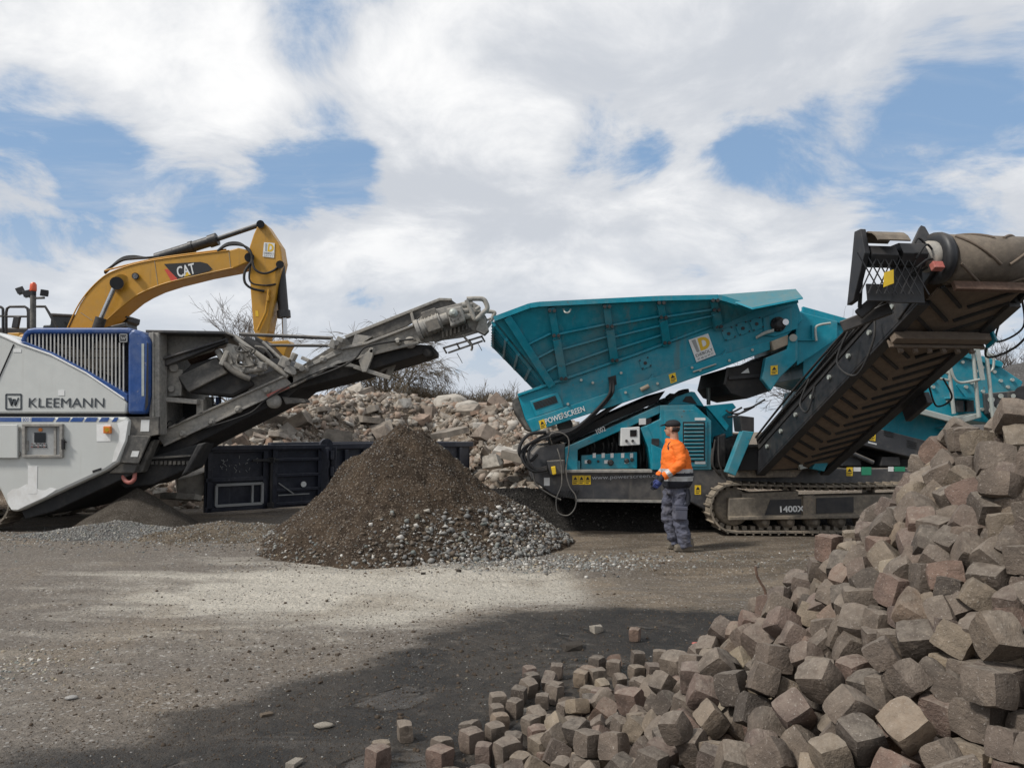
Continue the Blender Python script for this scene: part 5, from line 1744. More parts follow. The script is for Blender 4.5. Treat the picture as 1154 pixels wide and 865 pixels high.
def logo_sign(parent, a, b, c, d, Y):
    """White board with a grey slash, a yellow letter D, the name and a telephone line. Corners a b c d clockwise from top left."""
    def q(u, v):
        return ((a[0] * (1 - u) + b[0] * u) * (1 - v) + (d[0] * (1 - u) + c[0] * u) * v,
                (a[1] * (1 - u) + b[1] * u) * (1 - v) + (d[1] * (1 - u) + c[1] * u) * v)
    mb = MB()
    mb.pp([a, b, c, d], Y - 0.008, Y)
    s = obj('sign_board', mb, M['print_white'], parent)

    def flat(name, uv, mat, lift=0.010, hole=None):
        m = MB()
        m.prism([P(*q(u, v), Y - lift) for u, v in uv], (0, .001, 0))
        return obj(name, m, mat, s)
    flat('grey_slash', [(.12, .06), (.32, .06), (.32, .62), (.18, .62)], M['silver_hatch'])
    arc = [(.42, .06)]
    for k in range(9):
        t = math.pi / 2 - math.pi * k / 8
        arc.append((.60 + .34 * math.cos(t), .34 - .28 * math.sin(t)))
    arc += [(.38, .62)]
    flat('yellow_letter', arc, M['print_gold'])
    arc = [(.58, .20)]
    for k in range(7):
        t = math.pi / 2 - math.pi * k / 6
        arc.append((.63 + .13 * math.cos(t), .34 - .14 * math.sin(t)))
    arc += [(.54, .48)]
    flat('letter_counter', arc, M['print_white'], 0.012)
    hgt = math.dist(q(.5, 0), q(.5, 1))
    pixtext('lettering', 'DIEBOLT', q(.06, .80), q(.95, .80), Y - 0.008, hgt * .13, M['print_black'], s)
    pixtext('lettering', '03 88 55 99 77', q(.10, .94), q(.92, .94), Y - 0.008, hgt * .075, M['print_grey'], s)
    return s


def build_hopper(root, YN, YF):
    T = M['teal']
    top = [(557, 360), (600, 344), (740, 337), (809, 335.5), (848, 348)]
    bot = [(618, 435), (640, 426), (720, 397), (816, 366), (848, 351)]
    dep_t, dep_b = 0.50, 0.0

    def frac_pt(s, v, far=False):
        """s along the wall 0..1, v from foot to rim."""
        def along(pl, s):
            L = [0]
            for i in range(1, len(pl)):
                L.append(L[-1] + math.dist(pl[i], pl[i - 1]))
            return (float(np.interp(s * L[-1], L, [p[0] for p in pl])), float(np.interp(s * L[-1], L, [p[1] for p in pl])))
        a, b = along(bot, s), along(top, s)
        A = P(*a, YN)
        B = P(*b, YN - dep_t)
        p = A.lerp(B, v)
        if far:
            p = Vector((p.x, (YN + YF) - p.y, p.z))
        return p
    hop = MB()
    ns = 28
    th = Vector((0, 0.05, 0.0))
    hopper = None
    for far in (False, True):
        mb = MB()
        sgn = -1 if far else 1
        vs = []
        for i in range(ns + 1):
            for v in (0, 1):
                vs.append(frac_pt(i / ns, v, far))
        n = len(vs)
        vs += [v + th * sgn for v in vs]
        fs = []
        for i in range(ns):
            k = 2 * i
            f1 = (k, k + 2, k + 3, k + 1)
            f2 = (n + k + 1, n + k + 3, n + k + 2, n + k)
            t = (k + 1, k + 3, n + k + 3, n + k + 1)
            bt = (n + k, n + k + 2, k + 2, k)
            for f in (f1, f2, t, bt):
                fs.append(f if not far else f[::-1])
        fs += [(0, 1, n + 1, n), (2 * ns + 1, 2 * ns, n + 2 * ns, n + 2 * ns + 1)]
        mb.add(vs, fs)
        w = obj('hopper_wall', mb, T, root)
        # rim
        mb = MB()
        pts = [frac_pt(i / ns, 1.0, far) for i in range(ns + 1)]
        for i in range(ns):
            mb.bar(pts[i] + Vector((0, -0.03 * sgn, 0.0)), pts[i + 1] + Vector((0, -0.03 * sgn, 0.0)), 0.11, 0.075)
        obj('rim', mb, T, w)
        # upright braces
        feet = []
        for (xt, xb, wpx) in ((619, 635, 9), (681.5, 692, 9), (743, 750.5, 9), (803.5, 808, 9)):
            def s_of(pl, x):
                best = min(range(401), key=lambda k: abs(frac_px(pl, k / 400) - x))
                return best / 400

            def frac_px(pl, s):
                L = [0]
                for i in range(1, len(pl)):
                    L.append(L[-1] + math.dist(pl[i], pl[i - 1]))
                return float(np.interp(s * L[-1], L, [p[0] for p in pl]))
            st, sbm = s_of(top, xt), s_of(bot, xb)
            feet.append((sbm, st))
            mb = MB()
            dw = wpx / FPX * YN
            a = frac_pt(sbm, 0.0, far)
            b = frac_pt(st, 0.965, far)
            off = Vector((0, -0.035 * sgn, -0.02))
            mid = a.lerp(b, 0.58)
            mb.bar(a + off, mid + off, dw, 0.09, (0, -sgn, 0))
            mb.bar(mid + off * 0.7, b + off * 0.7, dw * 0.85, 0.06, (0, -sgn, 0))
            brace = obj('upright_brace', mb, T, w, 0.008)
            mb = MB()
            for t in (0.03, 0.62, 0.95):
                for sx in (-1, 1):
                    c = a.lerp(b, t) + off + Vector((sx * dw * 0.28, -0.045 * sgn, 0))
                    mb.cyl(c, c + Vector((0, -0.05 * sgn, 0)), 0.028, n=8)
            obj('hinge_pin', mb, M['black_steel'], brace)
        # front edge brace
        mb = MB()
        mb.bar(frac_pt(0.0, 0.0, far) + Vector((0.05, -0.05 * sgn, 0)), frac_pt(0.045, 0.97, far) + Vector((0, -0.05 * sgn, 0)), 0.12, 0.08, (0, -sgn, 0))
        obj('edge_brace', mb, T, w, 0.008)
        # long ledges between the braces
        edges = [(0.0, 0.045)] + feet
        for j, v in enumerate((0.17, 0.37, 0.57)):
            for k in range(len(edges) - 1):
                if k == 3 and j == 0:
                    continue
                mb = MB()
                s0 = edges[k][0] + (edges[k][1] - edges[k][0]) * v + .012
                s1 = edges[k + 1][0] + (edges[k + 1][1] - edges[k + 1][0]) * (v + .03) - .012
                a = frac_pt(s0, v, far) + Vector((0, -0.03 * sgn, 0))
                b = frac_pt(s1, v + .03, far) + Vector((0, -0.03 * sgn, 0))
                mb.bar(a, b, 0.06, 0.028)
                obj('ledge', mb, T, w)
    # eye on the wall
    mb = MB()
    mb.tube(spline([P(635, 348.5, YN - .52), P(637, 352, YN - .56), P(641, 352, YN - .56), P(643, 348.5, YN - .52)], 4), 0.014, 6)
    obj('lifting_eye', mb, M['galvanised'], root)
    # end wall leaning out to the left, with its grid of stiffeners
    A = P(557, 360, YN - dep_t)
    B = Vector((A.x - 0.10, (YN + YF) - A.y, A.z + 0.02))
    Cn = P(618, 435, YN)
    D = Vector((Cn.x, YF, Cn.z))

    def W(u, v, lift=0.0):
        p = Cn.lerp(D, u).lerp(A.lerp(B, u), v)
        nrm = (D - Cn).cross(A - Cn).normalized()
        if nrm.x > 0:
            nrm = -nrm
        return p + nrm * lift
    mb = MB()
    nrm = W(.5, .5, 1.0) - W(.5, .5)
    mb.prism([W(0, 0), W(1, 0), W(1, 1), W(0, 1)], -nrm * 0.05)
    ew = obj('end_wall', mb, T, root)
    for v in (0.06, 0.3, 0.52, 0.74, 0.96):
        mb = MB()
        mb.bar(W(0.01, v, .05), W(.99, v, .05), 0.05, 0.04, nrm)
        obj('stiffener', mb, T, ew)
    for u in (0.02, 0.14, 0.26, 0.38, 0.5, 0.62, 0.74, 0.86, 0.98):
        mb = MB()
        mb.bar(W(u, 0.0, .045), W(u, 1.0, .045), 0.045, 0.04, nrm)
        obj('stiffener', mb, T, ew)
    # wing plate bent over at the right
    mb = MB()
    a, b, c, d = P(809, 334, YN - .45), P(897, 327.5, YN - .35), P(905, 337, YN - .58), P(848, 348.5, YN - .72)
    mb.prism([a, b, c, d], (0.0, 0.01, 0.03))
    wg = obj('wing_plate', mb, T, root)
    mb = MB()
    mb.prism([P(809, 335, YN - .42), P(897, 328.5, YN - .32), P(900, 341, YN), P(848, 351, YN)], (0, 0.04, 0))
    obj('wing_wall', mb, T, wg)
    mb = MB()
    mb.bar(P(560, 358, YN + 1.2), P(900, 330, YN + 1.2), 0.02, 0.02)
    # floor of the hopper
    mb = MB()
    mb.prism([P(618, 436, YN + .01), P(848, 352, YN + .01), P(848, 354, YN + .01), P(618, 438, YN + .01)], (0, YF - YN - .02, 0))
    obj('feeder_belt', mb, M['rubber'], root)


def build_side_conveyor(root, YN):
    BK = M['black_steel']
    T = M['teal']
    tail = Vector((4.33, 11.95, 1.20))
    head = Vector((4.83, 7.75, 3.33))
    d = (head - tail).normalized()
    side = d.cross(Vector((0, 0, 1))).normalized()      # to the right
    if side.x < 0:
        side = -side
    up = side.cross(d).normalized()
    if up.z < 0:
        up = -up
    L = (head - tail).length

    def at(s, w, h):
        return tail + d * s + side * w + up * h
    bw = 0.47
    # belt: carrying and return strands, chevrons on the outside
    mb = MB()
    R = Matrix((side, d, up)).transposed()
    mb.box(at(L / 2, 0, 0.24), (bw * 2, L, 0.02), R)
    mb.box(at(L / 2 - .1, 0, -0.20), (bw * 2, L - .2, 0.02), R)
    belt = obj('conveyor_belt', mb, M['belt_brown'], root)
    k = 0
    s = 0.25
    ch = MB()
    while s < L - 0.3:
        for sg in (-1, 1):
            ch.bar(at(s, sg * 0.04, -0.222), at(s + 0.34, sg * 0.46, -0.222), 0.035, 0.026, up)
            ch.bar(at(s, sg * 0.04, 0.262), at(s + 0.34, sg * 0.46, 0.262), 0.035, 0.026, up)
        s += 0.25
    obj('chevron', ch, M['rubber'], belt)
    # side channels and skirts
    for sg in (-1, 1):
        mb = MB()
        lo, hi = -0.24, 0.03
        mb.box(at(L / 2 - .25, sg * (bw + .10), (lo + hi) / 2), (0.05, L - .3, hi - lo), R)
        mb.box(at(L / 2 - .25, sg * (bw + .05), lo), (0.14, L - .3, 0.05), R)
        mb.box(at(L / 2 - .25, sg * (bw + .05), hi), (0.14, L - .3, 0.05), R)
        fr = obj('conveyor_frame', mb, BK, root, 0.008)
        mb = MB()
        mb.box(at(L / 2 - .4, sg * (bw + .12), 0.13), (0.035, L - 1.2, 0.18), R)
        obj('skirt_board', mb, M['rubber'], fr, 0.006)
        mb = MB()
        for i in range(8):
            q = at(0.5 + i * 0.5, sg * (bw + .13), -0.05)
            mb.cyl(q, q + side * (sg * 0.03), 0.03, n=8)
        obj('bolt', mb, M['galvanised'], fr)
    mb = MB()
    mb.box(at(2.3, bw + .12, -0.36), (0.08, 0.5, 0.16), R)
    obj('pivot_lug', mb, BK, root, 0.01)
    # hoses along the near channel
    hs = MB()
    for k in range(4):
        pts = []
        for i in range(9):
            t = i / 8
            pts.append(at(0.3 + t * (L - .5), -(bw + .15) - .012 * k, 0.12 + 0.028 * k + 0.03 * math.sin(5 * t + k * 2)))
        hs.tube(spline(pts, 4), 0.016, 6)
    hs.tube(spline([at(3.4, -.75, .1), at(3.1, -.85, -.2), at(3.3, -.80, -.5), at(3.7, -.75, -.3), at(3.8, -.7, .0)], 6), 0.014, 6)
    hs.tube(spline([at(2.2, -.7, .1), at(2.0, -.8, -.15), at(2.15, -.82, -.35), at(2.35, -.75, -.1)], 6), 0.014, 6)
    obj('hydraulic_hose', hs, M['rubber'], root)
    hs = MB()
    hs.tube(spline([at(3.9, .7, -.1), at(3.5, .72, -.35), at(3.75, .95, -.35), at(4.2, .98, -.15), at(4.35, .75, .05)], 8), 0.014, 6)
    hs.tube(spline([at(3.95, .7, -.1), at(3.7, .74, -.28), at(3.95, .9, -.25), at(4.25, .75, .0)], 8), 0.012, 6)
    hs.tube(spline([at(2.5, .7, -.15), at(2.4, .78, -.4), at(2.65, .82, -.42), at(2.75, .72, -.2)], 8), 0.012, 6)
    obj('hydraulic_hose', hs, M['rubber'], root)
    # head drum wrapped by the belt
    hd = at(L, 0.0, 0.02)
    rad = 0.245
    mb = MB()
    n = 40
    mb.lathe(hd - side * (bw - .02), side, [(0, rad * .55), (0.0, rad), (bw * 2 + .12, rad), (bw * 2 + .12, rad * .55)], n)
    dm = obj('head_drum', mb, M['drum_belt'], root)
    mb = MB()
    for sg in (-1, 1):
        for q in range(5):
            a0 = q * 2 * math.pi / 5 + 0.4
            pts = []
            for i in range(9):
                t = i / 8
                a = a0 + t * 1.25
                pts.append(hd + side * (sg * (0.05 + t * 0.43) + .04) + (d * math.cos(a) + up * math.sin(a)) * (rad + 0.006))
            mb.tube(pts, 0.016, 5)
    obj('chevron', mb, M['belt_brown'], dm)
    mb = MB()
    mb.lathe(hd - side * (bw + .10), side, [(0, .19), (0.0, .26), (.05, .265), (.09, .255), (.09, .1)], 28)
    mb.lathe(hd + side * (bw + .12), side, [(0, .19), (0.0, .26), (.05, .26), (.05, .1)], 28)
    obj('drum_flange', mb, BK, dm)
    # drive motor and gearbox on the left end of the shaft
    mb = MB()
    c = hd - side * (bw + .08) + up * .02
    mb.lathe(c, -side, [(0, .16), (.08, .16), (.10, .10), (.16, .10)], 20)
    mt = obj('drive_gearbox', mb, M['dusty_steel'], root)
    mb = MB()
    mb.cyl(c - side * .15, c - side * .42, 0.135, n=6, smooth=False)
    mb.cyl(c - side * .42, c - side * .46, 0.06, n=12)
    mb.cyl(c - side * .46 - up * .02, c - side * .74 - up * .02, 0.115, n=6, smooth=False)
    obj('drive_motor', mb, BK, mt, 0.008)
    mb = MB()
    for k in range(7):
        a = k * 0.9
        o = (d * math.cos(a) + up * math.sin(a)) * .12
        mb.tube(spline([c - side * .10 + o, c - side * .2 + o * 1.5, c - side * .30 + o * 0.9 - up * .12], 4), 0.012, 5)
    obj('motor_hose', mb, M['rubber'], mt)
    # guard round the motor: side plate, mesh, warning board
    g0 = hd - side * (bw + .90)
    mb = MB()
    pts = [g0 + d * .16 + up * .22, g0 + d * .06 + up * .27, g0 - d * .12 + up * .05, g0 - d * .42 - up * .30, g0 - d * .30 - up * .33, g0 + d * .10 - up * .04]
    mb.prism(pts, side * 0.06)
    mb.bar(g0 + side * .1 + up * .27 + d * .06, g0 + side * .12 - d * .40 - up * .34, .035, .035)
    gd = obj('guard_plate', mb, BK, root, 0.008)
    mb = MB()
    for k in range(6):
        t0, t1 = math.radians(105 - 17 * k), math.radians(88 - 17 * k)
        q0, q1 = [(d * math.cos(t) + up * math.sin(t)) * .25 for t in (t0, t1)]
        mb.prism([g0 + side * .08 + q0, g0 + side * .42 + q0, g0 + side * .42 + q1, g0 + side * .08 + q1], -q0 * .06)
    obj('guard_cover', mb, M['drum_belt'], gd)
    mb = MB()
    m0 = g0 + side * .06 + d * .10
    for k in range(7):
        mb.bar(m0 + side * (k * .085 - .12) - up * .02 - d * .02, m0 + side * (k * .085 + .10) - up * .40 - d * .18, .010, .010)
        mb.bar(m0 + side * (k * .085 + .10) - up * .02 - d * .02, m0 + side * (k * .085 - .12) - up * .40 - d * .18, .010, .010)
    obj('guard_mesh', mb, BK, gd)
    mb = MB()
    mb.prism([m0 + side * .30 - up * .02 - d * .14, m0 + side * .62 - up * .02 - d * .14, m0 + side * .62 - up * .42 - d * .30, m0 + side * .22 - up * .42 - d * .30], d * .015)
    mb.prism([m0 - up * .26 - d * .22, m0 + side * .30 - up * .26 - d * .22, m0 + side * .24 - up * .42 - d * .28, m0 - up * .42 - d * .28], d * .015)
    obj('backing_plate', mb, BK, gd)
    mb = MB()
    mb.prism([m0 + side * .13 - up * .22 - d * .08, m0 + side * .24 - up * .18 - d * .08, m0 + side * .22 - up * .32 - d * .12, m0 + side * .10 - up * .37 - d * .12], d * .01)
    obj('warning_board', mb, M['sticker_yellow'], gd)
    mb = MB()
    mb.bar(g0 + side * .15 - d * .5 - up * .36, g0 + side * .62 - d * .02 - up * .06, .12, .10)
    mb.bar(g0 + side * .10 - d * .75 - up * .34, g0 + side * .50 - d * .45 - up * .30, .10, .12)
    mb.bar(at(L - .75, -bw - .12, -.1), at(L + .02, -bw - .12, .0), .05, .26, up)
    mb.bar(at(L - .75, bw + .16, -.1), at(L + .1, bw + .16, .0), .05, .24, up)
    obj('head_bracket', mb, BK, root, 0.01)
    mb = MB()
    f0 = hd - side * (bw + .26)
    mb.prism([f0 + up * .17 - d * .1, f0 + up * .40 + side * .14, f0 + up * .38 + side * .18, f0 + up * .2 + side * .2], d * .05)
    obj('lifting_fin', mb, BK, root, 0.006)
    mb = MB()
    mb.box(hd - side * (bw + .20) - up * .20 + d * .12, (.11, .07, .08), R)
    obj('junction_box', mb, M['faded_red'], root, 0.008)
    # scraper below the drum, cross member with slots
    mb = MB()
    mb.box(hd - up * .33 - d * .02 + side * .03, (bw * 2 + .02, .05, .10), R)
    mb.bar(hd + side * (bw + .04) - up * .33, hd + side * (bw + .18) - up * .12, .05, .05)
    sc_ = obj('belt_scraper', mb, M['rusty_steel'], root, 0.006)
    mb = MB()
    q = at(L - .95, 0, -.30)
    mb.box(q, (bw * 2 + .2, .10, .10), R)
    mb.box(q - d * .10 - up * .02, (bw * 2 + .2, .03, .10), R)
    for k in range(6):
        mb.box(q - d * .14 - up * .06 + side * (-.42 + k * .17), (.05, .04, .10), R)
    obj('cross_member', mb, M['belt_brown'], root, 0.005)
    mb = MB()
    mb.box(q + side * (bw + .12), (.03, .16, .16), R)
    obj('end_tab', mb, T, root, 0.005)
    # tail box, struts
    mb = MB()
    mb.pp([(838, 503), (942, 502), (930, 529), (832, 530)], YN - 0.5, YN + 0.2)
    mb.pp([(836, 501), (944, 500), (944, 503.5), (836, 504.5)], YN - 0.56, YN - 0.3)
    tb = obj('tail_box', mb, M['rubber'], root, 0.015)
    mb = MB()
    mb.pp([(897, 514), (904, 512.5), (905, 525), (911, 527), (902, 529), (899, 520)], YN - 0.62, YN - 0.54)
    obj('clamp', mb, M['galvanised'], tb, 0.006)
    for pix in ([(837, 485), (850, 486.5), (829, 536), (819, 532)], [(941, 481), (952, 483.5), (929, 531), (915, 528)]):
        mb = MB()
        mb.pp(pix, YN - 0.62, YN - 0.44)
        obj('support_strut', mb, T, root, 0.01)
    mb = MB()
    mb.pp([(929, 505), (937, 498), (937, 533), (929, 534)], YN - 0.3, YN - 0.05)
    obj('support_post', mb, T, root, 0.01)
    mb = MB()
    mb.pp([(834, 468), (850, 470), (850, 487), (836, 486)], YN - 0.6, YN - 0.2)
    obj('pivot_bracket', mb, BK, root, 0.01)


build_screening_plant()


# ------------------------------------------------------------------ white and blue crushing plant
def build_crusher():
    root = thing('crushing_plant', 'white and blue tracked crushing plant with a slatted engine grille and a grey discharge conveyor', 'crushing plant', (-6.8, 13.8, 0))
    W, B, DS, DD, DI = M['white_paint'], M['blue_paint'], M['dusty_steel'], M['dark_dusty_steel'], M['dark_inside']
    Y0, Y1 = 12.5, 15.3
    hood_line = [(-220, 330), (0, 377.5), (21, 387), (57, 399.5), (97, 420.5), (140, 449.5)]
    mb = MB()
    mb.pp(hood_line + [(143.5, 454), (142, 465.8), (-220, 465.8)], Y0, Y1)
    up_ = obj('upper_hood', mb, W, root, 0.03)
    mb = MB()
    mb.pp([(x, y - 1.2) for x, y in hood_line] + [(x, y + 1.0) for x, y in hood_line[::-1]], Y0 - 0.02, Y0 + 0.25)
    obj('hood_edge', mb, M['bare_white'], up_, 0.008)
    mb = MB()
    pts = spline([P(15.5, 388, Y0 - .004), P(8, 405, Y0 - .004), P(0, 423, Y0 - .004), P(-12, 452, Y0 - .004)], 5)
    mb.tube(pts, 0.011, 6)
    obj('panel_joint', mb, M['print_black'], up_)
    mb = MB()
    mb.pp([(-220, 464), (141, 464), (141, 472), (-220, 472)], Y0 + 0.05, Y1 - 0.05)
    obj('seam', mb, DI, root)
    mb = MB()
    mb.pp([(-220, 469.2), (141, 469.2), (146.5, 473), (143, 497), (133, 521), (119, 530.5), (22, 575), (14, 577), (8.5, 571), (0, 553), (-8, 543), (-30, 539), (-220, 539)], Y0, Y0 + 0.55)
    lo = obj('side_skirt', mb, W, root, 0.05)
    mb = MB()
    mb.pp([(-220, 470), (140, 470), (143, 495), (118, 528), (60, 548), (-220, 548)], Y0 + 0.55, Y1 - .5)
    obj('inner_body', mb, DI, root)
    mb = MB()
    mb.pp([(-220, 470), (141, 470), (143, 497), (119, 530.5), (22, 575), (0, 553), (-30, 539), (-220, 539)], Y1 - 0.5, Y1)
    obj('side_skirt', mb, W, root, 0.04)
    # underside shadows the belly pan
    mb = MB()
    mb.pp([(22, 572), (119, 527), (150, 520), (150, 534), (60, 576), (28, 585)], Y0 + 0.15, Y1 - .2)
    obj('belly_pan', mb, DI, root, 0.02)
    # lettering and stripe
    pixtext('lettering', 'KLEEMANN', (31, 458.8), (117.6, 458.8), Y0 - 0.004, 10.6, M['print_grey'], up_, 0.012)
    mb = MB()
    a, b, c, d = [P(x, y, Y0 - .005) for x, y in ((6.8, 444.2), (23.8, 444.2), (23.8, 460.8), (6.8, 460.8))]
    for p, q in ((a, b), (b, c), (c, d), (d, a)):
        mb.bar(p, q, 0.024, 0.006, (0, 1, 0))
    for p, q in (((9.6, 448), (13, 457)), ((13, 457), (15.3, 449.5)), ((15.3, 449.5), (17.2, 457)), ((17.2, 457), (20.8, 448)), ((11.7, 448), (14.2, 455)), ((16.5, 449.5), (18.6, 455))):
        mb.bar(P(*p, Y0 - .006), P(*q, Y0 - .006), 0.022, 0.006, (0, 1, 0))
    obj('emblem', mb, M['print_grey'], up_)
    for (x0, x1, sl) in ((-220, 24, 0), (35.5, 62, 1), (66, 79.5, 1), (82, 95, 1), (98, 110.5, 1), (114.5, 123.5, 1), (129, 133.5, 1)):
        mb = MB()
        o = 2.6 if sl else 0
        x0b = x0 - (o if x0 > 60 else 0)
        mb.pp([(x0b + (o if x0 > 60 else 0), 470.2), (x1, 470.2), (x1 - o, 475), (x0b - (o if x0 > 60 else 0) * .3, 475)], Y0 - 0.005, Y0 - 0.001)
        obj('stripe', mb, M['print_blue'], lo)
    sticker(lo, [(24.3, 469.9), (35.2, 469.9), (35.2, 475.2), (24.3, 475.2)], Y0, 'print_white', False, 'number_plate')
    pixtext('lettering', '8001', (25.2, 474.6), (34.4, 474.6), Y0 - 0.007, 4.2, M['print_blue'], lo)
    sticker(up_, [(15, 393), (23.8, 393), (23.8, 396.8), (15, 396.8)], Y0, 'print_white', False, 'label_plate')
    sticker(up_, [(65.5, 439.5), (72.5, 439.5), (72.5, 445.5), (65.5, 445.5)], Y0, 'print_white', False, 'label_plate')
    # control cabinet
    mb = MB()
    for p in ([(24.5, 477.3), (70, 477.3), (70, 480.3), (24.5, 480.3)], [(24.5, 480.3), (28, 480.3), (28, 512.5), (24.5, 512.5)],
              [(66.8, 480.3), (70, 480.3), (70, 512.5), (66.8, 512.5)], [(24.5, 512.5), (70, 512.5), (70, 515.3), (24.5, 515.3)]):
        mb.pp(p, Y0 - 0.06, Y0 - 0.001)
    cf = obj('cabinet_frame', mb, DS, lo, 0.006)
    mb = MB()
    mb.pp([(28, 480.3), (66.8, 480.3), (66.8, 512.5), (28, 512.5)], Y0 - 0.008, Y0 - 0.002)
    obj('cabinet_panel', mb, M['silver_hatch'], cf)
    mb = MB()
    mb.pp([(38.5, 487.3), (51, 487.3), (51, 498.3), (38.5, 498.3)], Y0 - 0.022, Y0 - 0.008)
    obj('display', mb, M['screen_glass'], cf)
    mb = MB()
    mb.pp([(29.5, 496), (32, 496), (32, 507.5), (29.5, 507.5)], Y0 - 0.022, Y0 - 0.008)
    mb.pp([(60.5, 481), (63, 481), (63, 512), (60.5, 512)], Y0 - 0.03, Y0 - 0.008)
    obj('cabinet_rail', mb, M['dusty_steel'], cf)
    for k in range(8):
        mb = MB()
        x = 36 + k * 2.3
        mb.cyl(P(x, 503.3, Y0 - .02), P(x, 503.3, Y0 - .008), 0.012, n=8)
        mb.cyl(P(x, 499.8 + (k % 2), Y0 - .02), P(x, 499.8 + (k % 2), Y0 - .008), 0.008, n=8)
        obj('button', mb, M['print_black'] if k % 3 else M['faded_red'], cf)
    mb = MB()
    mb.cyl(P(45.5, 484, Y0 - .03), P(45.5, 484, Y0 - .008), 0.03, n=10)
    obj('warning_lamp', mb, M['lamp_orange'], cf)
    mb = MB()
    mb.tube(spline([P(70, 494.5, Y0 - .06), P(72, 496, Y0 - .07), P(75, 498.5, Y0 - .06)], 4), 0.012, 6)
    mb.pp([(69, 495), (71.5, 495), (71.5, 506), (69, 506)], Y0 - 0.07, Y0 - 0.02)
    obj('cabinet_latch', mb, M['print_black'], cf)
    mb = MB()
    mb.pp([(-24, 478.3), (19.6, 478.3), (19.6, 516), (-24, 516)], Y0 - 0.07, Y0 - 0.03)
    obj('cabinet_door', mb, W, lo, 0.01)
    for y in (483, 511):
        mb = MB()
        mb.tube([P(21.5, y - 2, Y0 - .03), P(21.5, y + 2, Y0 - .03)], 0.022, 8)
        obj('hinge', mb, DS, lo)
    sticker(lo, [(108.8, 478), (124.8, 478), (124.8, 497), (108.8, 497)], Y0, 'bare_white', False, 'lamp_recess')
    mb = MB()
    mb.pp([(116, 480), (124.5, 480), (124.5, 488.3), (116, 488.3)], Y0 - 0.06, Y0 - 0.006)
    lm = obj('marker_lamp', mb, M['lamp_orange'], lo, 0.012)
    mb = MB()
    mb.cyl(P(120.5, 484, Y0 - .075), P(120.5, 484, Y0 - .06), 0.032, n=12)
    obj('lens', mb, M['print_gold'], lm)
    sticker(lo, [(104, 530), (114, 526.8), (114.2, 529.3), (104.4, 532.7)], Y0, 'print_black', False, 'label_plate')
    sticker(lo, [(31.5, 524.8), (42, 524.8), (41.5, 556), (31.2, 556)], Y0, 'bare_white', False, 'paint_patch')
    mb = MB()
    rr = random.Random(3)
    edge = [(8, 556), (14, 551), (21, 550), (30, 545), (36, 547), (45, 552), (51, 552), (57, 549), (64, 551), (58, 555), (50, 560), (40, 564.5), (28, 570), (20, 574), (13, 574), (9, 567)]
    mb.pp(edge, Y0 - 0.003, Y0 - 0.0005)
    obj('pale_patch', mb, M['bare_white'], lo)  # torn sticker and peeled paint low on the skirt
    mb = MB()
    mb.pp([(132, 477), (140, 473.5), (144.5, 474), (141, 496), (131, 519), (126, 521), (129, 508), (134, 496), (135, 486)], Y0 - 0.003, Y0 - 0.0005)
    obj('pale_patch', mb, M['bare_white'], lo)  # paler white laid along the rounded corner
    # blue engine guard
    mb = MB()
    mb.pp([(35, 372), (147, 372), (147, 462), (60, 462), (40, 400)], Y0 + 0.55, Y1 - 0.1)
    obj('engine_block', mb, M['navy_paint'], root)
    mb = MB()
    mb.pp([(22, 384.5), (26, 375), (31, 370.2), (38, 369), (144, 369), (149, 370), (149, 375.8), (36, 375.8), (30, 378), (27.5, 386.5)], Y0, Y1 - .05)
    bg = obj('engine_guard', mb, B, root, 0.03)
    mb = MB()
    mb.pp([(143.3, 375.8), (149, 370), (158, 373), (165, 378.5), (168.5, 386), (168, 445), (164, 466.5), (143.3, 466.5)], Y0 - .01, Y0 + 0.35)
    mb.pp([(149, 370), (158, 373), (165, 378.5), (168.5, 386), (168.5, 395), (149, 395)], Y0 + 0.35, Y1 - .1)
    sp = obj('corner_post', mb, B, bg, 0.05)
    mb = MB()
    mb.pp([(22, 385.5), (27.5, 384.5), (60, 397.5), (99, 418), (143.4, 444), (143.4, 453), (140, 449), (97, 420), (57, 399)], Y0 - 0.005, Y0 + 0.2)
    obj('sill', mb, B, bg, 0.012)
    mb = MB()
    mb.pp([(159.5, 387), (162.3, 387), (162.3, 446), (159.5, 446)], Y0 - 0.016, Y0 - 0.01)
    ws = obj('worn_strip', mb, M['galvanised'], sp)
    mb = MB()
    mb.pp([(166, 386), (167, 386), (167, 456), (163.5, 463)], Y0 - 0.012, Y0 - 0.009)
    obj('panel_joint', mb, M['print_black'], sp)
    hl = [(27.5, 385.5), (60, 398.5), (99, 419), (143.4, 445)]
    for i in range(26):
        x = 31.0 + i * 4.32
        y1 = polyline_y(hl, x) + 0.8
        y0 = 375 if x < 132 else 386
        mb = MB()
        mb.pp([(x - .75, y0), (x + .75, y0), (x + .75, y1), (x - .75, y1)], Y0 + 0.03, Y0 + 0.045)
        obj('slat', mb, M['slat_grey'], bg)
    for y in (393, 403, 418):
        mb = MB()
        x0 = float(np.interp(y, [p[1] for p in hl], [p[0] for p in hl]))
        xa_ = 30 if y < 386 else x0 + 4
        xl = [p[0] for p in hl]
        xe = 143
        # rail only where the opening is tall enough
        xs_ = [x for x in np.linspace(30, 143, 60) if polyline_y(hl, x) > y + 1]
        mb.bar(P(xs_[0], y, Y0 + .13), P(xe, y, Y0 + .13), .03, .02)
        obj('cross_rail', mb, DI, bg)
    mb = MB()
    mb.pp([(60, 385), (88, 392), (100, 404), (126, 404), (126, 424), (95, 412), (70, 398)], Y0 + .40, Y0 + .5)
    mb.lathe(P(117, 398, Y0 + .35), (0, 1, 0), [(0, .16), (.02, .25), (.2, .25)], 18)
    obj('engine_part', mb, M['tan_cover'], root)
    mb = MB()
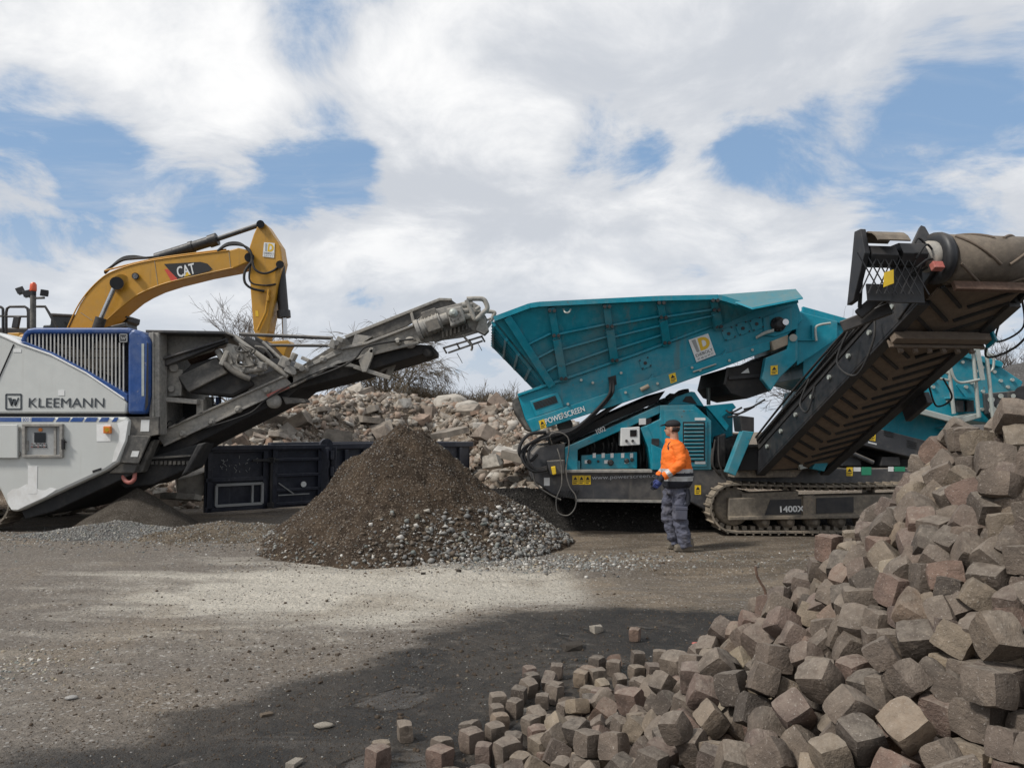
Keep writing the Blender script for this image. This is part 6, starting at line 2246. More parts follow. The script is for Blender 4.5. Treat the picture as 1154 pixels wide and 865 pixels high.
    mb.pp([(134.5, 376), (143.5, 376), (143.5, 385.5), (134.5, 385.5)], Y0 - 0.012, Y0 + .05)
    em = obj('emblem_plate', mb, M['charcoal'], bg)
    mb = MB()
    a, b, c, d = [P(x, y, Y0 - .016) for x, y in ((135, 376.6), (143, 376.6), (143, 385), (135, 385))]
    for p, q in ((a, b), (b, c), (c, d), (d, a)):
        mb.bar(p, q, 0.014, 0.004, (0, 1, 0))
    for p, q in (((136.5, 378.8), (138, 383)), ((138, 383), (139.1, 379.5)), ((139.1, 379.5), (140.1, 383)), ((140.1, 383), (141.7, 378.8))):
        mb.bar(P(*p, Y0 - .016), P(*q, Y0 - .016), 0.012, 0.004, (0, 1, 0))
    obj('emblem', mb, M['silver_hatch'], em)
    # light mast
    mb = MB()
    Ym = Y0 + 1.3
    mb.tube([P(37.3, 382, Ym), P(37.3, 333, Ym)], 0.05, 10)
    mb.tube([P(25, 330, Ym), P(37, 336, Ym), P(50, 335.5, Ym)], 0.022, 8)
    ms = obj('light_mast', mb, M['dark_dusty_steel'], root)
    mb = MB()
    mb.lathe(P(37.3, 328, Ym), (0, 0, 1), [(0, .055), (.02, .06), (.12, .055), (.16, .03)], 14)
    obj('beacon', mb, M['beacon_red'], ms)
    mb = MB()
    mb.cyl(P(37.3, 333, Ym), P(37.3, 328, Ym), 0.05, n=12)
    obj('beacon_base', mb, M['print_black'], ms)
    for (x, y, a) in ((23.5, 328, -.5), (31, 331.5, -.35), (50.5, 330.5, .1)):
        mb = MB()
        R = Matrix.Rotation(a, 3, 'Y') @ Matrix.Rotation(0.4, 3, 'Z')
        mb.box(P(x, y, Ym), (.11, .10, .10), R)
        mb.box(P(x, y, Ym) + R @ Vector((0, -.055, 0)), (.13, .02, .12), R)
        obj('work_light', mb, M['print_black'], ms, 0.012)
    # crawler end at the far left
    xr = P(11, 571, Y0 + .1).x
    crawler(root, xr - 4.2, xr, Y0 + 0.1, 0.5, 0.85, 0.02)
    crawler(root, xr - 4.2, xr, Y1 - .6, 0.5, 0.85, 0.02)
    # dark grey end plate
    mb = MB()
    mb.pp([(143, 469.5), (179, 469), (179, 489.5), (169, 491.5), (155, 523), (136, 521.5), (145.5, 497)], Y0 + 0.06, Y0 + 0.12)
    ep = obj('end_plate', mb, DD, root, 0.012)
    mb = MB()
    mb.pp([(143, 490), (169, 491.5), (156, 522), (136, 521)], Y0 + 0.03, Y0 + 0.06)
    obj('cover_plate', mb, DD, ep, 0.008)
    sticker(ep, [(159, 473), (168.5, 473), (167.8, 486), (158.2, 486)], Y0 + .06, 'sticker_white', False, 'label_plate')
    sticker(ep, [(149, 508), (157, 508), (155, 514.5), (147, 514.5)], Y0 + .03, 'sticker_white', False, 'label_plate')
    mb = MB()
    mb.tube(spline([P(139, 533.5, Y0 + .2), P(140, 540, Y0 + .15), P(146, 543.5, Y0 + .12), P(151, 540, Y0 + .15), P(152, 533, Y0 + .2)], 6), 0.035, 9)
    obj('tow_hook', mb, M['faded_red'], root)
    mb = MB()
    mb.pp([(136, 521.5), (155, 523), (151, 533), (122, 533)], Y0 + .1, Y0 + .5)
    mb.pp([(169, 497), (175, 495), (160, 532), (152, 533)], Y0 + .2, Y0 + .4)
    obj('end_skirt', mb, DD, root, 0.02)
    build_discharge(root, Y0, Y1)


def build_discharge(root, Y0, Y1):
    DS, DD, DI, RB = M['dusty_steel'], M['dark_dusty_steel'], M['dark_inside'], M['rubber']
    Ya, Yb = 13.05, 14.45           # near and far sides of the conveyor
    # upright frame and roof plate at the end of the engine house
    mb = MB()
    mb.pp([(167, 374), (179.5, 374), (179.5, 490), (168, 490)], Y0 + .1, Y0 + .4)
    mb.pp([(167, 374), (179.5, 374), (179.5, 490), (168, 490)], Y1 - .5, Y1 - .2)
    mb.pp([(171, 374), (173, 374), (173, 488), (171, 488)], Y0 + .06, Y0 + .1)
    obj('upright_frame', mb, DS, root, 0.02)
    mb = MB()
    mb.pp([(164, 371.5), (253, 373), (256, 376), (164, 374.5)], Y0 + .1, Y1 - .2)
    obj('roof_plate', mb, M['charcoal'], root, 0.006)
    mb = MB()
    mb.pp([(180, 375), (254, 376.5), (238, 396), (180, 414)], Y0 + .55, Y0 + .62)
    mb.pp([(180, 374), (186, 374), (186, 480), (180, 480)], Y0 + .5, Y1 - .4)
    obj('inner_plate', mb, DS, root, 0.01)
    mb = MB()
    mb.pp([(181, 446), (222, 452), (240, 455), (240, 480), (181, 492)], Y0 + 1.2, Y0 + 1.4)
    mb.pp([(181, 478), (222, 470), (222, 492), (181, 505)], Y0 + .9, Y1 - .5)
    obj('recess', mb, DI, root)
    mb = MB()
    mb.pp([(181, 446.5), (222, 450), (222, 455.5), (181, 452)], Y0 + .35, Y0 + .5)
    mb.pp([(221, 449), (229, 450), (229, 466), (221, 468)], Y0 + .5, Y0 + .7)
    mb.pp([(231, 447), (239, 447), (239, 461), (231, 463)], Y0 + .9, Y0 + 1.0)
    obj('cross_beam', mb, DS, root, 0.012)
    mb = MB()
    mb.pp([(243, 447), (247, 447), (247, 456), (243, 457)], Y0 + 1.0, Y0 + 1.1)
    obj('blue_post', mb, M['blue_paint'], root)
    # diagonal channel and clutter behind it
    mb = MB()
    mb.pp([(178, 408), (181, 403), (254, 380.5), (254, 385.5), (184, 413), (178, 412.5)], Y0 + .3, Y0 + .45)
    mb.pp([(180, 404), (254, 381), (254, 383), (180, 406)], Y0 + .22, Y0 + .3)
    obj('diagonal_channel', mb, M['charcoal'], root, 0.008)
    mb = MB()
    mb.pp([(188, 381), (200, 380.5), (200, 390), (190, 393)], Y0 + .9, Y0 + 1.0)
    obj('valve_unit', mb, M['faded_red'], root, 0.015)
    mb = MB()
    rr = random.Random(8)
    for k in range(9):
        x = 184 + rr.random() * 30
        y = 381 + rr.random() * 10
        mb.tube(spline([P(x, y, Y0 + .8), P(x + rr.uniform(2, 12), y + rr.uniform(-5, 5), Y0 + .7), P(x + rr.uniform(8, 22), y + rr.uniform(-2, 10), Y0 + .8), P(x + rr.uniform(10, 30), y + rr.uniform(-6, 6), Y0 + .8)], 5), 0.018, 6)
    mb.tube(spline([P(206, 377, Y0 + .7), P(224, 381, Y0 + .6), P(225, 388, Y0 + .6), P(205, 396, Y0 + .7), P(192, 402, Y0 + .7)], 6), 0.03, 8)
    mb.tube(spline([P(205, 378, Y0 + .6), P(225, 377, Y0 + .6), P(246, 384, Y0 + .6), P(255, 378, Y0 + .6), P(262, 380, Y0 + .6)], 6), 0.022, 7)
    obj('hydraulic_hose', mb, RB, root)
    mb = MB()
    mb.pp([(183, 414), (206, 416), (204, 446), (184, 447)], Y0 + .5, Y0 + .7)
    mb.cyl(P(193, 438, Y0 + .44), P(193, 438, Y0 + .5), .05, n=12)
    mb.cyl(P(196, 414, Y0 + .44), P(196, 414, Y0 + .5), .07, n=12)
    obj('bearing_block', mb, DS, root, 0.015)
    # magnet separator: belt loop with rounded ends
    mb = MB()
    ax = [(199.5, 425), (214, 410.5), (243, 401.5), (251, 405), (262, 421), (283, 428.5), (286, 434), (262, 447), (215, 443), (205, 437)]
    mb.pp(ax, Y0 + .45, Y1 - .6)
    mg = obj('magnet_belt', mb, RB, root, 0.06)
    mb = MB()
    a, b = P(200, 424, Y0 + .44), P(244, 402.5, Y0 + .44)
    a2, b2 = P(212, 442, Y0 + .36), P(256, 420, Y0 + .36)
    mb.prism([a, b, b2, a2], (0, .09, 0))
    obj('belt_face', mb, DD, mg, 0.02)
    mb = MB()
    mb.cyl(P(214, 404, Y0 + .9), P(243, 392, Y0 + .9), 0.13, n=16)
    obj('roller', mb, M['rusty_steel'], root)
    # drive unit: castings, plates, small cylinders under dust
    mb = MB()
    for (x, y, w, h, dy) in ((262, 396, 10, 16, .5), (272, 402, 12, 10, .4), (283, 410, 14, 9, .45), (270, 414, 20, 8, .4), (288, 418, 14, 8, .5), (256, 404, 6, 18, .35), (296, 412, 8, 8, .4), (279, 396, 8, 12, .7)):
        mb.box(P(x, y, Y0 + dy), (w * .0145, .3, h * .0145), Matrix.Rotation(math.radians(rr.uniform(5, 30)), 3, 'Y'))
    obj('drive_unit', mb, DS, root, 0.02)
    mb = MB()
    for (x, y, x2, y2, r) in ((257, 392, 264, 410, .10), (276, 395, 284, 412, .07), (266, 420, 300, 414, .05), (246, 395, 262, 415, .04), (285, 401, 300, 417, .03)):
        mb.cyl(P(x, y, Y0 + .33), P(x2, y2, Y0 + .33), r, n=12)
    obj('drive_cylinder', mb, DS, root)
    mb = MB()
    for k in range(10):
        x = 250 + rr.random() * 45
        y = 385 + rr.random() * 25
        mb.tube(spline([P(x, y, Y0 + .25), P(x + rr.uniform(-6, 12), y + rr.uniform(2, 10), Y0 + .2), P(x + rr.uniform(0, 20), y + rr.uniform(6, 16), Y0 + .25)], 5), rr.uniform(.012, .022), 6)
    mb.tube(spline([P(245, 395, Y0 + .3), P(253, 408, Y0 + .25), P(266, 420, Y0 + .25), P(282, 427, Y0 + .3)], 6), .05, 8)
    obj('hydraulic_hose', mb, DD, root)
    # long struts over the conveyor
    mb = MB()
    mb.tube([P(270, 376.5, Yb), P(375, 381, Yb)], .035, 10)
    obj('stay_pole', mb, M['charcoal'], root)
    mb = MB()
    mb.tube([P(303, 389, Yb - .1), P(377, 389.5, Yb - .1)], .030, 10)
    obj('stay_pole', mb, M['charcoal'], root)
    mb = MB()
    mb.tube([P(264, 380, Ya - .05), P(325, 424, Ya - .05)], .045, 10)
    mb.tube([P(296, 385, Ya - .0), P(326, 413, Ya - .0)], .025, 8)
    obj('lifting_ram', mb, DS, root)
    mb = MB()
    mb.tube([P(276, 384, Ya + .3), P(300, 398, Ya + .3)], .10, 12)
    mb.pp([(286, 378), (302, 388), (310, 402), (292, 404)], Ya + .3, Ya + .5)
    obj('ram_barrel', mb, RB, root, 0.02)
    # conveyor: near and far side beams, lower section
    for yy, nm in ((Ya, 'side_beam'), (Yb, 'side_beam')):
        mb = MB()
        mb.pp([(184, 501.5), (178, 493), (190, 480.5), (323, 421), (331, 424), (331, 434.5), (184, 502.5)], yy, yy + .08)
        bm_ = obj(nm, mb, DS, root, 0.012)
        mb = MB()
        mb.pp([(184, 500), (330, 432.5), (330, 435.5), (184, 503)], yy - .06, yy)
        mb.pp([(190, 480.5), (323, 421), (323, 423.5), (190, 483)], yy - .05, yy)
        obj('flange', mb, DS, bm_, 0.006)
        mb = MB()
        mb.pp([(320, 424), (384, 391), (414, 384.5), (466, 365), (480, 351), (530, 338), (541, 345), (546, 372), (520, 380), (472, 386.5), (380, 409), (330, 435)], yy, yy + .08)
        b2 = obj('upper_beam', mb, DS, root, 0.012)
        mb = MB()
        mb.pp([(330, 432.5), (380, 406.5), (472, 384), (472, 387), (380, 410), (330, 436)], yy - .06, yy)
        mb.pp([(384, 391), (414, 384.5), (466, 365), (466, 367.5), (414, 387.5), (384, 394)], yy - .07, yy)
        mb.pp([(330, 419), (384, 396), (384, 398), (330, 421.5)], yy - .05, yy)
        obj('flange', mb, DS, b2, 0.006)
        # skirt board
        mb = MB()
        mb.pp([(330, 418), (390, 380), (495, 337), (508.5, 337.5), (520, 346), (480, 353), (459, 367), (403, 389), (336, 421)], yy + .06, yy + .12)
        sk = obj('skirt_board', mb, DD, root, 0.008)
        mb = MB()
        mb.pp([(388, 378), (495, 335.5), (509, 336), (509, 338.5), (495.5, 338.5), (390, 381)], yy + .02, yy + .14)
        obj('skirt_edge', mb, DS, sk, 0.006)
        mb = MB()
        mb.pp([(462, 353), (464.5, 351), (468, 364), (465, 366)], yy - .02, yy + .06)
        mb.pp([(400, 376), (419, 379), (404, 389), (396, 390)], yy - .02, yy + .06)
        obj('skirt_bracket', mb, DS, sk)
    mb = MB()
    mb.pp([(276, 428), (318, 414), (320, 424), (281, 443)], Ya - .02, Ya + .05)
    obj('skirt_board', mb, DD, root, 0.006)
    mb = MB()
    mb.pp([(300, 444.5), (325, 434), (326, 437), (302, 447.5)], Ya - .075, Ya - .06)
    obj('red_reflector', mb, M['faded_red'], root)
    for (x, y) in ((208, 489), (240, 475), (270, 461), (302, 440), (420, 396), (449, 385), (365, 405), (345, 416)):
        mb = MB()
        mb.lathe(P(x, y, Ya), (0, -1, 0), [(0, .06), (.08, .06), (.085, .03), (.12, .03)], 12)
        obj('roller_bearing', mb, DS, root)
    mb = MB()
    mb.lathe(P(308, 452, Ya - .05), (0, 1, 0), [(0, .03), (.01, .12), (.1, .12)], 16)
    mb.lathe(P(462, 385.5, Ya - .05), (0, 1, 0), [(0, .03), (.01, .10), (.1, .10)], 16)
    obj('return_roller', mb, DS, root)
    # belt and dark pan below
    mb = MB()
    mb.pp([(180, 497), (325, 428), (384, 401), (532, 352), (532, 355), (384, 404), (325, 432), (180, 501)], Ya + .1, Yb - .05)
    obj('conveyor_belt', mb, M['belt_brown'], root)
    mb = MB()
    mb.pp([(180, 503.5), (331, 436), (380, 411), (472, 388), (487, 389), (487, 395.5), (460, 404), (392, 424), (336, 438), (324, 448), (230, 495), (175, 524), (168, 524)], Ya + .08, Yb - .08)
    obj('belt_guard', mb, RB, root, 0.015)
    mb = MB()
    mb.pp([(172, 514), (226, 499), (212, 528), (172, 546), (140, 550), (128, 540), (160, 528)], Ya - .1, Ya + .55)
    mb.pp([(222, 500), (232, 498), (212, 532), (203, 537)], Ya - .3, Ya - .1)
    obj('feed_boot', mb, DI, root, 0.03)
    mb = MB()
    for k in range(9):
        mb.pp([(170 + k * 5, 519.5), (173 + k * 5, 519), (173 + k * 5, 523), (170 + k * 5, 523.5)], Ya - .16, Ya - .1)
    mb.pp([(166, 515), (216, 512), (216, 514), (166, 517.5)], Ya - .2, Ya - .1)
    obj('chain_guard', mb, DD, root)
    mb = MB()
    mb.pp([(318, 447), (342, 449), (345, 453), (322, 455)], Ya + .0, Ya + .3)
    obj('guard_bracket', mb, DD, root)
    # hinge hardware between the two sections
    mb = MB()
    for (x, y, w, h) in ((321, 408, 10, 12), (328, 417, 12, 8), (338, 413, 10, 6), (331, 402, 5, 9), (345, 405, 10, 4), (376, 388, 8, 10), (384, 383, 8, 6)):
        mb.box(P(x, y, Ya - .08), (w * .0148, .16, h * .0148), Matrix.Rotation(math.radians(25), 3, 'Y'))
    for (x, y) in ((324, 409), (331, 419), (340, 415), (379, 386)):
        mb.cyl(P(x, y, Ya - .22), P(x, y, Ya - .1), .045, n=10)
    obj('hinge_bracket', mb, DS, root, 0.012)
    mb = MB()
    mb.pp([(404, 406), (412, 397), (421, 391.5), (420, 401), (413, 419), (408, 419)], Ya - .12, Ya - .04)
    mb.bar(P(390, 410, Ya - .06), P(440, 426, Ya - .06), .04, .07, (0, 0, 1))
    mb.bar(P(445, 409, Ya + .4), P(438, 426, Ya + .4), .06, .06)
    mb.bar(P(428, 419, Ya + .4), P(444, 410, Ya + .4), .04, .04)
    mb.pp([(438, 411), (445, 408), (440, 427), (433, 425)], Ya + .38, Ya + .46)
    obj('leg_brace', mb, DS, root, 0.01)
    mb = MB()
    mb.tube(spline([P(345, 428, Ya - .1), P(380, 415, Ya - .14), P(400, 404, Ya - .14), P(412, 391, Ya - .12), P(440, 385, Ya - .1), P(466, 382, Ya - .1)], 7), .018, 6)
    mb.tube(spline([P(232, 482, Ya - .1), P(280, 466, Ya - .12), P(300, 450, Ya - .12), P(330, 432, Ya - .1), P(372, 414, Ya - .1), P(398, 414, Ya - .1)], 7), .014, 6)
    mb.tube(spline([P(186, 482, Ya - .1), P(191, 474, Ya - .12), P(199, 477, Ya - .12), P(208, 470, Ya - .1)], 5), .012, 6)
    obj('hydraulic_hose', mb, RB, root)
    # head: motor, gearbox, end frame, grille
    mb = MB()
    mb.cyl(P(470, 373, Ya - .12), P(474, 371.5, Ya - .12), .19, n=20)
    mb.cyl(P(474, 371, Ya - .12), P(497, 361.5, Ya - .12), .15, n=18)
    mb.cyl(P(497, 361, Ya - .12), P(505, 358, Ya - .12), .10, n=14)
    hm = obj('head_motor', mb, DS, root, 0.01)
    for k in range(5):
        mb = MB()
        a = P(478 + k * 4, 369.6 - k * 1.7, Ya - .12)
        b = P(479.2 + k * 4, 369.1 - k * 1.7, Ya - .12)
        mb.cyl(a, b, .165, n=18)
        obj('cooling_fin', mb, DS, hm)
    mb = MB()
    mb.box(P(484, 354, Ya - .1), (.26, .2, .12), Matrix.Rotation(math.radians(-20), 3, 'Y'))
    mb.box(P(488, 366, Ya - .28), (.22, .03, .20), Matrix.Rotation(math.radians(-20), 3, 'Y'))
    obj('terminal_box', mb, DD, hm, 0.02)
    mb = MB()
    mb.pp([(503, 347), (520, 344), (524.5, 361), (508, 368.5)], Ya - .32, Ya + .02)
    gb = obj('head_gearbox', mb, DS, root, 0.03)
    mb = MB()
    mb.lathe(P(511, 352.5, Ya - .32), (0, -1, 0), [(0, .075), (.03, .07), (.035, .035), (.06, .03)], 16)
    obj('shaft_cap', mb, M['galvanised'], gb)
    mb = MB()
    for k in range(8):
        a = k * math.pi / 4
        c = P(512 + 6.2 * math.cos(a), 355 + 6.2 * math.sin(a), Ya - .34)
        mb.cyl(c, c + Vector((0, .03, 0)), .016, n=6)
    obj('bolt', mb, DD, gb)
    for y in (344, 350.5, 357):
        mb = MB()
        mb.cyl(P(521, y, Ya - .15), P(533, y - 1.5, Ya - .15), .055, n=12)
        obj('take_up_rod', mb, DS, root)
    mb = MB()
    for k in range(7):
        mb.pp([(498 + k * 4.5, 381 - k * 1.6), (500 + k * 4.5, 380.5 - k * 1.6), (500 + k * 4.5, 373 - k * 1.5), (498 + k * 4.5, 374 - k * 1.5)], Ya - .1, Ya - .04)
    mb.pp([(486, 379), (528, 365), (532, 372), (490, 386)], Ya - .04, Ya)
    obj('head_grille', mb, DD, root)
    hd = MB()
    for p0 in (Ya - .18,):
        hd.tube(spline([P(526, 337, p0), P(543, 336.8, p0), P(548, 342, p0), P(549, 348, p0), P(545, 352, p0), P(536, 360, p0), P(532, 353, p0), P(526, 338, p0)], 5), .042, 9)
        hd.tube(spline([P(545, 352, p0 + .5), P(548, 350.8, p0 + .5), P(557, 352, p0 + .5), P(556, 356, p0 + .5), P(552, 364, p0 + .5), P(546, 372, p0 + .5)], 5), .035, 9)
    hd.tube([P(536, 349, Ya - .18), P(541, 345.5, Ya - .18)], .03, 8)
    hd.tube([P(548, 361, Ya + .2), P(553, 358.5, Ya + .2)], .02, 8)
    obj('handle_loop', hd, DS, root)
    mb = MB()
    mb.cyl(P(538, 362, Ya - .05), P(538, 362, Yb + .05), .17, n=22)
    mb.pp([(541, 356), (547, 358), (551, 372), (546, 377), (536, 372)], Ya - .12, Ya + .1)
    obj('head_drum', mb, DS, root, 0.01)
    mb = MB()
    for k in range(5):
        yy = Ya - .05 + k * .33
        mb.bar(P(500, 392, yy), P(543, 379, yy), .03, .03)
        mb.bar(P(505, 397.5, yy), P(544, 384, yy), .03, .03)
    for x in (500, 515, 529, 543):
        y = 392 - (x - 500) * .302
        mb.bar(P(x, y, Ya - .05), P(x, y, Yb - .1), .03, .04)
        mb.bar(P(x, y, Ya - .05), P(x + 3, y + 5.4, Ya - .05), .03, .03)
        mb.bar(P(x + 3, y + 5.4, Ya - .05), P(x + 3, y + 5.4, Yb - .1), .03, .03)
    obj('safety_grate', mb, DD, root)
    mb = MB()
    mb.tube(spline([P(521, 377, Ya - .2), P(528, 385, Ya - .2), P(532, 390, Ya - .2), P(531, 395, Ya - .2)], 5), .02, 7)
    mb.tube(spline([P(515, 398, Ya), P(519, 405, Ya), P(521, 409, Ya)], 4), .006, 5)
    mb.tube(spline([P(538, 386, Ya), P(541, 391, Ya), P(543, 395, Ya)], 4), .006, 5)
    obj('hanging_wire', mb, DD, root)
    mb = MB()
    mb.lathe(P(482, 397, Ya + .05), (0, 1, 0), [(0, .05), (.01, .09), (.3, .09)], 14)
    obj('snub_roller', mb, RB, root)


build_crusher()


# ------------------------------------------------------------------ yellow excavator
def build_excavator():
    root = thing('excavator', 'yellow excavator standing behind the crushing plant with its boom raised and stick hanging', 'excavator', (-10.5, 20.0, 0))
    YP, BK = M['yellow_paint'], M['black_steel']
    Ya, Yb = 19.2, 19.9
    mb = MB()
    mb.pp([(74, 376), (79, 366), (90, 342), (100, 327), (111, 316), (120, 309), (132, 303), (150, 297.5), (173, 292.3), (215, 287.5), (258, 281.5), (268, 279), (279.5, 281.5), (283, 289), (281, 295),
           (263, 302.5), (230, 308.8), (194, 317.8), (173, 324.5), (159, 331), (148, 337.5), (140, 344), (128, 354), (119, 362.5), (113, 369), (108, 380)], Ya, Yb)
    bo = obj('boom', mb, YP, root, 0.03)
    mb = MB()
    mb.tube(spline([P(74, 374, Ya - .005), P(90, 341, Ya - .005), P(111, 316.5, Ya - .005), P(132, 304, Ya - .005), P(173, 293.3, Ya - .005), P(258, 282.3, Ya - .005)], 5), 0.018, 5)
    mb.tube(spline([P(263, 301.6, Ya - .005), P(194, 317, Ya - .005), P(159, 330, Ya - .005), P(140, 343, Ya - .005), P(119, 361.5, Ya - .005)], 5), 0.018, 5)
    obj('weld_edge', mb, YP, bo)
    mb = MB()
    for x0, y0, x1, y1 in ((91, 352, 104, 361), (174, 293, 178, 322), (258, 284, 260, 303)):
        mb.bar(P(x0, y0, Ya - .003), P(x1, y1, Ya - .003), .012, .012)
    obj('panel_joint', mb, M['tan_cover'], bo)
    mb = MB()
    mb.pp([(184.7, 297.4), (226, 295), (233.6, 297), (239.2, 302.8), (236, 305.3), (200, 315)], Ya - 0.012, Ya - .004)
    dc = obj('side_decal', mb, M['print_black'], bo)
    mb = MB()
    mb.pp([(185.3, 303.5), (189, 303), (200, 314), (198.5, 316.6), (193, 316.5)], Ya - 0.014, Ya - .004)
    obj('red_stripe', mb, M['print_red'], dc)
    pixtext('lettering', 'CAT', (200.4, 313), (220.8, 308), Ya - .013, 12.2, M['print_white'], dc, 0.045)
    mb = MB()
    mb.prism([P(207.5, 312, Ya - .018), P(215.5, 309.6, Ya - .018), P(211.5, 304.8, Ya - .018)], (0, .001, 0))
    obj('triangle_mark', mb, M['print_gold'], dc)
    # lamp and pin bosses on the boom
    mb = MB()
    mb.cyl(P(152.5, 311, Ya - .12), P(152.5, 311, Ya), .085, n=14)
    lp = obj('boom_lamp', mb, BK, bo)
    mb = MB()
    mb.cyl(P(152, 311, Ya - .14), P(152, 311, Ya - .12), .065, n=14)
    obj('lens', mb, M['chrome'], lp)
    for x, y, r in ((131.5, 319, .16), (137, 318, .2)):
        mb = MB()
        mb.cyl(P(x, y, Ya - (.22 if r < .18 else .04)), P(x, y, Ya), r, n=18)
        obj('pin_boss', mb, BK if r < .18 else YP, bo)
    # boom rams
    for yy in (Ya - .16, Yb + .16):
        dx = 0 if yy < Yb else 12
        mb = MB()
        mb.cyl(P(113 + dx, 360, yy), P(131 + dx, 319.5, yy), .062, n=14)
        rm = obj('ram_rod', mb, M['chrome'], root)
        mb = MB()
        mb.cyl(P(105 + dx, 385, yy), P(114 + dx, 358, yy), .13, n=16)
        obj('ram_barrel', mb, BK, rm)
    # stick
    mb = MB()
    mb.pp([(291.5, 250.5), (296, 249.8), (300, 253), (306, 262), (315.5, 276.5), (318.3, 294), (316, 305), (311.5, 324.5), (306, 356), (303, 372), (299, 384.5), (290, 382), (285.5, 372), (282, 326), (280.5, 297), (281, 278), (285.5, 264)], Ya + .1, Yb - .1)
    st = obj('stick', mb, YP, root, 0.03)
    mb = MB()
    mb.cyl(P(293.5, 252.5, Ya - .02), P(293.5, 252.5, Yb + .02), .10, n=16)
    mb.cyl(P(281, 290, Ya - .04), P(281, 290, Yb + .04), .12, n=16)
    mb.cyl(P(315.5, 298, Ya - .04), P(315.5, 298, Yb + .04), .10, n=16)
    obj('pin', mb, BK, st)
    logo_sign(st, (297.5, 273), (309.6, 274), (308.8, 290.5), (296, 289), Ya + .09)
    sticker(st, [(287.5, 350), (291, 350), (291.5, 356.5), (288, 356.5)], Ya + .1, 'print_gold', False, 'label_plate')
    # stick ram on top of the boom
    Ym = (Ya + Yb) / 2
    mb = MB()
    mb.cyl(P(176, 291, Ym), P(243, 270, Ym), .135, n=18)
    mb.cyl(P(236, 272.3, Ym), P(245, 269.3, Ym), .165, n=18)
    mb.cyl(P(214, 279.2, Ym), P(218, 278, Ym), .16, n=18)
    sr = obj('ram_barrel', mb, BK, root)
    mb = MB()
    mb.cyl(P(245, 269.4, Ym), P(292, 253.5, Ym), .062, n=14)
    obj('ram_rod', mb, M['charcoal'], sr)
    # bucket ram and linkage
    mb = MB()
    mb.cyl(P(315.3, 299, Ym), P(320, 356, Ym), .13, n=16)
    mb.cyl(P(319.5, 350, Ym), P(320.2, 358, Ym), .17, n=16)
    br = obj('ram_barrel', mb, BK, root)
    mb = MB()
    mb.cyl(P(320.2, 358, Ym), P(321.5, 386, Ym), .065, n=14)
    obj('ram_rod', mb, M['chrome'], br)
    mb = MB()
    mb.pp([(300, 385), (311, 384), (324, 383), (327, 386.5), (323, 393), (319, 405), (312, 407), (314, 396), (301, 391)], Ya + .1, Yb - .1)
    obj('bucket_link', mb, YP, root, 0.02)
    mb = MB()
    mb.pp([(288, 384), (300, 384), (318, 404), (322, 425), (312, 446), (288, 452), (264, 440), (272, 428), (286, 424)], Ya - .35, Yb + .35)
    obj('bucket', mb, BK, root, 0.02)
    # hoses
    hs = MB()
    for k in range(3):
        hs.tube(spline([P(118, 306 + k, Ya + .2 + k * .1), P(136, 294 - k, Ya + .2 + k * .1), P(150, 291.5 - k * 1.4, Ya + .2 + k * .1), P(165, 290.5, Ya + .2 + k * .1), P(180, 289, Ya + .2)], 6), .032, 6)
        hs.tube(spline([P(245, 283, Ya + .1 * k), P(256, 276.5 - k, Ya + .1 * k), P(270, 276 - k, Ya + .1 * k), P(280, 280 + k, Ya - .05), P(284, 290, Ya - .08), P(281, 302, Ya - .05)], 6), .03, 6)
    hs.tube(spline([P(283, 296, Ya - .08), P(276, 306, Ya - .1), P(276, 318, Ya - .1), P(284, 325, Ya - .05), P(298, 328, Ya + .05)], 7), .035, 6)
    hs.tube(spline([P(284, 292, Ya - .1), P(287, 303, Ya - .1), P(297, 308, Ya - .05), P(308, 305, Ya + .05), P(316, 298, Ya + .1)], 7), .03, 6)
    hs.tube(spline([P(282, 300, Ya - .08), P(281, 314, Ya - .08), P(286, 320, Ya - .05), P(300, 321.5, Ya + .05), P(311, 320, Ya + .1)], 7), .025, 6)
    obj('hydraulic_hose', hs, M['rubber'], root)
    mb = MB()
    mb.tube(spline([P(118, 305, Ya + .15), P(175, 291.5, Ya + .15), P(255, 281, Ya + .15)], 6), .022, 6)
    mb.tube([P(303, 326, Ya + .05), P(299.5, 352, Ya + .05), P(290, 372, Ya + .05)], .03, 6)
    mb.bar(P(302.5, 333, Ya + .04), P(301.5, 339, Ya + .04), .10, .06)
    obj('steel_pipe', mb, YP, root)
    # revolving frame, engine house, cab, crawlers: mostly hidden by the crushing plant
    mb = MB()
    mb.pp([(-70, 378), (40, 376), (120, 384), (140, 396), (140, 452), (-70, 452)], 18.4, 21.2)
    hs_ = obj('upper_structure', mb, YP, root, 0.05)
    mb = MB()
    mb.pp([(-70, 369), (58, 369), (58, 378), (-70, 378)], 19.8, 21.2)
    obj('engine_lid', mb, BK, root, 0.03)
    mb = MB()
    mb.pp([(57, 357), (60, 353), (83, 354), (80, 370), (66, 377), (47, 377), (48, 366), (56, 366)], 19.95, 21.2)
    obj('cab', mb, M['screen_glass'], root, 0.04)
    mb = MB()
    mb.pp([(56, 352.5), (84, 354), (84, 357), (56, 356)], 19.9, 21.3)
    obj('cab_roof', mb, BK, root, 0.02)
    mb = MB()
    mb.pp([(118, 366), (128, 352), (145, 356), (144, 362), (141, 364), (142, 372), (118, 374)], 19.95, 20.6)
    mb.bar(P(118, 372, 19.1), P(143, 366, 19.1), .12, .12)
    mb.bar(P(128, 353, 19.9), P(146, 358, 19.9), .3, .05)
    obj('boom_foot', mb, BK, root, 0.02)
    mb = MB()
    Yr = 18.6
    r = .032
    mb.tube(spline([P(0, 345.5, Yr), P(3, 347.5, Yr), P(3.4, 352, Yr), P(3.4, 378, Yr)], 4), r, 8)
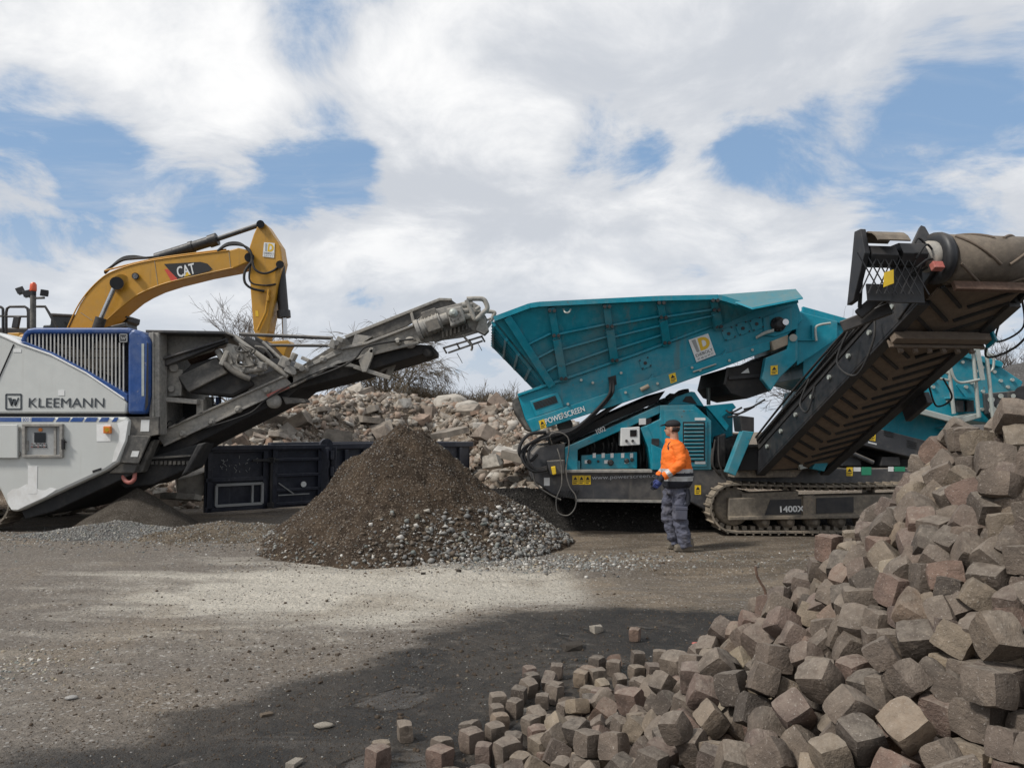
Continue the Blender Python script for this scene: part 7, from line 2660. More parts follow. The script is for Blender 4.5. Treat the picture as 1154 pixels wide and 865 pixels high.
    mb.tube([P(7, 378, Yr), P(7, 352, Yr), P(8, 347.5, Yr), P(11, 345.5, Yr), P(28, 345.5, Yr), P(31, 347.5, Yr), P(31.8, 352, Yr), P(31.8, 370, Yr)], r, 8)
    mb.tube([P(7, 356.5, Yr), P(31.8, 356.5, Yr)], r * .8, 8)
    mb.tube([P(-30, 356, Yr), P(7, 356, Yr)], r * .8, 8)
    mb.tube([P(33.8, 370, Yr), P(33.8, 349, Yr), P(37, 345.2, Yr), P(51, 345.4, Yr), P(55, 352, Yr), P(64, 369, Yr)], r, 8)
    obj('handrail', mb, BK, root)
    mb = MB()
    mb.box(P(18.5, 363, Yr - .1), (.16, .08, .30), Matrix.Rotation(.15, 3, 'Y'))
    obj('mirror', mb, BK, root, 0.02)
    mb = MB()
    mb.pp([(8, 375), (22, 374.5), (22, 381), (8, 381)], Yr - .2, Yr + .1)
    obj('tool_box', mb, YP, root, 0.02)
    for yy in (18.6, 20.9):
        xa_, xb_ = P(-60, 500, 19.5).x, P(150, 500, 19.5).x
        crawler(root, xa_, xb_, yy, 0.6, 1.0, 0.02, shoes=.2)
    mb = MB()
    mb.box(((P(-60, 500, 19.5).x + P(150, 500, 19.5).x) / 2, 20.0, .62), (3.6, 2.2, .7))
    mb.cyl(((P(40, 500, 19.5).x), 20.0, .9), ((P(40, 500, 19.5).x), 20.0, 2.6), .8, n=24)
    obj('undercarriage', mb, BK, root, 0.03)


build_excavator()


# ------------------------------------------------------------------ navy skip container
def build_container():
    NP = M['navy_paint']
    A = Vector((-5.92, 14.9, 0))
    B = Vector((-4.02, 16.55, 0))
    C_ = Vector((-1.08, 19.6, 0))
    H = 1.28
    root = thing('waste_container', 'dark navy steel waste container with ribbed side and open door behind the gravel heap', 'container', B)
    d2 = (C_ - B).normalized()
    n2 = Vector((d2.y, -d2.x, 0))            # towards the camera
    back = -n2 * 2.3
    Z = Vector((0, 0, 1))
    for off, nm in ((Vector((0, 0, 0)), 'side_wall'), (back, 'side_wall')):
        mb = MB()
        mb.prism([B + off + Z * .1, C_ + off + Z * .1, C_ + off + Z * H, B + off + Z * H], -n2 * .05)
        w = obj(nm, mb, NP, root)
        sgn = 1 if off.length < .1 else -1
        L = (C_ - B).length
        k = 0
        while k * .48 < L + .01:
            p = B + off + d2 * min(k * .48 + .03, L - .03) + n2 * (.04 if sgn > 0 else -.09)
            mb = MB()
            mb.bar(p + Z * .1, p + Z * (H - .08), .09, .08, n2)
            obj('wall_stiffener', mb, NP, w, 0.008)
            k += 1
        mb = MB()
        mb.bar(B + off + Z * H - d2 * .04, C_ + off + Z * H + d2 * .06, .16, .12)
        mb.bar(B + off + Z * .12, C_ + off + Z * .12, .14, .14)
        obj('rail', mb, NP, w, 0.012)
    mb = MB()
    mb.prism([C_ + Z * .1, C_ + back + Z * .1, C_ + back + Z * H, C_ + Z * H], -d2 * .05)
    mb.bar(C_ + Z * H, C_ + back + Z * H, .14, .12)
    obj('end_wall', mb, NP, root)
    mb = MB()
    mb.prism([B + Z * .1, C_ + Z * .1, C_ + back + Z * .1, B + back + Z * .1], Z * .06)
    obj('floor_plate', mb, NP, root)
    # the door leaf, swung wide open, in two framed fields
    d1 = (B - A).normalized()
    n1 = Vector((d1.y, -d1.x, 0))
    Ld = (B - A).length
    mb = MB()
    mb.prism([A + Z * .04, B + Z * .04, B + Z * H, A + Z * H], -n1 * .05)
    dr = obj('door', mb, NP, root)
    mb = MB()
    for t in (0.03, 0.47, 0.55, 0.95):
        p = A + d1 * (Ld * t) + n1 * .03
        mb.bar(p + Z * .04, p + Z * H, .10, .07, n1)
    for h in (.09, .66, H - .05):
        mb.bar(A + n1 * .035 + Z * h, A + d1 * Ld * .5 + n1 * .035 + Z * h, .06, .08)
    for h in (.12, .40, .70, 1.02, H - .04):
        mb.bar(A + d1 * Ld * .55 + n1 * .035 + Z * h, B + n1 * .035 + Z * h, .06, .06)
    obj('door_frame', mb, NP, dr, 0.008)
    mb = MB()
    mb.bar(A + n1 * .03 + Z * H - d1 * .02, B + n1 * .03 + Z * H, .14, .09)
    obj('rail', mb, NP, dr, 0.01)
    # hatch with a light frame
    mb = MB()
    o = A + d1 * .20 + n1 * .06
    wd, h0, h1 = .92, .16, .56
    for (a, b) in (((0, h0), (wd, h0)), ((wd, h0), (wd, h1)), ((wd, h1), (0, h1)), ((0, h1), (0, h0))):
        mb.bar(o + d1 * a[0] + Z * a[1], o + d1 * b[0] + Z * b[1], .05, .05, n1)
    mb.bar(o + d1 * wd * .78 + Z * h0, o + d1 * wd * .78 + Z * h1, .04, .04, n1)
    obj('hatch_frame', mb, M['silver_hatch'], dr)
    mb = MB()
    p = A + d1 * Ld * .51 + n1 * .10
    mb.bar(p + Z * .06, p + Z * 1.05, .05, .05, n1)
    mb.bar(p - d1 * .4 + Z * 1.02, p + d1 * .15 + Z * 1.02, .05, .05)
    mb.box(p + Z * 1.02, (.14, .1, .1))
    mb.box(p + Z * .12, (.12, .1, .1))
    obj('locking_bar', mb, M['black_steel'], dr, 0.006)
    mb = MB()
    mb.bar(A + d1 * Ld * .58 + n1 * .07 + Z * .55, A + d1 * Ld * .72 + n1 * .07 + Z * .3, .02, .02)
    mb.bar(A + d1 * Ld * .58 + n1 * .07 + Z * .3, A + d1 * Ld * .85 + n1 * .07 + Z * .3, .02, .02)
    obj('latch_rod', mb, M['silver_hatch'], dr)
    mb = MB()
    p = A + d1 * Ld * .80 + n1 * .05 + Z * .5
    mb.cyl(p, p + n1 * .02, .06, n=16)
    obj('round_plate', mb, M['print_white'], dr)
    # hinge post with a rounded ear on top
    mb = MB()
    mb.bar(B + n1 * .05 + Z * .04, B + n1 * .05 + Z * (H - .02), .16, .16)
    mb.bar(B + n1 * .05 + d1 * .20 + Z * .3, B + n1 * .05 + d1 * .20 + Z * (H - .02), .10, .10)
    q = B + n1 * .05 + Z * (H + .02)
    mb.cyl(q - n1 * .04, q + n1 * .04, .15, n=18)
    for h in (.3, .75, 1.1):
        mb.cyl(B + n1 * .14 + d1 * .1 + Z * (h - .09), B + n1 * .14 + d1 * .1 + Z * (h + .09), .05, n=12)
    obj('hinge_post', mb, NP, root, 0.008)
    # scrawled chalk on the door
    mb = MB()
    rr = random.Random(12)
    for k in range(26):
        u = rr.uniform(.12, .42)
        h = rr.uniform(.78, 1.08)
        p = A + d1 * (Ld * u) + n1 * .006 + Z * h
        mb.bar(p, p + d1 * rr.uniform(-.05, .05) + Z * rr.uniform(-.06, .06), .010, .004, n1)
    obj('chalk_marks', mb, M['silver_hatch'], dr)


build_container()


# ------------------------------------------------------------------ heaps and loose stone
def stone_template(k, n=9, flat=1.0, seed=0):
    """Convex chip of stone: vertices and triangles."""
    rr = random.Random(900 + k + seed)
    bm = bmesh.new()
    for _ in range(n):
        v = Vector((rr.gauss(0, 1), rr.gauss(0, 1), rr.gauss(0, 1))).normalized() * rr.uniform(.75, 1.0)
        bm.verts.new((v.x, v.y * rr.uniform(.75, 1), v.z * flat))
    r = bmesh.ops.convex_hull(bm, input=bm.verts)
    bmesh.ops.delete(bm, geom=[g for g in r['geom_interior'] if isinstance(g, bmesh.types.BMVert)], context='VERTS')
    bmesh.ops.triangulate(bm, faces=bm.faces)
    bm.verts.index_update()
    V = np.array([v.co[:] for v in bm.verts])
    F = np.array([[v.index for v in f.verts] for f in bm.faces])
    bm.free()
    return V, F


TEMPL = [stone_template(k) for k in range(8)]


def shard_template(k):
    """Angular broken piece with eight uneven corners."""
    rr = random.Random(950 + k)
    sx, sy, sz = rr.uniform(.7, 1.1), rr.uniform(.5, .8), rr.uniform(.22, .6)
    V = np.array([(x * sx * rr.uniform(.7, 1), y * sy * rr.uniform(.6, 1), z * sz * rr.uniform(.6, 1)) for z in (-1, 1) for y in (-1, 1) for x in (-1, 1)])
    q = [(0, 2, 3, 1), (4, 5, 7, 6), (0, 1, 5, 4), (2, 6, 7, 3), (0, 4, 6, 2), (1, 3, 7, 5)]
    return V, np.array([t for a, b, c, d in q for t in ((a, b, c), (a, c, d))])


SHARDS = [shard_template(k) for k in range(9)]


def rand_rots(n):
    q = rng.normal(size=(n, 4))
    q /= np.linalg.norm(q, axis=1)[:, None]
    w, x, y, z = q.T
    return np.stack([1 - 2 * (y * y + z * z), 2 * (x * y - z * w), 2 * (x * z + y * w),
                     2 * (x * y + z * w), 1 - 2 * (x * x + z * z), 2 * (y * z - x * w),
                     2 * (x * z - y * w), 2 * (y * z + x * w), 1 - 2 * (x * x + y * y)], -1).reshape(n, 3, 3)


def scatter(name, pos, size, tone, mat, label, parent=None, flat=0.8, templ=None):
    """Many small stones as one stuff object; tone is a colour position per stone."""
    n = len(pos)
    templ = templ or TEMPL
    which = rng.integers(0, len(templ), n)
    R = rand_rots(n)
    V, Fc, T = [], [], []
    off = 0
    org = np.array(root_of(parent).location) if parent else np.zeros(3)
    for t, (tv, tf) in enumerate(templ):
        ix = np.where(which == t)[0]
        if not len(ix):
            continue
        v = np.einsum('nij,kj->nki', R[ix], tv) * size[ix][:, None, None] * np.array([1, 1, flat])
        v += pos[ix][:, None, :] - org
        k = len(tv)
        f = tf[None] + (off + np.arange(len(ix)) * k)[:, None, None]
        V.append(v.reshape(-1, 3))
        Fc.append(f.reshape(-1, 3))
        T.append(np.repeat(tone[ix], k))
        off += len(ix) * k
    V, Fc, T = np.concatenate(V), np.concatenate(Fc), np.concatenate(T)
    me = bpy.data.meshes.new(name)
    me.vertices.add(len(V))
    me.vertices.foreach_set('co', V.ravel())
    me.loops.add(Fc.size)
    me.loops.foreach_set('vertex_index', Fc.ravel())
    me.polygons.add(len(Fc))
    me.polygons.foreach_set('loop_start', np.arange(0, Fc.size, 3))
    me.update(calc_edges=True)
    at = me.attributes.new('tone', 'FLOAT', 'POINT')
    at.data.foreach_set('value', T)
    o = link(name, me, mat, parent)
    o['kind'] = 'stuff'
    o['label'] = label
    return o


def tone_mat(name, cols, rough=0.9, var=0.25):
    m = bpy.data.materials.new(name)
    m.use_nodes = True
    g = NG(m.node_tree)
    b = g.n['Principled BSDF']
    t = g.node('ShaderNodeAttribute', attribute_name='tone').outputs['Fac']
    cr = g.node('ShaderNodeValToRGB')
    els = cr.color_ramp.elements
    for i, (p, c) in enumerate(cols):
        e = els[i] if i < 2 else els.new(p)
        e.position = p
        e.color = (*c, 1)
    g.put(cr.inputs[0], t)
    co = g.node('ShaderNodeNewGeometry').outputs['Position']
    n = g.noise(co, 45, 4, 0.65)
    c = g.mix(g.ramp(n, 0.3, 0.7), g.mix(var, cr.outputs[0], (0.02, 0.017, 0.014)), cr.outputs[0])
    g.put(b.inputs['Base Color'], c)
    b.inputs['Roughness'].default_value = rough
    b.inputs['Specular IOR Level'].default_value = 0.3
    MATS[name] = m
    return m


def soil_mat(name, cols, scale=6, bump=1.0):
    """Loose earth and fines: cols dark, mid, pale."""
    m = bpy.data.materials.new(name)
    m.use_nodes = True
    g = NG(m.node_tree)
    b = g.n['Principled BSDF']
    co = g.node('ShaderNodeNewGeometry').outputs['Position']
    n1 = g.noise(co, scale * .35, 6, 0.62, .3)
    n2 = g.noise(co, scale * 6, 5, 0.7)
    v = g.voro(co, scale * 8, out='Color')
    sp = g.node('ShaderNodeSeparateColor')
    g.put(sp.inputs[0], v)
    c = g.mix(g.ramp(n1, 0.36, 0.64), cols[0], cols[1])
    c = g.mix(g.ramp(n2, 0.35, 0.7, 0, .6), c, g.mix(.5, c, (0.01, 0.008, 0.007)))
    c = g.mix(g.ramp(sp.outputs[0], .84, .95, 0, .7), c, cols[2])
    g.put(b.inputs['Base Color'], c)
    b.inputs['Roughness'].default_value = 0.95
    b.inputs['Specular IOR Level'].default_value = 0.25
    bn = g.node('ShaderNodeBump')
    bn.inputs['Distance'].default_value = .03
    bn.inputs['Strength'].default_value = bump
    g.put(bn.inputs['Height'], g.math('ADD', n2, g.math('MULTIPLY', sp.outputs[1], .6)))
    g.put(b.inputs['Normal'], bn.outputs[0])
    MATS[name] = m
    return m


GRAVEL_COLS = [(0.0, (0.055, 0.040, 0.028)), (0.3, (0.10, 0.073, 0.050)), (0.5, (0.14, 0.115, 0.09)), (0.62, (0.17, 0.17, 0.165)), (0.78, (0.30, 0.29, 0.27)), (0.9, (0.15, 0.17, 0.16)), (0.95, (0.34, 0.28, 0.19)), (1.0, (0.55, 0.53, 0.49))]


def mound(name, label, hf, x0, x1, y0, y1, n, mat, cat=None, kind=None, parent=None, floor=-0.25):
    xs = np.linspace(x0, x1, n)
    ys = np.linspace(y0, y1, n)
    me, X, Y, Z = grid_mesh(name, xs, ys, lambda x, y: np.maximum(hf(x, y), floor))
    if parent:
        co = np.empty(len(me.vertices) * 3)
        me.vertices.foreach_get('co', co)
        co = co.reshape(-1, 3) - np.array(root_of(parent).location)
        me.vertices.foreach_set('co', co.ravel())
    o = link(name, me, mat, parent)
    if cat:
        tag(o, label, cat)
    elif kind:
        o['kind'] = kind
        o['label'] = label
    return o


def heap_h(x, y):
    """Gravel heap in front of the waste container."""
    dx, dy = x + 1.68, y - 11.35
    ang = np.arctan2(dy, dx)
    R = 2.15 + 0.14 * np.cos(ang) + 0.12 * np.sin(3 * ang + 1) + 0.06 * np.sin(7 * ang)
    R = R - 0.25 * np.maximum(-np.sin(ang), 0)
    r = np.hypot(dx, dy) / R
    h = 1.74 * np.clip(1 - r, -0.3, 1) ** 1.0 if False else 1.74 * (1 - r)
    h = np.where(r > 0.72, 1.74 * (0.28 - (r - .72) * .86), h)
    h = h + (fbm2(x * 1.3 + 9, y * 1.3 + 5, 21, 5, 1.2, .55) - .5) * .56 * np.clip(1.15 - r, 0, 1)
    h = h + (fbm2(x + 9, y + 5, 22, 4, 5, .6) - .5) * .13
    return np.minimum(h, 1.72 - 0.5 * np.maximum(0, .03 - r))


def normal_pts(hf, n, x0, x1, y0, y1, cond):
    out = []
    tot = 0
    while tot < n:
        x = rng.uniform(x0, x1, 4 * n)
        y = rng.uniform(y0, y1, 4 * n)
        z = hf(x, y)
        k = cond(x, y, z)
        out.append(np.stack([x[k], y[k], z[k]], -1))
        tot += int(k.sum())
        if len(out) > 30:
            break
    return np.concatenate(out)[:n]


def build_gravel_heap():
    root = thing('gravel_heap', 'conical heap of brown earthy gravel with grey stones rolled down to its foot', 'gravel heap', (-1.68, 11.35, 0))
    sm = soil_mat('heap_soil', [(0.044, 0.031, 0.021), (0.082, 0.058, 0.038), (0.22, 0.18, 0.14)], 7)
    mound('slope', '', heap_h, -4.4, 1.1, 8.8, 13.9, 220, sm, parent=root)
    gm = tone_mat('gravel_stones', GRAVEL_COLS)
    # fine chips everywhere
    p = normal_pts(heap_h, 15000, -4.1, .8, 9.0, 12.6, lambda x, y, z: z > -0.02)
    size = rng.uniform(.007, .017, len(p)) * (1 + .5 * (rng.random(len(p)) > .9))
    scatter('gravel', p, size, np.clip(rng.beta(1.3, 2.6, len(p)) * 1.05, 0, 1), gm, 'fine brown gravel over the whole heap', root)
    # grey stones on the right flank and foot

    def grey(x, y, z):
        t = np.clip((x + 2.0) / 1.9, 0, 1) ** 1.3 * np.clip((.85 - z) / .8, 0, 1) ** 1.5 * np.clip(fbm2(x * 2 + 9, y * 2 + 3, 61, 3, 1.5) * 3 - .9, 0, 1) + .16 * np.clip((.35 - z) / .35, 0, 1)
        return (z > -0.03) & (rng.random(len(x)) < t)
    p = normal_pts(heap_h, 2300, -3.9, .9, 9.0, 12.3, grey)
    z = p[:, 2]
    size = rng.uniform(.016, .036, len(p)) * (1.25 - .5 * np.clip(z, 0, 1))
    scatter('gravel', p + np.array([0, 0, .004]), size, np.clip(rng.normal(.60, .24, len(p)), 0.05, 1), gm, 'grey and beige crushed stones on the lower right slope', root)
    p = normal_pts(heap_h, 300, -3.4, .9, 9.0, 11.4, lambda x, y, z: (z > -.03) & (z < .55) & (rng.random(len(x)) < np.clip((x + 2.2) / 2, 0, 1)))
    size = rng.uniform(.035, .068, len(p))
    scatter('gravel', p + np.array([0, 0, .012]), size, np.clip(rng.normal(.66, .22, len(p)), 0.1, 1), gm, 'larger grey stones at the foot of the heap', root)


def spread_h(x, y):
    return ground_h(x, y)


def on_ground(n, cx, cy, sx, sy):
    x = rng.normal(cx, sx, n)
    y = rng.normal(cy, sy, n)
    k = y > 2.2
    x, y = x[k], y[k]
    return np.stack([x, y, ground_h(x, y)], -1)


def build_loose_gravel():
    gm = MATS['gravel_stones']
    parts = [on_ground(2600, .35, 9.75, .75, .35), on_ground(900, 2.6, 10.0, 1.6, .4), on_ground(1300, -1.7, 9.35, 1.2, .2), on_ground(2600, -6.3, 11.9, 1.6, .5),
             on_ground(1400, -4.3, 11.4, .8, .6), on_ground(3000, -2.0, 6.5, 2.4, 1.8), on_ground(2000, -.6, 4.6, 1.5, .9), on_ground(500, -3.6, 5.4, .35, .25), on_ground(1500, 4.4, 8.3, 1.8, 1.0), on_ground(9000, -2.6, 5.6, 1.7, 1.4), on_ground(6000, -1.4, 4.0, .9, .6), on_ground(2500, .6, 6.4, 1.2, .9), on_ground(700, -.2, 5.3, 1.3, .9), on_ground(500, -2.6, 6.6, 1.8, 1.5)]
    tn = [(.7, .2), (.6, .2), (.6, .25), (.68, .15), (.6, .2), (.55, .22), (.22, .16), (.95, .05), (.45, .2), (.45, .25), (.12, .12), (.2, .15), (.06, .06), (.35, .25)]
    sz = [(.010, .042), (.008, .026), (.006, .022), (.010, .034), (.008, .03), (.0035, .010), (.003, .009), (.008, .022), (.006, .018), (.003, .0095), (.003, .0085), (.004, .012), (.008, .026), (.008, .022)]
    P_, S_, T_ = [], [], []
    for p, (m, s), (a, b) in zip(parts, tn, sz):
        P_.append(p)
        S_.append(a + (b - a) * rng.random(len(p)) ** 2.2)
        T_.append(np.clip(rng.normal(m, s, len(p)), 0, 1))
    scatter('gravel', np.concatenate(P_), np.concatenate(S_), np.concatenate(T_), gm, 'loose pebbles and crushed stone lying over the yard')


def dark_h(x, y):
    """Long low windrow of dark grit under the screening plant."""
    t = np.clip((x + 1.3) / .9, 0, 1) * np.clip((6.5 - x) / 2.5, 0, 1)
    w = np.abs(y - 13.9 - .1 * np.sin(2 * x)) / 1.15
    h = .62 * t * np.clip(1 - w, -0.3, 1) + (fbm2(x + 30, y + 20, 33, 4, 1.6) - .5) * .12
    return h - .03


def fines_h(x, y):
    dx, dy = x + 6.3, y - 13.0
    r = np.hypot(dx, dy * .9)
    return .70 - r * .68 + (fbm2(x + 30, y + 20, 35, 4, 3) - .5) * .06 - .02


def spill_h(x, y):
    r = np.hypot((x + 6.2) / 1.35, (y - 12.15) / .5)
    return .20 * (1 - r) + (fbm2(x + 30, y + 20, 36, 4, 3) - .5) * .08


def berm_h(x, y):
    r = np.hypot((x + 4.4) / 1.5, (y - 12.2) / .9)
    return .20 * (1 - r) + (fbm2(x + 30, y + 20, 37, 4, 2.4) - .5) * .12


def build_small_heaps():
    gm = MATS['gravel_stones']
    dk = soil_mat('dark_grit', [(0.018, 0.017, 0.016), (0.035, 0.032, 0.029), (0.09, 0.085, 0.08)], 8)
    root = thing('grit_windrow', 'low dark windrow of black grit lying under the teal screening plant', 'grit heap', (2.5, 13.9, 0))
    mound('slope', '', dark_h, -2.2, 7.5, 12.4, 15.6, 130, dk, parent=root)
    p = normal_pts(dark_h, 3500, -1.6, 4, 12.8, 14.6, lambda x, y, z: z > 0)
    dg = tone_mat('dark_stones', [(0.0, (0.015, 0.014, 0.013)), (0.8, (0.05, 0.047, 0.043)), (1.0, (0.16, 0.15, 0.14))])
    scatter('gravel', p, rng.uniform(.012, .032, len(p)), rng.random(len(p)), dg, 'dark grit stones', root)
    root = thing('fines_heap', 'small cone of dark brown fines under the grey discharge conveyor', 'gravel heap', (-6.3, 13.0, 0))
    mound('slope', '', fines_h, -7.9, -4.7, 11.5, 14.5, 90, soil_mat('fines', [(0.055, 0.045, 0.035), (0.085, 0.072, 0.058), (0.16, 0.145, 0.125)], 10, .7), parent=root)
    root = thing('stone_spill', 'low spill of pale grey crushed stone beside the white crushing plant', 'gravel heap', (-6.2, 12.15, 0))
    mound('slope', '', spill_h, -8.0, -4.4, 11.3, 13.0, 80, soil_mat('pale_grit', [(0.13, 0.125, 0.118), (0.20, 0.195, 0.185), (0.38, 0.37, 0.35)], 10), parent=root)
    p = normal_pts(spill_h, 3600, -7.7, -4.8, 11.5, 12.8, lambda x, y, z: z > -.02)
    scatter('gravel', p, rng.uniform(.010, .030, len(p)), np.clip(rng.normal(.72, .12, len(p)), 0, 1), gm, 'pale grey crushed stones', root)
    root = thing('earth_ridge', 'low ridge of tan earth and gravel in front of the navy waste container', 'earth ridge', (-4.4, 12.2, 0))
    mound('slope', '', berm_h, -6.4, -2.4, 10.9, 13.5, 90, soil_mat('tan_earth', [(0.10, 0.078, 0.056), (0.19, 0.155, 0.115), (0.36, 0.32, 0.26)], 8), parent=root)
    p = normal_pts(berm_h, 2200, -6.0, -2.8, 11.2, 13.0, lambda x, y, z: z > -.02)
    scatter('gravel', p, rng.uniform(.008, .028, len(p)), np.clip(rng.normal(.6, .2, len(p)), 0, 1), gm, 'tan gravel on the ridge', root)


# ------------------------------------------------------------------ rubble heap
def rub_h(x, y):
    xs = [-16, -9, -7.5, -6, -4.5, -2.5, -1.3, -.6, .6, 2.2, 4.5, 9]
    y0 = np.interp(x, xs, [16, 15.5, 15.4, 16.3, 19.6, 22.0, 20.6, 17.6, 16.9, 17.4, 19.5, 22])
    hc = np.interp(x, [-16, -10, -7, -5.2, -4, -2.6, -1, .6, 2.4, 5, 9], [1.8, 2.1, 2.5, 2.95, 2.85, 2.55, 2.4, 2.35, 1.6, .7, .3])
    yc = 25.0
    t = (y - y0) / (yc - y0)
    f = np.where(t < 0, t * 1.5, np.where(t < 1, 1 - (1 - np.clip(t, 0, 1)) ** 1.5, 1 - .06 * (y - yc)))
    f = np.maximum(f, -.5)
    n = (fbm2(x * .8 + 60, y * .8 + 60, 41, 5, .8, .58) - .5) * 1.0 * np.clip(t * 2, 0, 1)
    n2 = (fbm2(x + 60, y + 60, 43, 3, 2.6, .6) - .5) * .35 * np.clip(t * 4, 0, 1)
    return hc * f + n * .55 + n2 - .05


RUB_COLS = [(0.0, (0.17, 0.138, 0.107)), (0.25, (0.28, 0.242, 0.20)), (0.45, (0.34, 0.305, 0.262)), (0.6, (0.275, 0.19, 0.14)), (0.72, (0.31, 0.235, 0.185)), (0.85, (0.41, 0.375, 0.325)), (1.0, (0.53, 0.50, 0.45))]


def chunk_mesh(name, k, shape, n=14):
    """Broken concrete: slabs, blocks, shards."""
    rr = random.Random(4000 + k)
    bm = bmesh.new()
    if shape == 'slab':
        m = rr.randint(5, 7)
        out = []
        for i in range(m):
            a = 2 * math.pi * (i + rr.uniform(-.25, .25)) / m
            r = rr.uniform(.75, 1.05)
            out.append((r * math.cos(a), r * math.sin(a) * .72))
        t = rr.uniform(.13, .22)
        for (x, y) in out:
            bm.verts.new((x, y, -t + rr.uniform(-.03, .03)))
            bm.verts.new((x * rr.uniform(.9, 1.02), y * rr.uniform(.9, 1.02), t + rr.uniform(-.03, .03)))
    elif shape == 'boulder':
        for _ in range(44):
            v = Vector((rr.gauss(0, 1), rr.gauss(0, 1), rr.gauss(0, 1))).normalized()
            bm.verts.new((v.x, v.y * .9, v.z * .78))
    else:
        for z in (-1, 1):
            for y in (-1, 1):
                for x in (-1, 1):
                    bm.verts.new((x * rr.uniform(.55, .95), y * rr.uniform(.45, .8), z * rr.uniform(.35, .7)))
        for _ in range(3):
            v = Vector((rr.gauss(0, 1), rr.gauss(0, 1), rr.gauss(0, 1))).normalized()
            bm.verts.new((v.x * .95, v.y * .8, v.z * .7))
    r = bmesh.ops.convex_hull(bm, input=bm.verts)
    bmesh.ops.delete(bm, geom=[g for g in r['geom_interior'] if isinstance(g, bmesh.types.BMVert)], context='VERTS')
    if shape == 'boulder':
        for f in bm.faces:
            f.smooth = True
    me = bpy.data.meshes.new(name)
    bm.to_mesh(me)
    bm.free()
    return me


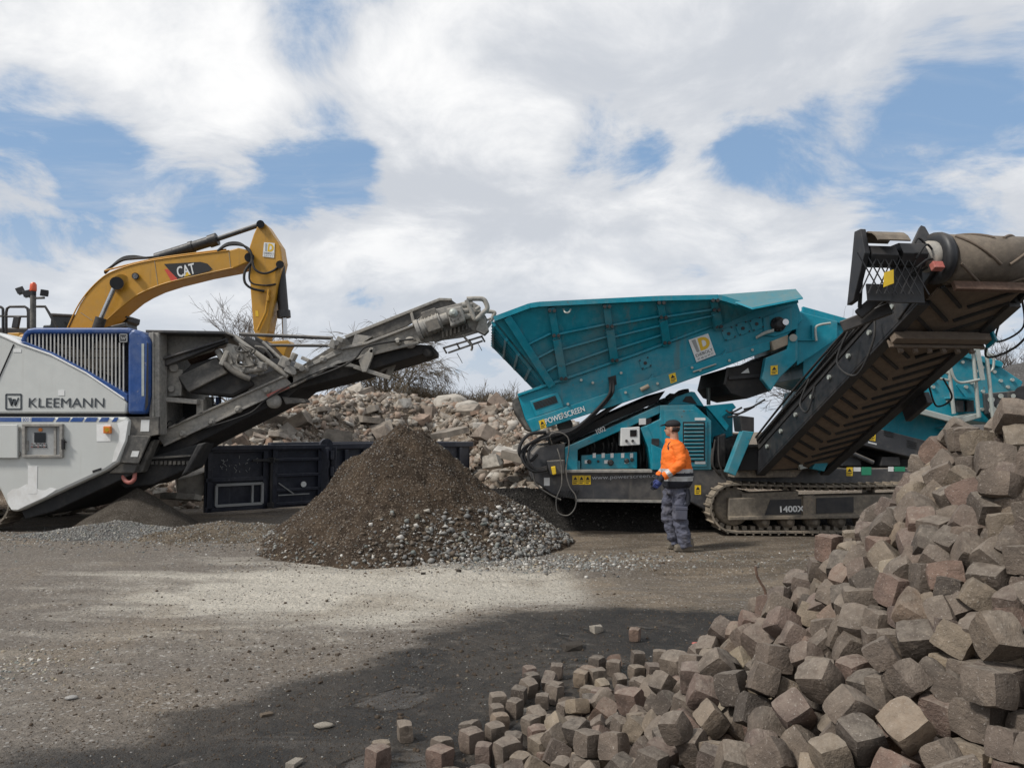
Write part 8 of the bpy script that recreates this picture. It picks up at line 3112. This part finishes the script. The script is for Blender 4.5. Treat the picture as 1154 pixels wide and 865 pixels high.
def build_rubble():
    sm = soil_mat('rubble_fines', [(0.15, 0.115, 0.082), (0.27, 0.215, 0.165), (0.43, 0.385, 0.33)], 4, 1.4)
    mound('rubble', 'fine demolition rubble filling the big heap behind the machines', rub_h, -16, 9, 14.6, 34, 240, sm, kind='stuff', floor=-.4)
    tm = tone_mat('rubble_bits', RUB_COLS)
    n0 = 12000
    p = normal_pts(rub_h, n0, -10, 4, 15.2, 26.5, lambda x, y, z: z > 0.0)
    size = .045 + .16 * rng.random(len(p)) ** 2.6
    scatter('rubble', p, size, rng.random(len(p)) ** 1.1, tm, 'small broken concrete and brick over the rubble heap', flat=.85, templ=SHARDS)
    cm = stone_mat('concrete_chunk', RUB_COLS, speck=.18, scale=.22, bump=.5, rough=.92)
    shapes = ['slab'] * 5 + ['block'] * 8
    meshes = [chunk_mesh('concrete_chunk', k, s) for k, s in enumerate(shapes)]
    bould = chunk_mesh('boulder', 50, 'boulder')
    for me in meshes + [bould]:
        me.materials.append(cm)
    # the pieces one can point at: pixel, depth, shape, size, label
    special = [
        ('boulder', 505, 459, 25.0, bould, .62, 'large rounded pale boulder on the crest of the rubble heap beside the scrub', 'boulder'),
        ('boulder', 524, 463, 24.4, bould, .46, 'smaller rounded pinkish boulder leaning against the large pale boulder on the crest', 'boulder'),
        ('boulder', 568, 466, 24.6, bould, .56, 'pale dome-shaped boulder on the rubble crest beside the tail of the teal feeder', 'boulder'),
        ('concrete_slab', 458, 459, 24.6, meshes[0], .78, 'flat pale concrete slab lying on the rubble crest near the twiggy bush', 'concrete slab'),
        ('concrete_slab', 594, 517, 18.3, meshes[1], .62, 'long tilted concrete slab on the rubble face to the right of the navy container', 'concrete slab'),
        ('concrete_slab', 411, 473, 22.5, meshes[2], .52, 'thin grey slab lying flat on the upper rubble slope above the container', 'concrete slab'),
        ('concrete_chunk', 509, 487, 21.6, meshes[3], .56, 'large tan angular chunk standing behind the right end of the navy container', 'concrete chunk'),
        ('concrete_chunk', 382, 496, 20.8, meshes[8], .44, 'grey pointed chunk standing up just above the rim of the navy container', 'concrete chunk'),
        ('concrete_chunk', 555, 521, 18.0, meshes[9], .26, 'white broken block at the foot of the rubble beside the container corner', 'concrete chunk'),
        ('concrete_chunk', 207, 560, 14.9, meshes[3], .40, 'flat cream concrete slab lying under the grey discharge conveyor', 'concrete chunk'),
        ('concrete_chunk', 221, 544, 15.3, meshes[10], .38, 'long cream block leaning beside the slab under the discharge conveyor', 'concrete chunk'),
        ('concrete_chunk', 275, 488, 20.0, meshes[11], .40, 'whitish block peeping over the container door below the discharge conveyor', 'concrete chunk'),
        ('concrete_chunk', 400, 444, 24.8, meshes[4], .62, 'grey tilted slab at the highest point of the rubble heap', 'concrete chunk'),
    ]
    rr = random.Random(77)
    for nm, px, py, Y, me, s, lab, cat in special:
        o = bpy.data.objects.new(nm, me)
        COL.objects.link(o)
        p = P(px, py, Y)
        o.location = p
        tilt = .12 if 'slab' in nm else .3
        o.rotation_euler = (rr.uniform(-tilt, tilt) + (.25 if px == 594 else 0), (.18 if px == 594 else rr.uniform(-tilt, tilt)), rr.uniform(-.5, .5))
        o.scale = (s * 1.15, s, s * (1.0 if nm != 'boulder' else .95))
        t = .88 if ('pale' in lab or 'cream' in lab or 'whit' in lab) else .72 if 'pink' in lab else .3
        o.color = (t, t, t, 1)
        tag(o, lab, cat)
    cnt = 0
    k = 0
    named = []
    while cnt < 262 and k < 6000:
        k += 1
        x = rr.uniform(-9.5, 2.6)
        y = rr.uniform(15.4, 25.6)
        z = float(rub_h(np.array([x]), np.array([y]))[0])
        if z < .02:
            continue
        pxx = 577 + x / y * FPX
        pyy = 486 - (z - EYE) / y * FPX
        hidden = (pxx < 230 and (pyy < 520)) or (232 < pxx < 528 and pyy > 503) or (pxx > 600 and pyy > 470)
        if hidden:
            continue
        me = meshes[rr.randrange(len(meshes))]
        s = .12 + .33 * rr.random() ** 2.6
        o = bpy.data.objects.new('concrete_chunk', me)
        COL.objects.link(o)
        o.location = (x, y, z + s * .12)
        o.rotation_euler = (rr.gauss(.15, .4), rr.gauss(0, .4), rr.uniform(0, 6.28))
        o.scale = (s * rr.uniform(.8, 1.3), s * rr.uniform(.8, 1.2), s * rr.uniform(.8, 1.1))
        t = rr.random()
        o.color = (t, t, t, 1)
        tone = ('dull brown' if t < .15 else 'grey-beige' if t < .38 else 'pale grey' if t < .53 else 'brick-coloured' if t < .67 else 'pinkish' if t < .79 else 'whitish')
        size = 'small ' if s < .15 else 'big ' if s > .25 else ''
        kind = 'concrete slab' if me.name.split('.')[0] == 'concrete_chunk' and me in meshes[:5] else 'concrete block'
        up_ = 'near the crest' if z > 2.0 else 'halfway up' if z > 1.0 else 'low down'
        by = ('under the conveyor' if pxx < 330 else 'above the container door' if pxx < 400 else 'behind the gravel heap' if pxx < 480 else
              'behind the container corner' if pxx < 530 else 'between container and teal plant' if pxx < 580 else 'behind the teal plant nose')
        tilt = 'lying flat' if max(abs(o.rotation_euler.x), abs(o.rotation_euler.y)) < .22 else 'tilted'
        tag(o, '%s%s %s %s %s, %s' % (size, tone, kind, tilt, up_, by), 'concrete chunk', 'concrete chunks in the rubble heap')
        named.append((o, pxx, pyy))
        cnt += 1
    single_out(named)


def far_heap(name, label, cx, cy, R, H, mat, cat):
    def hf(x, y):
        r = np.hypot(x - cx, (y - cy))
        rr_ = R * (1 + .08 * np.sin(3 * np.arctan2(y - cy, x - cx) + cx))
        return H * np.minimum(1 - r / rr_, .86 - .15 * r / rr_) + (fbm2(x + 90, y + 90, 55, 4, .6) - .5) * .35
    mound(name, label, hf, cx - R * 1.1, cx + R * 1.1, cy - R * 1.1, cy + R * 1.1, 90, mat, cat=cat, floor=-.3)


build_gravel_heap()
build_loose_gravel()
build_small_heaps()
build_rubble()
far_heap('gravel_stockpile', 'tall grey stockpile of fine gravel far behind the right end of the screening plant', 23.0, 33.0, 8.0, 5.4, soil_mat('grey_fines', [(0.075, 0.072, 0.07), (0.105, 0.10, 0.097), (0.16, 0.155, 0.15)], 3, .5), 'stockpile')
far_heap('sand_stockpile', 'lower tan stockpile of sand in front of the tall grey stockpile', 20.5, 27.0, 5.6, 3.6, soil_mat('tan_fines', [(0.22, 0.13, 0.075), (0.27, 0.185, 0.12), (0.33, 0.28, 0.22)], 3, .5), 'stockpile')


# ------------------------------------------------------------------ bare trees and scrub
def bark(name, c):
    return pmat(name, c, .9, var=.25)


def bare_tree(name, label, cat, x, y, height, spread, seed, stems=1, levels=5, mat='bark_grey', r0=.09, droop=0.0, zbase=None, group=None, twig=.008, density=1.0):
    rr = random.Random(seed)
    zb = gh(x, y) if zbase is None else zbase
    root = thing(name, label, cat, (x, y, zb), group)
    trunk, crown = MB(), MB()

    def grow(p, d, L, r, lev):
        n = 4
        pts = [p]
        q = p.copy()
        dd = d.copy()
        for i in range(n):
            dd = (dd + Vector((rr.gauss(0, .13), rr.gauss(0, .13), rr.gauss(.02, .10) - droop * (.10 if lev > 1 else 0)))).normalized()
            q = q + dd * (L / n)
            pts.append(q.copy())
        rs = [max(r * (1 - .55 * i / n), twig * .6) for i in range(n + 1)]
        (trunk if lev < 2 else crown).tube(pts, rs, 5 if lev < 2 else 3, cap=False)
        if lev >= levels:
            return
        nb = rr.randint(3, 4) if lev < levels - 1 else rr.randint(3, 5)
        nb = max(2, int(round(nb * density)))
        for k in range(nb):
            t = rr.uniform(.35, 1.0) if k else 1.0
            i = min(int(t * n), n - 1)
            bp = pts[i].lerp(pts[i + 1], t * n - i)
            ax = Vector((rr.gauss(0, 1), rr.gauss(0, 1), rr.gauss(0, .6))).normalized()
            nd = (dd * rr.uniform(.7, 1.1) + ax * spread * rr.uniform(.5, 1.0)).normalized()
            grow(bp, nd, L * rr.uniform(.58, .80), max(r * .55, twig), lev + 1)
    base = Vector((x, y, zb - .05))
    for s in range(stems):
        off = Vector((rr.uniform(-.3, .3), rr.uniform(-.3, .3), 0)) * (stems > 1)
        d = Vector((rr.gauss(0, .28 if stems > 1 else .06), rr.gauss(0, .28 if stems > 1 else .06), 1)).normalized()
        grow(base + off, d, height * rr.uniform(.30, .40), r0, 0)
    obj('trunk', trunk, M[mat], root)
    obj('crown', crown, M[mat], root)
    return root


def build_plants():
    bark('bark_grey', (0.085, 0.072, 0.062))
    bark('bark_brown', (0.105, 0.078, 0.055))
    bark('scrub_brown', (0.125, 0.098, 0.066))

    def at(px, Y):
        return (px - 577) / FPX * Y

    def hz(x, y):
        return max(float(rub_h(np.array([x]), np.array([y]))[0]), 0)
    x = at(437, 30)
    bare_tree('bush', 'dense bare twiggy bush behind the crest of the rubble below the discharge conveyor', 'bush', x, 30, 5.0, .8, 3, stems=17, levels=4, mat='scrub_brown', r0=.035, droop=1.3, zbase=hz(x, 30) - .4, twig=.008, density=1.1)
    bare_tree('bare_tree', 'slender bare tree rising behind the twiggy bush and the discharge conveyor', 'tree', at(415, 36), 36, 7.0, .6, 9, stems=2, levels=4, mat='bark_grey', r0=.06, twig=.009)
    bare_tree('bare_tree', 'wide bare tree with reddish twigs far behind the excavator stick', 'tree', at(287, 48), 48, 10.5, .85, 21, stems=3, levels=5, mat='bark_brown', r0=.11, twig=.012)
    bare_tree('bare_tree', 'bare treetop showing over the teal plant behind the side conveyor', 'tree', at(928, 46), 46, 10.5, .8, 33, stems=3, levels=5, mat='bark_grey', r0=.1, twig=.012)
    bare_tree('bare_tree', 'bare tree behind the grey stockpile at the edge of the yard', 'tree', at(1147, 60), 60, 10.5, .8, 41, stems=3, levels=5, mat='bark_grey', r0=.1, twig=.014)
    rr = random.Random(2)
    labs = ['brown leafless shrub on the rubble crest next to the twiggy bush', 'low brown scrub behind the large pale boulder', 'tangled brown scrub behind the two middle boulders', 'brown scrub behind the dome-shaped boulder', 'brown scrub on the crest close to the teal feeder tail', 'low scrub behind the tilted slab on the crest']
    for k, px in enumerate((482, 500, 530, 552, 575, 465)):
        x = at(px, 29)
        bare_tree('shrub', labs[k], 'shrub', x, 29 + rr.uniform(-.6, .6), 2.1, .95, 60 + k, stems=20, levels=3, mat='scrub_brown', r0=.014, zbase=hz(x, 29) - .25, group='scrub along the rubble crest', twig=.007, density=1.2)
    # more scrub along the back of the yard
    for k in range(10):
        x = rr.uniform(-30, 34)
        y = rr.uniform(40, 60)
        bare_tree('shrub', 'leafless brown scrub growing far along the back of the yard', 'shrub', x, y, 2.0, .9, 90 + k, stems=8, levels=3, mat='scrub_brown', r0=.02, group='scrub at the back of the yard', twig=.012)


# ------------------------------------------------------------------ stones and odd pieces on the ground
def pebble(name, label, cat, px, py, size, cols, flat=.6, yaw=0.0, smooth=False, k=0, aspect=1.0):
    me = chunk_mesh(name, 700 + k, 'boulder' if smooth else 'block')
    me.materials.append(cols)
    p = G(px, py)
    o = bpy.data.objects.new(name, me)
    COL.objects.link(o)
    o.location = (p.x, p.y, gh(p.x, p.y) + size * flat * .55)
    o.rotation_euler = (0, 0, yaw)
    o.scale = (size * aspect, size, size * flat)
    return tag(o, label, cat)


def build_odds():
    pale = stone_mat('pale_stone', [(0, (.42, .37, .30)), (1, (.48, .43, .36))], speck=.2, rough=.8)
    brown = stone_mat('brown_stone', [(0, (.16, .12, .085)), (1, (.20, .155, .11))], speck=.2)
    dark = stone_mat('dark_clod', [(0, (.035, .03, .026)), (1, (.06, .05, .04))], speck=.1)
    white = stone_mat('white_stone', [(0, (.55, .53, .50)), (1, (.6, .58, .55))], speck=.1)
    pebble('pebble', 'smooth cream oval pebble lying on the dark damp mud', 'stone', 365, 819, .036, pale, .55, .2, True, 1, 1.6)
    pebble('stone', 'flat brown stone half sunk in the mud behind the cream pebble', 'stone', 300, 806, .032, brown, .4, .6, False, 2, 1.2)
    pebble('stone', 'small white stone on the pale dry gravel near the frame edge', 'stone', 80, 787, .03, white, .55, .4, True, 3, 1.3)
    pebble('stone', 'cream broken stone at the bottom of the picture between mud and setts', 'stone', 333, 862, .035, pale, .6, 1.2, False, 4, 1.3)
    pebble('stone', 'pale pointed stone on the mud near the reddish sett', 'stone', 673, 712, .055, pale, .9, .4, False, 5)
    pebble('clod', 'dark flat clod of mud between the pale stone and the setts', 'clod', 645, 731, .075, dark, .5, .3, False, 6, 1.3)
    pebble('clod', 'small black clod on pale dust in front of the brown gravel', 'clod', 477, 645, .035, dark, .8, .2, False, 7)
    pebble('clod', 'small black clod on pale dust in front of the grey stones', 'clod', 517, 645, .038, dark, .8, 1.2, False, 8)
    pebble('stone', 'little beige chip lying in front of the row of lone setts', 'stone', 603, 774, .03, pale, .8, .7, False, 9)
    pebble('stone', 'thin flat beige chip beside the setts at the edge of the mud', 'stone', 588, 803, .05, pale, .3, .2, False, 10, 1.4)
    pebble('plastic_lump', 'small reddish plastic lump on the mud beside the sett heap', 'plastic lump', 784, 726, .026, M['faded_red'], .6, .2, True, 11, 1.3)
    mb = MB()
    p0 = G(864, 676)
    Yr = p0.y
    z0 = Vector((0, 0, 0))
    mb.tube(spline([P(864, 682, Yr), P(862, 665, Yr), P(857, 656, Yr), P(853, 648, Yr), P(851.5, 638, Yr)], 6), .013, 7)
    o = obj('rebar', mb, M['rusty_steel'], origin=(p0.x, p0.y, 0))
    tag(o, 'bent rusty rod sticking up from the ground behind the sett heap', 'rod')


# ------------------------------------------------------------------ the worker
def organic(name, mb, mats, parent, voxel=.012, smooth=4, pick=None, crease=0.0, seed=0):
    """Fuse overlapping shapes into one continuous skin."""
    me = bpy.data.meshes.new(name)
    me.from_pydata(mb.v, [], mb.f)
    t = bpy.data.objects.new(name, me)
    COL.objects.link(t)
    r = t.modifiers.new('fuse', 'REMESH')
    r.mode = 'VOXEL'
    r.voxel_size = voxel
    s = t.modifiers.new('soften', 'SMOOTH')
    s.iterations = smooth
    s.factor = .5
    bpy.context.view_layer.update()
    out = bpy.data.meshes.new_from_object(t.evaluated_get(bpy.context.evaluated_depsgraph_get()))
    bpy.data.objects.remove(t, do_unlink=True)
    out.name = name
    if crease:
        off = Vector((seed, seed * 2, 0))
        nr = [v.normal.copy() for v in out.vertices]
        for v, n_ in zip(out.vertices, nr):
            q = Vector((v.co.x * 9, v.co.y * 9, v.co.z * 16)) + off
            v.co += n_ * (crease * (mnoise.noise(q) - .8 * abs(mnoise.noise(q * 1.9))))
    o = link(name, out, mats, parent)
    for p in out.polygons:
        p.use_smooth = True
        if pick:
            p.material_index = pick(p.center)
    return o


def build_worker():
    g = G(766, 617.5)
    root = thing('person', 'worker in an orange high-visibility jacket, black cap and grey trousers standing before the teal plant', 'person', (g.x, g.y, gh(g.x, g.y) + .005))
    skin = pmat('skin', (0.42, 0.23, 0.15), .6, var=.06)
    orange = pmat('orange_cloth', (0.86, 0.17, 0.012), .75, var=.07, dirt=(.45, .12, .03), dirt_amt=.3, dirt_scale=5)
    silver = pmat('reflective_tape', (0.45, 0.46, 0.46), .35, var=.06)
    navy = pmat('navy_cloth', (0.012, 0.014, 0.022), .8, var=.2)
    grey = pmat('grey_cloth', (0.085, 0.090, 0.125), .9, var=.12, dirt=(.15, .13, .11), dirt_amt=.35, dirt_scale=4)
    black = pmat('cap_cloth', (0.010, 0.010, 0.012), .8, var=.2)
    boot = pmat('boot_leather', (0.11, 0.095, 0.075), .8, var=.2, dirt=(.22, .18, .13), dirt_amt=.6, dirt_scale=6)
    blue = pmat('glove_blue', (0.030, 0.045, 0.17), .75, var=.15)
    K = .00238

    def X(zx):
        return (zx - 270) * K

    def Zz(zy):
        return (810 - zy) * K

    def rings(mb, lst, n=22):
        """lst: centre x, centre y, z, half depth, half width."""
        vs, fs = [], []
        for (cx, cy, z, a, b) in lst:
            for i in range(n):
                t = 2 * math.pi * i / n
                c, s = math.cos(t), math.sin(t)
                e = .85
                vs.append((cx + a * math.copysign(abs(c) ** e, c), cy + b * math.copysign(abs(s) ** e, s), z))
        for j in range(len(lst) - 1):
            for i in range(n):
                i2 = (i + 1) % n
                fs.append((j * n + i, j * n + i2, (j + 1) * n + i2, (j + 1) * n + i))
        fs.append(tuple(range(n - 1, -1, -1)))
        fs.append(tuple(range((len(lst) - 1) * n, len(lst) * n)))
        if lst[0][2] > lst[-1][2]:
            fs = [f[::-1] for f in fs]
        mb.add(vs, fs)

    # jacket: trunk and sleeves fused
    tr = [(452, 180, 322, .205), (440, 176, 334, .225), (420, 172, 344, .235), (380, 168, 350, .24), (340, 166, 346, .238), (300, 168, 338, .235), (260, 173, 329, .235),
          (232, 180, 318, .228), (210, 186, 304, .205), (194, 192, 290, .15), (182, 194, 272, .10), (170, 200, 268, .088)]
    mb = MB()
    rings(mb, [((X(a) + X(b)) / 2, 0, Zz(zy), (X(b) - X(a)) / 2, w) for zy, a, b, w in tr])
    ns, ne, nw = Vector((X(246), -.185, Zz(208))), Vector((X(258), -.275, Zz(308))), Vector((X(158), -.245, Zz(383)))
    fs_, fe, fw = Vector((X(245), .195, Zz(205))), Vector((X(246), .275, Zz(305))), Vector((X(160), .13, Zz(395)))
    arms = MB()
    for s, e, w in ((ns, ne, nw), (fs_, fe, fw)):
        arms.tube(spline([s + Vector((0, 0, .02)), s.lerp(e, .5) + Vector((.012, 0, 0)), e, e.lerp(w, .55) + Vector((0, 0, -.01)), w], 4),
                [.092 - .0024 * i for i in range(17)], 14)

    def pick(c):
        z = c.z
        zy = 810 - z / K
        x_front = c.x < X(200)
        if zy > 410:
            return 2
        if 384 < zy <= 410:
            return 1
        if 362 < zy <= 384:
            return 2
        if 343 < zy <= 362:
            return 1
        # navy yoke piping over the shoulder and inner collar
        if 178 < zy < 186 and abs(c.y) < .13:
            return 0
        if abs((c - ns).length - .125) < .012 and c.y < -.1 and c.z > ns.z - .06:
            return 2
        return 0
    jk = organic('jacket', mb, [orange, silver, navy], root, .011, 4, pick, .013, 3)

    def cuff(c):
        for s, e, w in ((ns, ne, nw), (fs_, fe, fw)):
            d = w - e
            t = (c - e).dot(d) / d.length_squared
            if (c - e - d * t).length < .12 and .60 < t < .80 and c.x < X(215):
                return 1
        return 0
    sl = organic('sleeve', arms, [orange, silver, navy], jk, .010, 3, cuff, .012, 5)
    # trousers
    mb = MB()
    rings(mb, [((X(178) + X(318)) / 2, 0, Zz(430), (X(318) - X(178)) / 2 * .95, .185), ((X(182) + X(322)) / 2, 0, Zz(455), (X(322) - X(182)) / 2 * .95, .19), ((X(186) + X(322)) / 2, 0, Zz(490), (X(320) - X(186)) / 2 * .92, .185)])
    mb.tube(spline([Vector((X(268), -.09, Zz(478))), Vector((X(266), -.105, Zz(545))), Vector((X(262), -.11, Zz(620))), Vector((X(278), -.11, Zz(700))), Vector((X(298), -.11, Zz(785)))], 4),
            [.125, .125, .122, .118, .114, .110, .106, .102, .100, .098, .097, .096, .095, .094, .092, .09, .088], 14)
    mb.tube(spline([Vector((X(238), .085, Zz(478))), Vector((X(222), .10, Zz(545))), Vector((X(214), .11, Zz(620))), Vector((X(232), .11, Zz(700))), Vector((X(252), .11, Zz(782)))], 4),
            [.118, .118, .116, .112, .108, .104, .10, .098, .096, .095, .094, .093, .092, .09, .088, .086, .085], 14)
    tb = organic('trousers', mb, [grey, navy], root, .011, 4, None, .026, 9)
    mb = MB()
    mb.box((X(262), -.222, Zz(590)), (.16, .03, .17), Matrix.Rotation(.05, 3, 'Y'))
    mb.box((X(262), -.232, Zz(562)), (.17, .02, .05), Matrix.Rotation(.05, 3, 'Y'))
    obj('thigh_pocket', shift(mb, root), grey, root, .01)
    mb = MB()
    mb.tube([Vector((X(300), -.185, Zz(455))), Vector((X(306), -.19, Zz(500))), Vector((X(303), -.20, Zz(540)))], [.03, .035, .025], 8)
    obj('belt_strap', shift(mb, root), navy, root)
    # boots
    for (toe, heel, y) in ((228, 338, -.11), (203, 300, .11)):
        mb = MB()
        mb.tube(spline([Vector((X(heel) - .05, y, .10)), Vector((X(heel) - .055, y, .06)), Vector((X((toe + heel) / 2), y, .055)), Vector((X(toe) + .04, y, .048)), Vector((X(toe) + .01, y, .040))], 3), [.062, .06, .058, .056, .055, .055, .054, .053, .052, .05, .046, .042, .032], 12)
        mb.box((X((toe + heel) / 2), y, .016), (X(heel) - X(toe), .095, .030))
        mb.tube([Vector((X(heel) - .055, y, .06)), Vector((X(heel) - .06, y, .17))], [.062, .058], 12)
        organic('boot', mb, boot, root, .009, 3)
    # head, neck and the body inside the clothes: one skin
    hd = Vector((X(236), .01, Zz(108)))
    yaw = math.radians(28)
    fwd = Vector((-math.cos(yaw), math.sin(yaw), -.02)).normalized()
    lat = Vector((0, 0, 1)).cross(fwd).normalized()
    upv = Vector((0, 0, 1))
    mb = MB()

    def ball(c, rx, ry, rz, n=16):
        vs, fs = [], []
        for j in range(1, n):
            th = math.pi * j / n
            for i in range(n):
                ph = 2 * math.pi * i / n
                q = fwd * (rx * math.sin(th) * math.cos(ph)) + lat * (ry * math.sin(th) * math.sin(ph)) + upv * (rz * math.cos(th))
                vs.append(c + q)
        for j in range(n - 2):
            for i in range(n):
                i2 = (i + 1) % n
                fs.append((j * n + i, (j + 1) * n + i, (j + 1) * n + i2, j * n + i2))
        fs.append(tuple(range(n)))
        fs.append(tuple(range((n - 2) * n + n - 1, (n - 2) * n - 1, -1)))
        mb.add(vs, fs)
    ball(hd + upv * .02 - fwd * .012, .098, .078, .095)
    ball(hd + fwd * .030 - upv * .045, .062, .058, .072)
    ball(hd + fwd * .062 - upv * .085, .026, .03, .024)
    ball(hd + fwd * .094 - upv * .030, .020, .015, .020)
    ball(hd + fwd * .086 - upv * .014, .016, .012, .026)
    ball(hd + fwd * .082 - upv * .062, .014, .025, .008)
    ball(hd + fwd * .080 - upv * .072, .013, .022, .008)
    for s in (-1, 1):
        ball(hd + lat * (s * .080) - fwd * .008 - upv * .018, .022, .010, .034)
        ball(hd + lat * (s * .033) + fwd * .076 + upv * .012, .012, .022, .008)
    mb.tube([hd - fwd * .02 - upv * .05, hd - fwd * .03 - upv * .14, Vector((X(240), 0, Zz(190)))], [.058, .060, .075], 14)
    mb.tube([Vector((X(240), 0, Zz(190))), Vector((X(255), 0, Zz(300))), Vector((X(255), 0, Zz(430)))], [.075, .12, .12], 14)
    organic('body', mb, skin, root, .006, 2)
    for s in (-1, 1):
        mb = MB()
        c = hd + lat * (s * .033) + fwd * .083 - upv * .002
        mb.lathe(c, fwd, [(0, .011), (.004, .010), (.006, .004)], 10)
        obj('eye', shift(mb, root), M['print_black'], root)
    # short hair under the cap, grey stubble left out
    mb = MB()
    ball(hd - fwd * .030 - upv * .010, .080, .080, .062)
    organic('hair', mb, pmat('hair', (.035, .028, .024), .9, var=.3), root, .008, 2)
    mb = MB()
    ball(hd + upv * .050 - fwd * .010, .112, .092, .068)
    mb.prism([hd + fwd * .07 + lat * .075 + upv * .052, hd + fwd * .155 + lat * .045 + upv * .030, hd + fwd * .17 + upv * .030, hd + fwd * .155 - lat * .045 + upv * .030, hd + fwd * .07 - lat * .075 + upv * .052], upv * .014)
    organic('cap', mb, black, root, .007, 2)
    # gloves with five fingers, relaxed
    for wrist, elbow, s in ((nw, ne, -1), (fw, fe, 1)):
        d = (wrist - elbow).normalized()
        d = (d + Vector((-.05, 0, -.55))).normalized()
        side = Vector((0, s, 0))
        out = side.cross(d).normalized()
        if out.x > 0:
            out = -out                       # towards the front: the thumb side
        mb = MB()
        mb.tube([wrist - d * .02, wrist + d * .05], [.045, .040], 12)
        p0 = wrist + d * .045
        mb.tube([p0, p0 + d * .045, p0 + d * .09], [.032, .037, .034], 12)
        mb.tube([p0 + d * .03 + out * .018, p0 + d * .085 + out * .020], [.026, .022], 10)
        mb.tube([p0 + d * .03 - out * .018, p0 + d * .085 - out * .024], [.026, .022], 10)
        inw = -side
        for k, (o_, L) in enumerate(((.030, .072), (.010, .082), (-.011, .076), (-.031, .060))):
            b = p0 + d * .088 + out * o_
            cur = .35 + .1 * k
            m1 = b + d * L * .45 + inw * L * .10 * cur
            m2 = m1 + (d * .8 + inw * .6 * cur - out * .05).normalized() * L * .32
            m3 = m2 + (d * .55 + inw * .85 * cur).normalized() * L * .26
            mb.tube([b - d * .02, b, m1, m2, m3], [.0115, .0115, .0105, .0095, .0075], 8)
        t0 = p0 + d * .03 + out * .03
        mb.tube([t0, t0 + d * .03 + out * .022, t0 + d * .058 + out * .026 + inw * .01, t0 + d * .078 + out * .022 + inw * .014], [.014, .013, .0115, .009], 8)

        def gp(c, p0=p0, d=d, side=side):
            return 1 if (c - p0).dot(d) < .035 or (c - p0).dot(side) < -.012 else 0
        organic('glove', mb, [blue, navy], root, .005, 2, gp)


def shift(mb, root):
    """Figure coordinates to world coordinates."""
    q = root.location
    mb.v = [(v[0] + q.x, v[1] + q.y, v[2] + q.z) for v in mb.v]
    return mb


build_plants()
build_odds()
build_worker()
